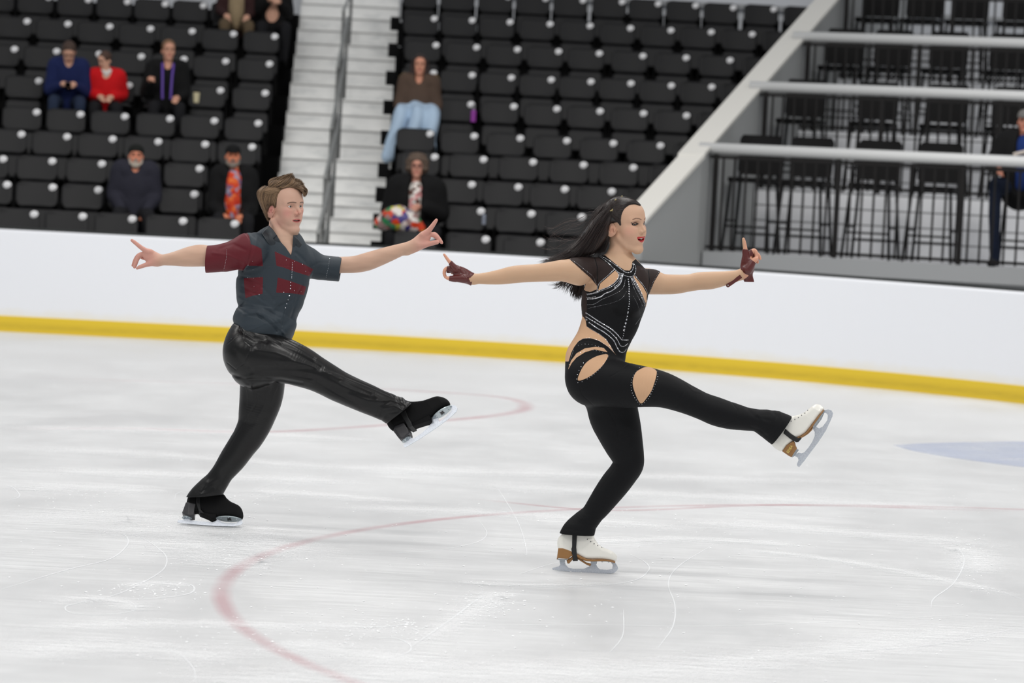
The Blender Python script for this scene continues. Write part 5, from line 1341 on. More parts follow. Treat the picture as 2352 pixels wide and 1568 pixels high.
# pelvis, legs
LN = R_('wl', [(330, 250, 158, -.055, .85), (440, 275, 152, -.075, .85), (560, 292, 140, -.085, .85), (680, 303, 126, -.09, .9), (780, 320, 112, -.09), (860, 347, 101, -.09), (950, 385, 90, -.09), (1040, 425, 84, -.09), (1130, 460, 88, -.09), (1220, 487, 84, -.088), (1320, 508, 73, -.086), (1400, 520, 70, -.085), (1500, 560, 72, -.083), (1560, 600, 62, -.08)])
LF = R_('wl', [(430, 260, 150, .05, .85), (455, 380, 160, .06, .85), (475, 480, 158, .068, .85), (505, 570, 144, .07, .9), (535, 660, 124, .07), (563, 740, 104, .07), (568, 800, 97, .07), (535, 860, 92, .07), (485, 925, 92, .07), (432, 995, 86, .07), (385, 1060, 78, .07), (335, 1125, 70, .07), (290, 1185, 62, .07), (262, 1240, 56, .07)])
wB.add(*sweep(LN), k=.03); wB.add(*sweep(LF), k=.02)
wB.add(*sweep(R_('wl', [(300, 130, 118, 0, 1.0), (320, 200, 140, 0, 1.0), (345, 270, 150, 0, .95)])), k=.05)
def wfg(k, L, dy, kk=.004, F=None): (F or wB).add(*sweep(FW.st(k, L, dy), n=4), k=kk)
H3 = -.050
PALM3 = [(1150, 1060, 140, 0, .8), (1000, 1010, 165, 0, .7), (860, 930, 180, 0, .62), (720, 850, 165, 0, .56), (620, 790, 120, 0, .55)]
IDX3 = [(640, 770, 88), (560, 690, 74), (490, 610, 62), (420, 530, 54), (350, 440, 47), (300, 370, 42), (262, 318, 33)]
MID3 = [(600, 800, 80), (480, 760, 68), (370, 730, 62), (300, 770, 58), (268, 850, 54), (275, 930, 50), (310, 1000, 44)]
RNG3 = [(620, 850, 70), (520, 820, 56), (430, 800, 50), (390, 830, 44)]
THB3 = [(880, 1040, 125), (740, 1040, 108), (620, 1040, 90), (520, 1040, 76), (430, 1035, 62), (350, 1020, 50)]
wfg('h3', PALM3, H3, .014); wfg('h3', IDX3, H3 - .008, .01); wfg('h3', MID3, H3 + .004); wfg('h3', RNG3, H3 + .02); wfg('h3', [(650, 880, 60), (560, 880, 46), (500, 870, 40)], H3 + .034); wfg('h3', THB3, H3 - .012, .01)
H4 = .13
PALM4 = [(540, 1045, 100, 0, .9), (620, 1010, 125, 0, .75), (690, 910, 150, 0, .62), (700, 790, 150, 0, .56), (680, 680, 105, 0, .55)]
IDX4 = [(690, 720, 90), (665, 620, 74), (650, 520, 66), (645, 440, 55), (632, 350, 50), (618, 270, 45), (603, 195, 34)]
MID4 = [(730, 660, 75), (770, 560, 66), (820, 490, 58), (870, 480, 54), (905, 540, 54), (915, 610, 52), (900, 670, 46)]
RNG4 = [(760, 680, 66), (850, 600, 54), (930, 560, 48), (975, 610, 44), (1000, 670, 34)]
PNK4 = [(780, 740, 56), (870, 690, 44), (930, 720, 38), (940, 760, 30)]
THB4 = [(690, 930, 120), (740, 860, 105), (790, 790, 84), (840, 725, 70), (890, 685, 62), (915, 665, 50)]
wfg('h4', PALM4, H4, .014); wfg('h4', IDX4, H4 - .006, .01); wfg('h4', MID4, H4 + .004); wfg('h4', RNG4, H4 + .02); wfg('h4', PNK4, H4 + .034); wfg('h4', THB4, H4 - .012, .01)
_zs = FW.P('w', 0, 960)[2]
pw, qw = wB.mesh(0.0016, clip=((-9, 0, _zs), (9, 99, 9))); qw = orient(pw, qw)
wL = Field(); wL.add(*sweep(R_('w', TW[:8])), k=.025)
sh_ = lambda L, n: [(*q[:3], q[3] * .9, *q[4:]) for q in L[:n]]
wL.add(*sweep(sh_(LN, 12)), k=.03); wL.add(*sweep(sh_(LF, 12)), k=.02)
p2_, q2_ = wL.mesh(.005); q2_ = orient(p2_, q2_); qw = np.concatenate([qw, q2_ + len(pw)]); pw = np.concatenate([pw, p2_])
body_w = big_mesh('body', pw, qw, None, wom)
uv = proj(pw); hl = head_local(pw, HCw, HW, ws)
SKW = L3(200, 164, 134)
col = np.tile(SKW, (len(pw), 1)) * (1 + 0.03 * wob(pw, 60, 6))[:, None]
hd = np.maximum(np.clip((px('w', 230, 0)[0] - uv[:, 0]) / 24, 0, 1), np.clip((uv[:, 0] - px('w', 2130, 0)[0]) / 8, 0, 1)); col = mixc(col, L3(216, 156, 132), hd * .8)
inh = (np.abs(hl) < 0.145).all(1)
gw = lambda c, r: np.exp(-(((hl - np.array(c)) / np.array(r)) ** 2).sum(1)) * inh
col = mixc(col, L3(206, 166, 140), np.clip((.145 - np.abs(hl).max(1)) / .05, 0, 1) * .8)
for sg in (-1, 1):
    col = mixc(col, L3(214, 146, 130), gw((0.06, sg * .050, -.028), (.03, .026, .026)) * .5)
    col = mixc(col, L3(206, 134, 112), gw((-.016, sg * .08, -.018), (.022, .014, .034)) * .5)
    rr = np.sqrt(((hl[:, 1] * sg - .0345) * .85) ** 2 + ((hl[:, 2] - .0025) * 2.2) ** 2)
    col = mixc(col, L3(24, 16, 18), np.clip(1.7 - np.abs(rr - .0125) / .0032, 0, 1) * inh * (hl[:, 0] > .045) * (hl[:, 2] > -.006))
    col = mixc(col, L3(90, 54, 48), gw((.068, sg * .038, .011), (.03, .014, .0045)) * .75)
    col = mixc(col, L3(26, 18, 18), np.clip(1.3 - line_d(np.stack([hl[:, 1] * sg, hl[:, 2]], 1), [(.046, .004), (.056, .009)]) / .0022, 0, 1) * inh * (hl[:, 0] > .02))
inner = inh & (np.abs(hl[:, 2] + .0680) < .0080) & (np.abs(hl[:, 1]) < .019) & (hl[:, 0] < .0825) & (hl[:, 0] > .05); col = mixc(col, L3(70, 16, 22), inner * 1.0)
set_col(body_w, col); body_w.data.materials.append(skin_mat('skin_tan', (178, 18, 36), (104, 72, 58), .22))
set_attr(body_w, 'lip', lip_sd(hl, .089, .0325, -.0590, -.0765, .010))
set_attr(body_w, 'brow', brow_sd(hl, [(.012, .0205), (.027, .0265), (.040, .0280), (.052, .0235)], .0021))
for sg in (-1, 1): eyeball('eye', Ww, HCw, ws, sg, L3(30, 20, 16), (1, -.45, 0), wom, HW, .66)
_tb = MB()
for i in range(-4, 5): _tb.ball(Ww(.0870 - abs(i) ** 1.5 * .0008, i * .0050, -.0640 + .0010 * abs(i)), .0036 * ws, 8, sc=(.7, .7, 1.0))
_tb.build('teeth', bpy.data.materials['teeth'], wom, True)

# --- catsuit: second skin 2 mm over the body, cut where the costume ends -----------------------
wC = Field(); _skip = 0
def regC(F, off):
    F.add(*sweep([(*q[:3], q[3] + off, *q[4:]) for q in R_('w', TW)]), k=.025)
    F.add(*sweep([(*q[:3], q[3] + off) for q in R_('w', [(1020, 585, 72, -.07), (1120, 570, 66, -.04), (1290, 580, 60, .01), (1430, 620, 50, .05), (1520, 655, 62, .08)])]), k=.03)
    F.add(*sweep([(*q[:3], q[3] + off) for q in R_('wf', [(505, 1140, 197, .01), (490, 1260, 205, .005), (500, 1400, 205, 0)])]), k=.012)
    for cx_, cy_, dy_ in ((1385, 812, -.050), (1290, 800, -.062)): F.add(*ellip(FW.P('w', cx_, cy_, dy_), (.044 + off, .050 + off, .052 + off)), k=.03)
    F.add(*sweep([(*q[:3], q[3] + off) for q in ARW[:3]]), k=.03); F.add(*sweep([(*q[:3], q[3] + off) for q in ALW[:3]]), k=.03)
    e = lambda L: [(*q[:3], q[3] + off, *q[4:]) for q in L]
    F.add(*sweep(e(LN[:-2]) + [(*q[:3], q[3] + off, *q[4:]) for q in R_('wl', [(1480, 545, 92, -.083, .8), (1548, 580, 106, -.08, .7), (1620, 620, 110, -.08, .7)])]), k=.03)
    F.add(*sweep(e(LF[:-2]) + [(*q[:3], q[3] + off, *q[4:]) for q in R_('wl', [(285, 1180, 82, .07, .8), (245, 1245, 104, .07, .72), (225, 1300, 112, .07, .7)])]), k=.02)
    F.add(*sweep(e(R_('wl', [(300, 130, 118, 0, 1.0), (320, 200, 140, 0, 1.0), (345, 270, 150, 0, .95)]))), k=.05)
regC(wC, .0022)
_suit = cpoly('c', [(28, 186), (80, 150), (250, 60), (440, 100), (460, 152), (520, 150), (600, 215), (680, 280), (780, 350), (850, 355), (878, 310), (882, 240), (930, 200), (1060, 330), (1275, 343), (1180, 500), (1105, 680), (1140, 720), (1300, 1100), (1400, 1700), (-400, 1700), (-200, 900), (100, 760), (178, 650), (215, 592), (260, 625), (320, 640), (410, 605), (412, 560), (330, 455), (200, 340), (100, 250)])
cuN = cut_line(FW, 'wl', (1612, 484), (1482, 664), (1400, 500)); cuF = cut_line(FW, 'wl', (128, 1256), (348, 1270), (300, 1100))
WNB = FW.P('wl', 1300, 400)[0]; WFB = FW.P('wl', 0, 1100)[2]; WTZ = FW.P('c', 0, 1300)[2]
wcvN = sweep(R_('wl', [(1545, 578, 84, -.08, .62), (1700, 680, 90, -.08, .62)])); wcvF = sweep(R_('wl', [(255, 1235, 82, .07, .62), (225, 1340, 92, .07, .62)]))
WF_ = [('wl', [(600, 130), (520, 200), (450, 240), (455, 320), (520, 410)], 1.0, 0.0012), ('wl', [(247, 260), (270, 350), (350, 425)], 1.0, 0.001), ('wl', [(430, 440), (490, 540), (510, 650), (540, 680)], 1.0, 0.001),
    ('wl', [(930, 290), (925, 340), (880, 430)], 2.5, 0.00132), ('wl', [(950, 290), (990, 330), (1040, 340)], 2.5, -0.0012), ('wl', [(1230, 400), (1270, 450), (1270, 510), (1150, 552)], 1.3, 0.0012),
    ('wl', [(1330, 440), (1390, 500), (1480, 520)], 4, 0.0015), ('wl', [(1400, 480), (1450, 540), (1440, 600)], 4, -0.0018), ('wl', [(1480, 440), (1520, 490), (1500, 560)], 4, 0.0018), ('wl', [(1540, 460), (1560, 520), (1530, 600)], 3.5, -0.0015), ('wl', [(1360, 560), (1420, 580), (1460, 620)], 3, 0.0015),
    ('wl', [(500, 700), (600, 720), (650, 780)], 5, 0.0009), ('wl', [(480, 830), (420, 920), (340, 1030), (300, 1130), (240, 1200), (225, 1260)], 1.1, 0.0015), ('wl', [(300, 1120), (360, 1130), (400, 1160)], 4, 0.0021), ('wl', [(200, 1190), (280, 1200), (370, 1190)], 3.5, -0.0018), ('wl', [(170, 1215), (260, 1230), (360, 1215)], 3, 0.0018), ('wl', [(260, 1150), (340, 1160), (390, 1150)], 3.5, -0.0018),
    ('c', [(100, 1330), (300, 1290), (450, 1330), (560, 1400)], 2.5, 0.0009), ('c', [(380, 190), (415, 300), (418, 500)], 1.0, -0.0015), ('c', [(1110, 340), (1110, 500), (1100, 650)], 1.0, -0.0015), ('c', [(850, 600), (835, 900), (760, 1200)], 1.2, 0.0008)]
_wcv = carve(FW, WF_, extra=lambda Q, u: .0008 * wob(Q, 40, 8))
def wpost(P, d):
    d = _wcv(P, d)
    hi_ = P[:, 2] > WTZ
    if hi_.any():
        s_ = (poly_sd(proj(P[hi_].astype(float)), _suit) / FW.S).astype(f32); d = d.copy(); d[hi_] = smax(d[hi_], s_, .0015)
    d = np.where(P[:, 0] > WNB, np.where(P[:, 2] < WTZ, smax(d, cuN(P), .002), d), d); d = np.where(P[:, 2] < WFB, smax(d, cuF(P), .002), d)
    lo, hi = P.min(0), P.max(0)
    for c in (wcvN, wcvF):
        if not ((c[1] > hi).any() or (c[2] < lo).any()): d = smax(d, -c[0](P), .002)
    return d
wC.post = wpost
sp2, sq2 = wC.mesh(.0022); sq2 = orient(sp2, sq2)
M_suit = mat('catsuit_cloth', (20, 21, 25), rough=0.62, spec=0.2, bump=0.04, bscale=400)
def _suitmat():
    nt, p = nodes(M_suit); N = nt.nodes.new; L = nt.links.new
    def step(nm):
        a = N('ShaderNodeAttribute'); a.attribute_name = nm; r = N('ShaderNodeMath'); r.operation = 'LESS_THAN'; r.inputs[1].default_value = 0.0; L(a.outputs['Fac'], r.inputs[0]); return r.outputs[0]
    m1 = N('ShaderNodeMix'); m1.data_type = 'RGBA'; m1.inputs[6].default_value = (*lin((10, 11, 14)), 1); m1.inputs[7].default_value = (*lin((206, 166, 132)), 1); L(step('nude'), m1.inputs[0])
    m2 = N('ShaderNodeMix'); m2.data_type = 'RGBA'; m2.inputs[7].default_value = (*lin((46, 36, 34)), 1); L(step('sheer'), m2.inputs[0]); L(m1.outputs[2], m2.inputs[6])
    m3 = N('ShaderNodeMix'); m3.data_type = 'RGBA'; m3.inputs[7].default_value = (*lin((10, 10, 12)), 1); L(step('band'), m3.inputs[0]); L(m2.outputs[2], m3.inputs[6])
    L(m3.outputs[2], p.inputs['Base Color'])
_suitmat()
suit = big_mesh('catsuit', sp2, sq2, M_suit, wom)
uv = proj(sp2); nr = sp2[:, 1] < WY + .06
def un(*a): return np.min([poly_sd(uv, q) for q in a], 0) / FW.S
thigh = smooth_poly(cpoly('wl', [(640, 192), (690, 174), (742, 192), (750, 225), (722, 318), (690, 370), (650, 410), (615, 350), (597, 280), (610, 222)]), 4)
hip = smooth_poly(cpoly('wl', [(246, 262), (258, 210), (300, 145), (370, 104), (438, 96), (415, 150), (370, 198), (310, 242)]), 4)
slit = cpoly('wl', [(180, 195), (200, 135), (235, 88), (290, 55), (360, 45), (410, 52), (436, 80), (350, 62), (290, 80), (235, 115), (205, 150)])
waist = cpoly('c', [(-60, 900), (200, 880), (228, 965), (262, 1020), (275, 1100), (330, 1140), (420, 1190), (520, 1260), (590, 1350), (640, 1445), (690, 1500), (560, 1370), (440, 1290), (320, 1255), (230, 1262), (165, 1300), (112, 1368), (70, 1450), (34, 1568), (-80, 1568), (-80, 1000)])
win1 = cpoly('c', [(650, 352), (700, 392), (702, 430), (690, 462), (640, 520), (560, 572), (490, 598), (428, 622), (425, 585), (452, 520), (560, 425)])
win2 = cpoly('c', [(905, 420), (960, 480), (1030, 560), (1085, 650), (1092, 720), (1065, 790), (1045, 740), (1010, 660), (960, 560), (900, 450)])
arm_r = cpoly('c', [(1120, 640), (1160, 560), (1300, 500), (1300, 800), (1060, 830), (1085, 740)])
set_attr(suit, 'nude', np.where(nr, un(thigh, hip, slit, waist, win1, win2, arm_r), 1.0))
sh1 = cpoly('c', [(-80, 260), (30, 180), (100, 130), (380, 80), (455, 150), (540, 232), (648, 335), (560, 425), (445, 520), (420, 600), (405, 560), (330, 455), (200, 340), (100, 255), (20, 200)])
sh2 = cpoly('c', [(930, 280), (1060, 320), (1280, 335), (1190, 500), (1110, 680), (1092, 700), (1080, 640), (1040, 565), (970, 480), (920, 415), (935, 340)])
sh3 = cpoly('c', [(135, 500), (200, 560), (262, 632), (278, 650), (275, 1040), (250, 1000), (228, 960), (180, 880), (100, 700)])
set_attr(suit, 'sheer', np.where(sp2[:, 1] < WY + .2, un(sh1, sh2, sh3), 1.0))
def band(L, w): return line_d(uv, [px('c', *q) for q in L]) - w
edge_ = np.min([band([(30, 190), (100, 255), (200, 345), (330, 460), (405, 560), (418, 620), (320, 645), (260, 630), (200, 570), (140, 510)], 1.6), band([(380, 170), (415, 300), (418, 520)], .9), band([(1275, 343), (1185, 500), (1112, 670)], 1.4), band([(1100, 340), (1112, 480), (1095, 660)], 1.0),
    band([(455, 158), (540, 215), (640, 300), (740, 370), (850, 405), (895, 375), (912, 320), (900, 250)], 5.2), band([(650, 345), (560, 425), (445, 525), (425, 600)], 1.8), band([(915, 415), (1035, 560), (1090, 660), (1085, 740)], 1.8), band([(200, 740), (205, 880), (228, 965)], 1.2)], 0) / FW.S
set_attr(suit, 'band', np.where(nr | (uv[:, 1] < 640), edge_, 1.0))
tr_s = BVHTree.FromPolygons([tuple(v) for v in sp2], [tuple(map(int, f)) for f in sq2])
st = lambda nm, k, lines, m=M_gem, seed=1: stones(nm, tr_s, k, lines, wom, m, seed=seed)
st('collar_stones', 'c', [([(455, 160), (520, 190), (600, 240), (700, 310), (780, 370), (840, 385), (880, 358), (900, 300), (890, 258)], 6.0, 13), ([(452, 172), (540, 235), (640, 330), (720, 392), (850, 440), (912, 408), (932, 340), (920, 285), (888, 247)], 5.5, 14)], seed=1)
st('window_stones', 'c', [([(650, 337), (560, 420), (450, 518), (425, 575), (412, 640)], 5.0, 11), ([(692, 385), (704, 425), (690, 465), (640, 522), (560, 575), (480, 605), (420, 635), (340, 660), (280, 668)], 6.0, 12), ([(712, 385), (722, 430), (705, 480), (650, 540), (570, 590), (480, 622), (400, 655), (280, 680)], 5.0, 13), ([(915, 415), (970, 480), (1040, 565), (1085, 650), (1090, 700), (1075, 760), (1045, 830)], 4.6, 11), ([(900, 440), (960, 560), (1010, 660), (1045, 760), (1045, 830)], 6.0, 13)], seed=2)
st('chest_stones', 'c', [([(762, 400), (750, 450), (722, 530), (660, 592), (600, 632), (520, 662), (470, 700), (380, 728), (275, 735)], 9.5, 17), ([(745, 400), (735, 450), (700, 530), (640, 580)], 6, 14), ([(280, 712), (330, 716), (400, 700)], 6, 16), ([(860, 440), (930, 570), (1000, 700), (1045, 800)], 6.5, 14), ([(880, 440), (945, 560), (1010, 690), (1050, 790)], 5, 13)], seed=3)
st('faint_stones', 'c', [([(790, 480), (765, 580), (700, 640), (600, 690), (480, 740), (380, 800), (280, 812)], 3.6, 15), ([(805, 640), (740, 730), (600, 790), (400, 835), (290, 862)], 2.6, 18), ([(870, 480), (920, 620), (990, 760), (1030, 850)], 3.0, 17), ([(900, 700), (960, 820), (990, 960)], 2.6, 18), ([(1040, 840), (1030, 920), (980, 1000), (930, 1070)], 3.5, 13), ([(200, 760), (210, 880), (228, 960)], 3, 13), ([(222, 1000), (200, 1100), (170, 1200)], 3, 14),
    ([(275, 1100), (400, 1175), (520, 1262), (600, 1380), (640, 1450)], 3.6, 13), ([(165, 1300), (220, 1268), (320, 1258), (440, 1292), (560, 1370), (640, 1440)], 3.6, 14), ([(120, 1360), (200, 1345), (260, 1335), (380, 1352), (520, 1400)], 4, 46), ([(100, 1420), (60, 1540)], 4, 14), ([(120, 1500), (215, 1440), (320, 1412), (460, 1440), (580, 1490)], 4, 44),
    ([(40, 192), (150, 262), (250, 345), (360, 435), (405, 540)], 3.6, 17), ([(1262, 350), (1165, 500), (1112, 660)], 3.6, 22), ([(1000, 335), (1100, 338)], 3, 14)], seed=4)
st('centre_stones', 'c', [([(830, 470), (840, 560), (842, 680), (845, 800), (830, 880)], 8.5, 33), ([(832, 480), (842, 600), (845, 780)], 4.5, 33), ([(825, 915), (805, 1020), (775, 1110), (765, 1190)], 13, 48), ([(828, 900), (780, 1150), (755, 1260)], 6, 30)], seed=5)
st('waist_stones', 'c', [([(270, 920), (350, 972), (450, 1040), (560, 1105), (650, 1172), (720, 1250), (745, 1278), (840, 1280)], 8.5, 17), ([(270, 972), (400, 1052), (520, 1125), (600, 1185), (680, 1272), (722, 1352), (770, 1365), (830, 1322)], 8, 17), ([(268, 1005), (290, 1020)], 8, 16), ([(312, 1050), (400, 1112), (500, 1172), (580, 1232), (640, 1295), (682, 1385), (722, 1440), (770, 1442), (802, 1400)], 8.5, 17)], seed=6)
st('window_edge_stones', 'wl', [([(625, 200), (598, 240), (586, 290), (598, 350), (640, 412), (665, 415)], 2.6, 17), ([(752, 205), (758, 240), (735, 300), (705, 365), (668, 410)], 2.6, 17), ([(640, 180), (700, 165), (750, 190)], 2.6, 15), ([(280, 150), (245, 215), (238, 272), (275, 268)], 2.6, 28), ([(440, 110), (400, 170), (350, 220), (300, 255)], 2.6, 18), ([(190, 160), (225, 110), (290, 72), (340, 62)], 2.6, 26), ([(660, 550), (664, 610)], 2.6, 10)], seed=7)

# --- gloves ---------------------------------------------------------------
M_glove = mat('maroon_leather', (88, 34, 32), rough=0.34, spec=0.5, bump=0.08, bscale=60)
def glove(k, chains, cuff, cuts, dy, folds):
    G = Field()
    for L, d_, kk in chains: G.add(*sweep([(*q[:3], q[3] + .0026, *q[4:]) for q in FW.st(k, L, dy + d_)], n=4), k=kk)
    G.add(*sweep(FW.st(k, cuff, dy)), k=.012)
    cv = carve(FW, folds, dlim=.01)
    pls = [(cut_line(FW, k, a, b, i_, dy), reg) for a, b, i_, reg in cuts]
    def gp(P, d):
        d = cv(P, d)
        u = proj(P.astype(float)); ux = (u[:, 0] - K[k][0]) / K[k][2]; uy = (u[:, 1] - K[k][1]) / K[k][2]
        for pl, reg in pls: d = np.where(reg(ux, uy), smax(d, pl(P), .0012), d)
        return d
    G.post = gp; p_, q_ = G.mesh(.0016); return big_mesh('glove', p_, orient(p_, q_), M_glove, wom)
glove('h3', [(PALM3, 0, .0), (IDX3, -.008, .01), (MID3, .004, .004), (RNG3, .02, .004), (THB3, -.012, .01)],
      [(980, 1000, 150, 0, .8), (1080, 1050, 168, 0, .8), (1180, 1100, 182, 0, .8)],
      [((1168, 895), (1068, 1280), (900, 950), lambda x, y: x > 950), ((460, 528), (395, 620), (560, 690), lambda x, y: (y < 690) & (x < 560)), ((345, 640), (335, 840), (480, 760), lambda x, y: (x < 480) & (y < 900) & (y > 600)), ((425, 950), (405, 1110), (600, 1040), lambda x, y: (x < 520) & (y > 880))],
      H3, [('h3', [(480, 580), (620, 700), (750, 850), (900, 1030)], .8, 0.00072), ('h3', [(640, 760), (660, 700), (700, 680)], 1.4, 0.00132), ('h3', [(720, 760), (760, 740), (770, 800)], 1.4, -0.0012), ('h3', [(930, 850), (930, 1000), (1130, 1120)], 1.0, 0.0012), ('h3', [(760, 860), (880, 920), (920, 900)], 1.6, 0.0012), ('h3', [(1040, 900), (1030, 1060)], 1.0, 0.0009), ('h3', [(640, 1140), (800, 1190), (880, 1210)], 1.4, 0.0012)])
glove('h4', [(PALM4[1:], 0, .0), (IDX4, -.006, .01), (MID4, .004, .004), (RNG4, .02, .004), (THB4, -.012, .01)],
      [(680, 900, 140, 0, .62), (690, 1020, 122, 0, .66), (715, 1120, 118, 0, .66), (740, 1230, 122, 0, .6)],
      [((655, 1222), (842, 1226), (700, 1000), lambda x, y: y > 1000), ((590, 435), (700, 446), (660, 560), lambda x, y: (y < 560) & (x < 720)), ((790, 440), (860, 590), (740, 600), lambda x, y: (x > 735) & (y < 640)), ((800, 700), (885, 765), (740, 860), lambda x, y: (x > 760) & (y > 610)), ((530, 930), (545, 1150), (700, 1000), lambda x, y: x < 600)],
      H4, [('h4', [(585, 650), (640, 700), (700, 735), (780, 700)], 1.2, 0.0015), ('h4', [(595, 570), (720, 575)], .8, 0.00072), ('h4', [(650, 860), (640, 960), (700, 1050), (790, 1060)], 1.6, -0.00108), ('h4', [(720, 940), (790, 900), (840, 830)], 1.3, 0.0012), ('h4', [(700, 980), (790, 950), (840, 880)], 1.3, 0.0012), ('h4', [(575, 800), (580, 1000), (560, 1130)], 1.0, 0.00108)])
_gs = R_('h4', [(545, 1090, 48, 0), (400, 1180, 46, 0), (230, 1310, 52, 0)], H4 - .024)
gs_ = MB()
A_, B_ = Vector(_gs[0][:3]), Vector(_gs[2][:3]); dx_ = (B_ - A_).normalized(); nz_ = Vector((0, 1, 0)); wz_ = dx_.cross(nz_).normalized(); r_ = _gs[1][3]
ln_ = (B_ - A_).length; poly_ = [(0, -r_), (ln_, -r_)] + [(ln_ + r_ * math.sin(t), -r_ * math.cos(t)) for t in np.linspace(0, PI, 12)[1:-1]] + [(ln_, r_), (0, r_)]
gs_.prism(poly_, A_, dx_, wz_, nz_, .0022); gst = gs_.build('glove_strap', M_glove, wom)
MB().ball(B_ - nz_ * .001, .0036 * 1.0, 14, sc=(1, .4, 1)).build('snap_button', mat('snap_metal', (150, 150, 142), rough=.3, metal=.9), wom, True).parent = gst

# --- skates ---------------------------------------------------------------
bW = basis(FW, 'b1', (300, 1225), (1780, 1300), math.radians(7), .07)
skW, trW, _ = skate(wom, bW, dict(r=.016,
    upper=[(640, 340), (495, 425), (435, 500), (418, 610), (428, 720), (445, 800), (460, 900), (760, 880), (900, 885), (1000, 935), (1100, 980), (1250, 985), (1500, 990), (1700, 1020), (1800, 1045), (1852, 990), (1852, 920), (1790, 835), (1650, 760), (1500, 705), (1400, 630), (1315, 500), (1220, 360)],
    heel=[(440, 724), (540, 716), (660, 752), (765, 795), (775, 885), (735, 925), (690, 975), (620, 975), (430, 960), (405, 1000), (418, 900)],
    sole=[(760, 868), (900, 872), (1010, 930), (1110, 975), (1250, 988), (1500, 985), (1750, 1020), (1815, 1045), (1800, 1075), (1600, 1030), (1250, 1040), (1110, 1030), (980, 985), (880, 930), (740, 915)],
    arch=[(640, 1000), (720, 960), (800, 900), (920, 930), (1010, 990), (1110, 1060), (1230, 1090), (1210, 1150), (1130, 1120), (1030, 1060), (900, 980), (790, 990), (700, 1090), (660, 1085)],
    blade=[(295, 1195), (305, 1228), (800, 1293), (1300, 1325), (1700, 1322), (1785, 1310), (1830, 1270), (1880, 1215), (1860, 1140), (1805, 1058), (1700, 1052), (1750, 1120), (1735, 1215), (1620, 1238), (1440, 1225), (1380, 1170), (1345, 1090), (1225, 1090), (1215, 1140), (1060, 1210), (800, 1212), (680, 1180), (620, 1110), (600, 1050), (475, 1050), (490, 1110), (465, 1150), (380, 1170)],
    edge=[(305, 1228), (800, 1293), (1300, 1327), (1700, 1324), (1785, 1308)],
    plates=[('sole_plate', 1500, 1030, .045, .034), ('heel_plate', 525, 985, .020, .024)],
    chrome=[[(1215, 1010), (1380, 1010), (1360, 1100), (1225, 1100)], [(470, 985), (605, 985), (600, 1060), (475, 1055)]],
    laces=[((1138, 515), (1260, 490)), ((1216, 570), (1320, 540)), ((1298, 620), (1390, 605)), ((1385, 662), (1450, 660)), ((1478, 704), (1520, 705))], eyem=mat('eyelet_metal', (90, 92, 96), rough=.4, metal=.6), lacem=mat('white_lace', (214, 212, 206), rough=.7)))
strap(FW, 'b1', [(775, 395), (890, 395), (870, 700), (885, 880), (912, 1025), (795, 1030), (772, 860), (752, 740), (770, 700)], bW, .0405, M_strap, wom)
bV = basis(FW, 'b2', (790, 1415), (1432, 440), math.radians(8), -.08)
skV, trV, _ = skate(wom, bV, dict(r=.016,
    upper=[(200, 850), (250, 980), (350, 1082), (475, 1130), (570, 1020), (690, 925), (740, 880), (830, 835), (930, 765), (1045, 620), (1150, 480), (1255, 335), (1245, 290), (1190, 245), (1110, 233), (1030, 285), (960, 340), (850, 415), (740, 450), (640, 470), (570, 450), (440, 620)],
    heel=[(475, 1130), (560, 1015), (690, 928), (716, 965), (725, 1015), (752, 1075), (700, 1150), (648, 1238), (600, 1215)],
    sole=[(1262, 332), (1275, 345), (1165, 495), (1060, 645), (945, 785), (850, 855), (765, 885), (760, 865), (830, 838), (925, 768), (1035, 625), (1140, 480)],
    arch=[(1060, 650), (1040, 720), (960, 800), (860, 865), (800, 880), (800, 865), (930, 785)],
    blade=[(745, 1385), (765, 1412), (792, 1418), (860, 1335), (1000, 1150), (1150, 950), (1300, 720), (1420, 455), (1434, 400), (1400, 345), (1340, 330), (1275, 345), (1268, 392), (1310, 405), (1335, 440), (1320, 540), (1240, 650), (1170, 692), (1128, 670), (1112, 630), (1050, 700), (1085, 760), (1085, 830), (1040, 940), (960, 1060), (890, 1140), (840, 1160), (780, 1150), (720, 1180), (705, 1215), (760, 1240), (778, 1290), (750, 1360)],
    edge=[(792, 1418), (860, 1335), (1000, 1150), (1150, 950), (1300, 720), (1420, 455)],
    plates=[('sole_plate', 1165, 525, .042, .034), ('heel_plate', 712, 1160, .019, .024)],
    chrome=[[(1100, 560), (1160, 500), (1240, 400), (1262, 350), (1285, 365), (1215, 520), (1140, 620), (1080, 700), (1050, 690)], [(745, 1080), (790, 1100), (700, 1220), (655, 1240)]],
    laces=[((578, 585), (600, 480)), ((649, 558), (660, 470)), ((719, 527), (725, 462)), ((785, 490), (780, 440)), ((847, 448), (840, 425)), ((907, 406), (890, 395)), ((960, 352), (945, 350))], eyem=bpy.data.materials['eyelet_metal'], lacem=bpy.data.materials['white_lace']))
strap(FW, 'b2', [(540, 700), (500, 790), (640, 900), (740, 955), (780, 950), (840, 880), (825, 868), (770, 875), (640, 790)], bV, .0405, M_strap, wom)
(a_, h_), = b2l(bV, [(622, 1085)]); _, (a2_, h2_) = b2l(bV, [(622, 1085), (665, 1020)])
_d = np.array([a2_ - a_, h2_ - h_]); _d /= np.linalg.norm(_d); rt_ = np.array(bV['ex']) * _d[0] + np.array(bV['eu']) * _d[1]; upv_ = -np.array(bV['ex']) * _d[1] * -1 * -1 + np.array(bV['eu']) * _d[0]
text_on('EDEA', bV, a_ , h_, -.0425, .0155, rt_, upv_, 0, M_gold, skV)

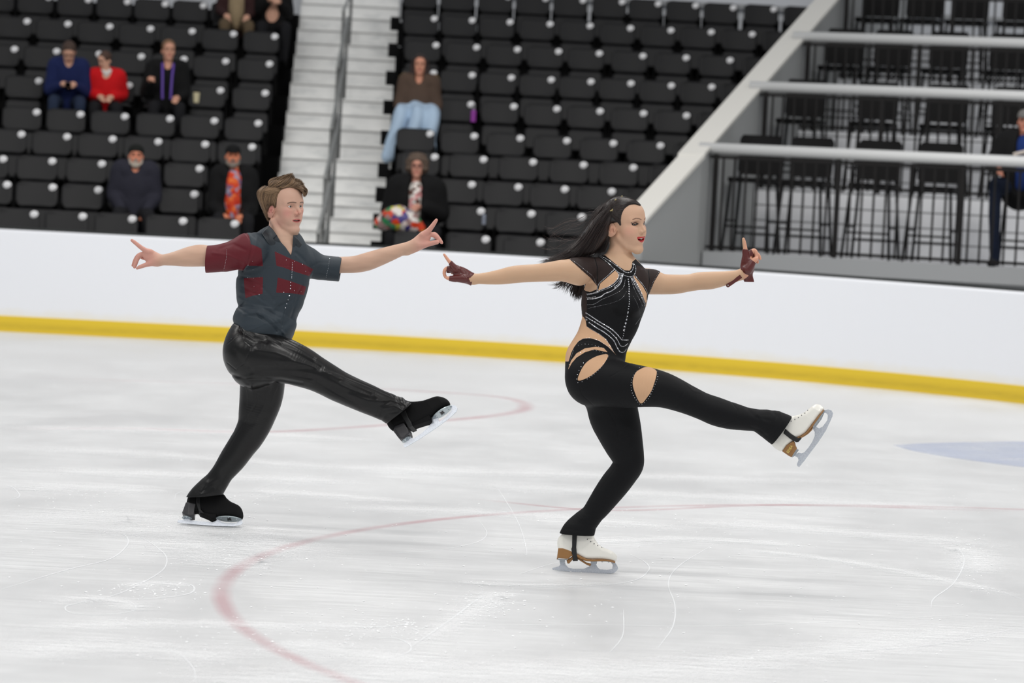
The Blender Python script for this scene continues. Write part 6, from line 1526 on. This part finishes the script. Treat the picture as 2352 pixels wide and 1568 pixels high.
# --- hair -----------------------------------------------------------------
wH = Field()
_w1 = [(150, 440), (240, 290), (330, 215), (400, 180), (520, 172), (650, 192), (760, 222), (845, 272), (885, 322), (868, 338), (760, 322), (690, 345), (640, 410), (610, 500), (575, 600), (560, 700), (545, 800), (500, 790), (470, 720), (425, 655), (370, 645), (310, 665), (298, 740), (310, 840), (335, 950), (300, 1080), (235, 1190), (100, 1210), (-150, 1240), (-300, 1100), (-160, 800), (0, 600)]
hcw = FW.P('wf', 500, 600, .01)
fw1, l_, h_ = pillow(hcw, (1, 0, 0), (0, 0, 1), (0, 1, 0), [tuple(FW.P('wf', x, y, .01)[[0, 2]] - hcw[[0, 2]]) for x, y in _w1], .074, .034)
skw = ellip(Ww(-0.006, 0, 0.040), np.array((0.103, 0.079, 0.089)) * ws, HW)
_xw = FW.P('wf', 420, 0)[0]
def whair(P):
    a = fw1(P); b = skw[0](P)
    top = smax(a, b - .004 - np.maximum(0, _xw - P[:, 0]) * 1.5, .01)
    return top.astype(f32)
wH.add(whair, l_, h_)
hp2, hq2 = wH.mesh(.0026); hq2 = orient(hp2, hq2)
M_bhair = attr_mat('black_hair', rough=0.32, spec=0.5)
hb2 = big_mesh('hair_base', hp2, hq2, M_bhair, wom); set_col(hb2, np.tile(L3(20, 16, 16), (len(hp2), 1)))
tr_h2 = BVHTree.FromPolygons([tuple(v) for v in hp2], [tuple(map(int, f)) for f in hq2])
rn2 = random.Random(21); hc2 = (L3(12, 10, 11), L3(58, 44, 40)); lk = []
G1 = [[(878, 330), (770, 228), (570, 178), (430, 198), (360, 250)], [(850, 335), (740, 250), (560, 205), (430, 225), (360, 290)], [(790, 335), (680, 270), (540, 240), (420, 270), (350, 330)], [(700, 345), (600, 330), (480, 340), (400, 380), (345, 410)], [(640, 420), (560, 410), (460, 410), (390, 410), (345, 420)], [(600, 520), (520, 500), (430, 470), (370, 440), (340, 425)], [(548, 770), (490, 650), (400, 560), (350, 500), (340, 430)]]
flow(FW, 'wf', tr_h2, G1, 1300, .0006, .0004, hc2, rn2, out=lk, jit=7, lift=(0, .003))
G2 = [[(520, 172), (400, 185), (250, 290), (130, 440), (-60, 700)], [(400, 230), (300, 330), (180, 500), (40, 720), (-120, 950)], [(340, 420), (240, 560), (130, 720), (0, 950), (-160, 1150)], [(340, 440), (300, 600), (240, 800), (120, 1000), (-20, 1200)], [(340, 480), (295, 620), (262, 800), (240, 980), (110, 1190)], [(320, 600), (275, 680), (262, 780), (290, 950), (225, 1160)]]
flow(FW, 'wf', tr_h2, G2, 2200, .0007, .0005, hc2, rn2, out=lk, jit=10, lift=(0, .004), npt=18)
# the blown-back lengths
G3 = [[(1240, 130), (1165, 180), (1100, 300), (1010, 420), (900, 500), (790, 530), (745, 543)], [(1230, 170), (1150, 270), (1080, 380), (990, 480), (900, 515), (850, 525)], [(1225, 200), (1150, 320), (1090, 430), (1020, 500), (960, 522)], [(1230, 260), (1170, 380), (1120, 470), (1080, 510), (1040, 530)]]
flow(FW, 'w', tr_h2, G3, 1000, .0008, .0003, hc2, rn2, out=lk, jit=11, lift=(-.05, .02), dyc=.02, npt=20, ext=(.75, 1.0))
for Gs, n_ in (([[(1150, 200), (1050, 240), (960, 245), (860, 300), (780, 280)], [(1150, 220), (1040, 300), (930, 330), (850, 420)]], 14), ([[(1100, 330), (980, 400), (870, 470), (720, 430)], [(1120, 330), (960, 390), (860, 340), (850, 290)]], 12), ([[(1080, 400), (960, 470), (850, 520), (742, 543)], [(1060, 420), (950, 500), (860, 520), (780, 535)]], 40), ([[(1200, 210), (1120, 190), (1060, 200)], [(1200, 230), (1100, 240), (1040, 230)]], 6)):
    flow(FW, 'w', None, Gs, n_, .00042, .00025, (L3(34, 24, 22), L3(84, 60, 52)), rn2, out=lk, jit=16, lift=(-.06, .03), dyc=.02, npt=20)
# lengths hanging behind the shoulder, showing under the arm
G4 = [[(1090, 560), (1060, 660), (1045, 740), (1038, 790)], [(1070, 560), (1040, 660), (1015, 740), (1002, 796)], [(1050, 560), (1010, 660), (985, 720), (975, 760)], [(1020, 560), (960, 650), (925, 690), (905, 730)], [(990, 580), (920, 660), (870, 690), (825, 690)]]
flow(FW, 'w', None, G4[:3], 300, .0012, .0005, hc2, rn2, out=lk, jit=9, lift=(-.11, -.05), dyc=0, npt=14, ext=(.7, 1.02))
flow(FW, 'w', None, G4[2:], 130, .0010, .0004, hc2, rn2, out=lk, jit=10, lift=(-.11, -.05), dyc=0, npt=14, ext=(.7, 1.02))
strands('hair', lk, M_bhair, wom)
M_clip = mat('gold_clip', (232, 214, 160), rough=.2, metal=.8)
for x, y in ((345, 408), (408, 228), (520, 168)):
    h0, n0 = on_surface(tr_h2, 'wf', x, y + 6)
    P0 = h0 if h0 is not None else Vector(FW.P('wf', x, y, -.01))
    c = MB(); 
    for dx, dz in ((-.004, -.0025), (.004, .0035), (0, 0), (.003, -.002)): c.ball(P0 + Vector((dx, -.004, dz)), .0036, 6, sc=(1, 1, .8))
    c.build('hair_clip', M_clip, wom)
# ================================================================ SPECTATORS in the stands
M_skinS = attr_mat('skin_far', rough=0.6)
def seated(name, label, seatpos, yaw, P, vox=.011):
    """seated person; local frame: x to their left-in-picture... right, y away from the rink, z up; origin at the floor under the seat"""
    root = root_at(name, tuple(seatpos)); tag(root, label, 'person', P.get('group', 'spectators in the stands'))
    sc = P.get('scale', 1.0); cy, sy = math.cos(yaw), math.sin(yaw)
    def W(x, y, z): x, y, z = x * sc, y * sc, z * sc; return np.array([seatpos[0] + cy * x - sy * y, seatpos[1] + sy * x + cy * y, seatpos[2] + z])
    sh = P.get('sh', 47) / 100.; lean = P.get('lean', 0.0); hip = np.array([0, -.05, sh + .02]); chest = np.array([0, -.06 - lean * .6, sh + .34]); neck = np.array([0, -.05 - lean, sh + .54 - lean * .25])
    hx, hy, hz = P.get('head', (0, 0, 0)); hd = neck + np.array([hx, -.03 + hy, .145 + hz]); wd = P.get('w', 1.0)
    hyaw = P.get('hyaw', 0.0); nod = P.get('nod', 0.0)
    F_ = np.array([math.sin(hyaw) * math.cos(nod), -math.cos(hyaw) * math.cos(nod), -math.sin(nod)]); F_ = np.array([cy * F_[0] - sy * F_[1], sy * F_[0] + cy * F_[1], F_[2]])
    HM_ = frame(F_); hc_ = W(*hd)
    body = Field(); Wh = head_field(body, hc_, HM_, .92 * sc, dict(open=.002))
    body.add(*sweep([(*W(*(neck + [0, 0, -.03])), .055), (*W(*(hd + [0, .01, -.06])), .052)]), k=.02)
    hands = P.get('hands', ((-.13, -.30, sh + .13), (.13, -.30, sh + .13)))
    elb = P.get('elbows', ((-.225 * wd, -.06, sh + .22), (.225 * wd, -.06, sh + .22)))
    arms = []
    for s_, (e, h_) in zip((-1, 1), zip(elb, hands)):
        s0 = np.array([s_ * .165 * wd, chest[1] + .01, sh + .48 - lean * .25]); arms.append((s0, np.array(e), np.array(h_)))
        a = [(*W(*s0), .05), (*W(*e), .042), (*W(*h_), .03)]; body.add(*sweep(a, sm=False), k=.01)
        hd_ = np.array(h_); dr = hd_ - np.array(e); dr /= np.linalg.norm(dr)
        body.add(*ellip(W(*(hd_ + dr * .035)), (.042, .042, .034)), k=.015)
        for f in range(4):
            q = hd_ + dr * .07 + np.array([(f - 1.5) * .017, -.005, -.012 - .006 * f]); body.add(*sweep([(*W(*(hd_ + dr * .05 + np.array([(f - 1.5) * .016, 0, 0]))), .010), (*W(*q), .009), (*W(*(q + dr * .01 + np.array([-s_ * .01, 0, -.022]))), .008)], sm=False), k=.004)
        body.add(*sweep([(*W(*(hd_ + dr * .02)), .012), (*W(*(hd_ + dr * .05 + np.array([-s_ * .035, 0, .012]))), .010)], sm=False), k=.006)
    body.add(*sweep([(*W(*hip), .12), (*W(*chest), .12), (*W(*(neck + [0, 0, -.06])), .07)]), k=.03)
    p_, q_ = body.mesh(min(vox, .0075)); bo = big_mesh('body', p_, orient(p_, q_), M_skinS, root)
    hl_ = head_local(p_, hc_, HM_, .92 * sc); c = np.tile(L3(*P.get('skin', (206, 158, 134))), (len(p_), 1)); ih = (np.abs(hl_) < .15).all(1)
    c = mixc(c, L3(176, 96, 88), ih * (np.abs(hl_[:, 2] + .068) < .008) * (np.abs(hl_[:, 1]) < .026) * (hl_[:, 0] > .05))
    for s_ in (-1, 1):
        c = mixc(c, L3(50, 36, 32), ih * (((hl_[:, 1] - s_ * .033) / .017) ** 2 + ((hl_[:, 2] - .001) / .008) ** 2 < 1) * (hl_[:, 0] > .04))
        c = mixc(c, L3(*P.get('hairc', (60, 46, 36))), ih * (np.abs(hl_[:, 2] - .022) < .005) * (np.abs(np.abs(hl_[:, 1]) - .033) < .018) * (hl_[:, 0] > .04))
    set_col(bo, c)
    # coat
    coat = Field(); b_ = P.get('bulk', .03)
    coat.add(*sweep([(*W(*(hip + [0, .0, -.02])), (.165 + b_) * wd, .8), (*W(*(hip * .5 + chest * .5)), (.160 + b_) * wd, .72), (*W(*chest), (.175 + b_) * wd, .66), (*W(*(neck + [0, .01, -.06])), .10 + b_ * .6, .8)]))
    for s_, (s0, e, h_) in zip((-1, 1), arms):
        h2 = np.array(h_) - (np.array(h_) - np.array(e)) * .12
        coat.add(*sweep([(*W(*(s0 * [.5, 1, 1])), .085 + b_), (*W(*s0), .070 + b_), (*W(*((s0 + e) / 2)), .060 + b_), (*W(*e), .056 + b_ * .9), (*W(*((e + h2) / 2)), .050 + b_ * .7), (*W(*h2), .042 + b_ * .4)]), k=.03)
    if P.get('hood'):
        coat.add(*sweep([(*W(-.10, neck[1] + .03, neck[2] - .02), .05), (*W(0, neck[1] + .10, neck[2] + .01), .06), (*W(.10, neck[1] + .03, neck[2] - .02), .05)]), k=.02)
    coat.add(*ellip(W(*(neck + [0, -.08, .01])), (.052, .09, .09)), k=.015, op='s')
    if P.get('front'): coat.add(*sweep([(*W(0, hip[1] - .22, hip[2]), .105), (*W(0, chest[1] - .21, chest[2]), .10), (*W(0, neck[1] - .13, neck[2] - .02), .075)]), k=.01, op='s')
    coat.post = lambda Q, d: d + (.006 * wob(Q, 26, 3)).astype(f32)
    p_, q_ = coat.mesh(vox); co = big_mesh('jacket', p_, orient(p_, q_), P['coat'], root)
    if P.get('front'):
        fr = Field(); fr.add(*sweep([(*W(0, hip[1] - .05, hip[2] + .02), .10, 1.05), (*W(0, chest[1] - .045, chest[2] - .12), .105, 1.05), (*W(0, chest[1] - .04, chest[2] + .08), .10, 1.0), (*W(0, neck[1] - .03, neck[2] - .05), .065, 1.0)]))
        p_, q_ = fr.mesh(vox); big_mesh('shirt', p_, orient(p_, q_), P['front'], root)
    # legs
    lg = Field(); kn = P.get('knee', .46); sp = P.get('spread', .13)
    for s_ in (-1, 1):
        lg.add(*sweep([(*W(s_ * .09, -.04, sh), .095), (*W(s_ * sp, -.24, sh + .01), .085), (*W(s_ * sp * 1.15, -.42, sh + P.get('kz', 0.0)), .068), (*W(s_ * sp * 1.1, -.44, sh * .5), .058), (*W(s_ * sp, -.42, .08), .052)]), k=.02)
    lg.post = lambda Q, d: d + (.004 * wob(Q, 30, 5)).astype(f32)
    p_, q_ = lg.mesh(vox); big_mesh('trousers', p_, orient(p_, q_), P['legs'], root)
    for s_ in (-1, 1):
        shm = Field(); shm.add(*sweep([(*W(s_ * sp, -.41, .05), .045), (*W(s_ * sp * 1.1, -.50, .035), .042), (*W(s_ * sp * 1.15, -.58, .03), .034)]))
        p_, q_ = shm.mesh(vox); big_mesh('shoe', p_, orient(p_, q_), P.get('shoes', M_deck), root)
    # hair, hat, beard
    ha = Field(); k = .92 * sc
    def HW_(x, y, z): return hc_ + k * (HM_ @ np.array([x, y, z]))
    def hel(c_, r_, F=ha, kk=.0): F.add(*ellip(HW_(*c_), np.array(r_) * k, HM_), k=kk)
    hm_ = mat('hair_' + name, P.get('hairc', (60, 46, 36)), rough=.7, noise=.3, nscale=90)
    if P.get('hat') is None or P.get('longhair') or P.get('curly'):
        hel((-.016, 0, .045), (.104, .086, .094))
        if P.get('longhair'):
            for s_ in (-1, 1): ha.add(*sweep([(*HW_(.0, s_ * .07, .05), .035), (*HW_(-.01, s_ * .088, -.04), .034), (*HW_(.0, s_ * .085, -.13), .032), (*HW_(.02, s_ * .075, -.19), .022)]), k=.02)
        if P.get('curly'):
            for s_ in (-1, 1): hel((-.01, s_ * .075, .0), (.07, .06, .10), kk=.03)
            hel((-.02, 0, .06), (.11, .12, .10), kk=.03)
        fc = ellip(HW_(.088, 0, -.03), np.array((.075, .066, .100)) * k, HM_); ha.add(*fc, k=.006, op='s')
        if P.get('curly'): ha.post = lambda Q, d: d + (.010 * wob(Q, 110, 9)).astype(f32)
        p_, q_ = ha.mesh(.006); big_mesh('hair', p_, orient(p_, q_), hm_, root)
    if P.get('hat') is not None:
        h2 = Field(); hel((-.010, 0, .055), (.108, .090, .080), F=h2); h2.add(plane(HW_(0, 0, .028), -(HM_ @ np.array([0.15, 0, 1]))), *BIG, k=.004, op='i')
        if P.get('brim'): h2.add(*ellip(HW_(.10, 0, .040), np.array((.055, .060, .010)) * k, HM_), k=.006)
        p_, q_ = h2.mesh(.006); big_mesh('hat', p_, orient(p_, q_), P['hat'], root)
    if P.get('beard') is not None:
        b2_ = Field(); b2_.add(*ellip(HW_(.064, 0, -.103), np.array((.036, .050, .044)) * k, HM_), k=0)
        for s_ in (-1, 1): b2_.add(*sweep([(*HW_(.02, s_ * .066, -.04), .014), (*HW_(.04, s_ * .056, -.085), .022)], sm=False), k=.02)
        b2_.add(*ellip(HW_(.094, 0, -.052), np.array((.014, .032, .010)) * k, HM_), k=.01)
        b2_.post = lambda Q, d: d + (.003 * wob(Q, 160, 4)).astype(f32)
        p_, q_ = b2_.mesh(.006); big_mesh('beard', p_, orient(p_, q_), P['beard'], root)
    return root, W, HW_, neck, sh
def cloth_mat(nm, rgb, **k): return mat(nm, rgb, rough=.85, noise=k.get('noise', .15), nscale=k.get('ns', 14), bump=.15, bscale=40, spec=.2)
def multi_mat(nm, cols, scale, rough=.8):
    m = mat(nm, cols[0], rough=rough); nt, p = nodes(m); N = nt.nodes.new; L = nt.links.new
    tc = N('ShaderNodeTexCoord'); v = N('ShaderNodeTexVoronoi'); v.inputs['Scale'].default_value = scale; L(tc.outputs['Object'], v.inputs['Vector'])
    s_ = N('ShaderNodeSeparateColor'); L(v.outputs['Color'], s_.inputs[0]); r = N('ShaderNodeValToRGB'); r.color_ramp.interpolation = 'CONSTANT'; e = r.color_ramp.elements
    while len(e) < len(cols): e.new(.5)
    for i, c in enumerate(cols): e[i].position = i / len(cols); e[i].color = (*lin(c), 1)
    L(s_.outputs[0], r.inputs[0]); L(r.outputs[0], p.inputs['Base Color']); return m
def seat_floor(px_, py_, i, left):
    p = hit_row(px_, py_, i, left); return np.array([p[0], p[1] - .13, SEATF[(left, i)]])
J_blk = cloth_mat('black_coat', (17, 17, 18)); J_jean = cloth_mat('dark_jeans', (36, 46, 66)); J_dark = cloth_mat('dark_trousers', (24, 24, 27))
LA = math.atan(.14)
# left block
def hold(root, name, mb, m): return mb.build(name, m, root)
a = seated('person', 'boy in dark blue hooded jacket bent over a phone in the left block', seat_floor(160, 195, 5, True), LA, dict(coat=cloth_mat('navy_jacket', (26, 36, 78)), legs=J_jean, lean=.17, nod=.75, head=(.0, -.05, -.05), hood=True, bulk=.02, w=.92, hands=((-.06, -.36, .68), (.08, -.36, .68)), elbows=((-.20, -.15, .62), (.20, -.15, .62)), hairc=(62, 44, 34)))
W_ = a[1]; ph = root_at('mobile_phone', tuple(W_(.01, -.44, .66))); tag(ph, 'small dark phone held by the boy in the dark blue jacket', 'phone')
hold(ph, 'case', MB().box(W_(.01, -.44, .66), (.07, .012, .14), Matrix.Rotation(.9, 3, 'X'), bev=.004), M_deck); hold(ph, 'screen', MB().box(W_(.01, -.447, .668), (.06, .004, .12), Matrix.Rotation(.9, 3, 'X')), mat('phone_screen', (60, 64, 70), rough=.2))
redj = cloth_mat('red_jacket', (196, 20, 26)); b = seated('person', 'child in red jacket with white collar leaning towards the boy with the phone', seat_floor(247, 200, 5, True), LA, dict(coat=redj, legs=J_dark, lean=.12, nod=.35, hyaw=-.9, scale=.86, sh=50, head=(-.03, 0, 0), hands=((-.08, -.30, .66), (.08, -.30, .66)), hairc=(70, 46, 34), bulk=.015))
hold(b[0], 'collar', MB().tube([b[1](-.05, -.20, 1.02), b[1](0, -.25, .96), b[1](.05, -.20, 1.02)], [.03, .035, .03], 8), cloth_mat('white_collar', (214, 210, 206)))
for q in ((-.12, .0), (.13, .0)):
    hold(b[0], 'shoulder_patch', MB().ball(b[1](q[0], -.225, .95), .022, 8, sc=(1, .4, 1.4)), mat('pale_patch', (214, 150, 160)))
c_ = seated('person', 'person in black with a purple lanyard sitting upright in the left block', seat_floor(386, 205, 5, True), LA, dict(coat=J_blk, legs=J_dark, hyaw=.15, hairc=(120, 88, 62), bulk=.02, skin=(204, 150, 126), hands=((-.20, -.30, .78), (.12, -.34, .60)), elbows=((-.24, -.12, .66), (.21, -.1, .66))))
lan = MB(); W_ = c_[1]
lan.tube([W_(-.065, -.13, 1.00), W_(-.06, -.245, .86), W_(-.055, -.275, .68), W_(-.05, -.285, .58)], .014, 6).tube([W_(.065, -.13, 1.00), W_(.05, -.245, .86), W_(.045, -.275, .68), W_(.045, -.285, .58)], .014, 6)
hold(c_[0], 'lanyard', lan, mat('purple_lanyard', (96, 66, 160), rough=.6)); cup = root_at('paper_cup', tuple(W_(.34, -.26, .56))); tag(cup, 'pale paper cup beside the person with the purple lanyard', 'cup')
hold(cup, 'cup', MB().tube([W_(.34, -.26, .56), W_(.34, -.26, .68)], [.03, .04], 12), mat('cream_cup', (206, 196, 160))); hold(cup, 'lid', MB().tube([W_(.34, -.26, .68), W_(.34, -.26, .695)], [.043, .036], 12), M_deck)
seated('person', 'bearded man in dark beanie and padded grey-sleeved jacket in the left block', seat_floor(312, 445, 1, True), LA, dict(coat=cloth_mat('slate_jacket', (40, 40, 50)), legs=J_dark, w=.94, bulk=.03, hat=cloth_mat('dark_beanie', (22, 24, 22)), beard=mat('grey_beard', (168, 158, 146), rough=.9), head=(0, 0, -.05), hands=((-.12, -.28, .52), (.12, -.28, .52)), skin=(206, 132, 104)))
om = multi_mat('orange_print', [(204, 62, 20), (214, 92, 30), (150, 140, 160), (190, 44, 18), (120, 90, 120), (224, 110, 50)], 22)
d = seated('person', 'bearded man in dark hat and orange patterned shirt under black coat', seat_floor(537, 452, 1, True), LA, dict(coat=J_blk, front=om, legs=J_dark, w=.98, bulk=.025, hat=J_blk, brim=True, beard=mat('salt_beard', (120, 112, 104), rough=.9), hands=((-.10, -.36, .52), (.08, -.36, .52)), elbows=((-.20, -.1, .62), (.19, -.1, .62)), skin=(214, 130, 96), head=(-.02, 0, 0)))
seated('person', 'person in dark red-brown coat with a purple lanyard near the top of the left block', seat_floor(545, 15, 8, True), LA, dict(coat=cloth_mat('maroon_coat', (54, 34, 34)), front=cloth_mat('cream_top', (150, 132, 104)), legs=cloth_mat('khaki', (92, 78, 60)), hairc=(60, 44, 34), bulk=.015, w=.85))
seated('person', 'person in black coat with brown fur hood near the top of the left block', seat_floor(628, 22, 8, True), LA, dict(coat=J_blk, legs=J_dark, hairc=(70, 50, 36), knee=.3, bulk=.02, w=.85, hands=((-.06, -.30, .82), (.06, -.30, .80))))
# right block
e = seated('person', 'woman in brown coat with fur hood sitting by the stairs', seat_floor(962, 228, 5, False), 0.02, dict(coat=cloth_mat('brown_coat', (84, 68, 58)), legs=cloth_mat('pale_jeans', (150, 164, 182)), longhair=True, hairc=(44, 28, 24), bulk=.028, w=.92, hands=((-.16, -.20, .56), (.16, -.20, .56)), skin=(208, 146, 120)))
W_ = e[1]; fu = Field()
for s_ in (-1, 1): fu.add(*sweep([(*W_(s_ * .08, -.10, 1.00), .035), (*W_(s_ * .17, -.04, 1.01), .045), (*W_(s_ * .20, .05, .99), .045)]), k=.01)
fu.post = lambda Q, d: d + (.008 * wob(Q, 120, 2)).astype(f32)
p_, q_ = fu.mesh(.008); big_mesh('fur_trim', p_, orient(p_, q_), mat('tan_fur', (112, 92, 62), rough=.95, noise=.3, nscale=80), e[0])
bk = Field(); bp = root_at('blanket', tuple(W_(0, -.4, .3))); tag(bp, 'pale blue blanket draped over the knees of the woman in brown', 'blanket')
bk.add(*sweep([(*W_(-.17, -.14, .60), .085), (*W_(0, -.16, .62), .10), (*W_(.17, -.14, .60), .085)])); bk.add(*sweep([(*W_(-.14, -.18, .58), .10), (*W_(-.19, -.42, .54), .10), (*W_(-.24, -.52, .30), .085), (*W_(-.30, -.55, .06), .075)]), k=.06)
bk.add(*sweep([(*W_(.14, -.18, .58), .10), (*W_(.16, -.42, .54), .10), (*W_(.16, -.52, .30), .085), (*W_(.16, -.55, .06), .06)]), k=.06); bk.add(*sweep([(*W_(0, -.2, .60), .10), (*W_(0, -.46, .54), .09), (*W_(-.04, -.53, .30), .09), (*W_(-.05, -.55, .12), .09)]), k=.06)
bk.post = lambda Q, d: d + (.012 * np.sin(Q[:, 0] * 30 + 3 * np.sin(Q[:, 2] * 7))).astype(f32)
p_, q_ = bk.mesh(.011); big_mesh('cloth', p_, orient(p_, q_), cloth_mat('pale_blue_fleece', (176, 198, 220), noise=.04), bp)
sb = seat_floor(1062, 240, 5, False); bo_ = root_at('water_bottle', tuple(sb + [.19, -.12, .46])); tag(bo_, 'small purple bottle standing beside a number plate right of the brown-coated woman', 'bottle')
Pb = sb + np.array([.14, -.10, .52]); hold(bo_, 'bottle', MB().tube([Pb, Pb + [0, 0, .12], Pb + [0, 0, .14]], [.032, .032, .02], 12), mat('purple_plastic', (150, 60, 160), rough=.3)); hold(bo_, 'cap', MB().tube([Pb + [0, 0, .14], Pb + [0, 0, .20]], .02, 10), mat('clear_cap', (120, 120, 124), rough=.3))
fs_ = multi_mat('floral_scarf', [(206, 196, 188), (206, 140, 140), (190, 186, 180), (90, 60, 52), (224, 216, 210)], 26)
g_ = seated('person', 'woman with curly hair and glasses in black coat low in the right block', seat_floor(955, 480, 1, False), 0.0, dict(coat=J_blk, front=fs_, legs=J_dark, curly=True, hairc=(84, 68, 56), w=1.12, bulk=.06, hands=((-.16, -.34, .60), (.05, -.34, .74)), skin=(196, 140, 120), spread=.20, head=(.0, 0, .02)))
gl = MB(); HW2 = g_[2]
for s_ in (-1, 1):
    pts_ = [HW2(.097, s_ * .033 + .022 * math.cos(t), .0 + .018 * math.sin(t)) for t in np.linspace(0, 2 * PI, 13)]; gl.tube(pts_, .003, 5, cap=False)
gl.tube([HW2(.1, -.011, 0), HW2(.1, .011, 0)], .0025, 5); hold(g_[0], 'glasses', gl, mat('dark_red_frame', (80, 40, 46)))
bg = root_at('tote_bag', tuple(g_[1](-.18, -.42, .52))); tag(bg, 'crumpled bright patterned bag on the lap of the curly-haired woman', 'bag')
bf_ = Field(); bf_.add(*sweep([(*g_[1](-.34, -.42, .55), .07), (*g_[1](-.20, -.44, .62), .13), (*g_[1](-.05, -.44, .58), .12), (*g_[1](.05, -.42, .50), .08)])); bf_.post = lambda Q, d: d + (.014 * wob(Q, 34, 7)).astype(f32)
p_, q_ = bf_.mesh(.010); big_mesh('bag_body', p_, orient(p_, q_), multi_mat('bag_print', [(206, 60, 24), (216, 210, 204), (200, 190, 60), (60, 56, 60), (40, 130, 80), (222, 206, 200), (60, 50, 120), (150, 120, 116)], 15, .4), bg)
bt = hit_row(1112, 500, 1, False); bw = root_at('water_bottle', (bt[0], bt[1] - .12, bt[2] - .1)); tag(bw, 'small clear bottle standing by a number plate right of the curly-haired woman', 'bottle')
hold(bw, 'bottle', MB().tube([(bt[0], bt[1] - .1, bt[2] - .07), (bt[0], bt[1] - .1, bt[2] + .02), (bt[0], bt[1] - .1, bt[2] + .04)], [.022, .022, .01], 10), mat('clear_plastic', (136, 142, 156), rough=.2))
# right terrace
tp = T(3.1, .70, FZ[0]); hm = seated('person', 'man in grey cap and blue sweatshirt on a bar chair behind the railing', tp, -TH + .1, dict(coat=J_blk, front=cloth_mat('royal_sweatshirt', (26, 48, 104)), legs=cloth_mat('navy_trousers', (24, 32, 50)), w=1.15, bulk=.03, sh=80, spread=.20, hat=cloth_mat('grey_cap', (110, 108, 106)), brim=True, hands=((-.22, -.36, .98), (.16, -.36, .98)), elbows=((-.30, -.1, 1.04), (.28, -.1, 1.04)), skin=(192, 128, 106), shoes=cloth_mat('dark_shoes', (40, 42, 46))))
hold(hm[0], 'shirt_lettering', MB().box(hm[1](-.02, -.245, 1.16), (.15, .02, .035), Matrix.Rotation(-.3, 3, 'Y'), bev=.008).box(hm[1](.0, -.245, 1.12), (.16, .02, .02), Matrix.Rotation(-.1, 3, 'Y'), bev=.006), mat('white_print', (200, 190, 180)))
tb = ground(2340, 655, 0.2); nb = T(3.55, -.75, .45); sit = seated('person', 'person in black with purple scarf at the right edge beside the boards', (nb[0] + .42, nb[1], .12), -TH, dict(coat=J_blk, legs=J_dark, w=1.1, bulk=.05, head=(.06, 0, 0), hairc=(30, 24, 22), sh=60))
hold(sit[0], 'scarf', MB().tube([sit[1](.06, -.2, 1.12), sit[1](.05, -.26, .95), sit[1](.08, -.27, .80)], [.05, .05, .04], 10), multi_mat('purple_scarf', [(120, 80, 190), (170, 150, 200), (90, 60, 150)], 40))
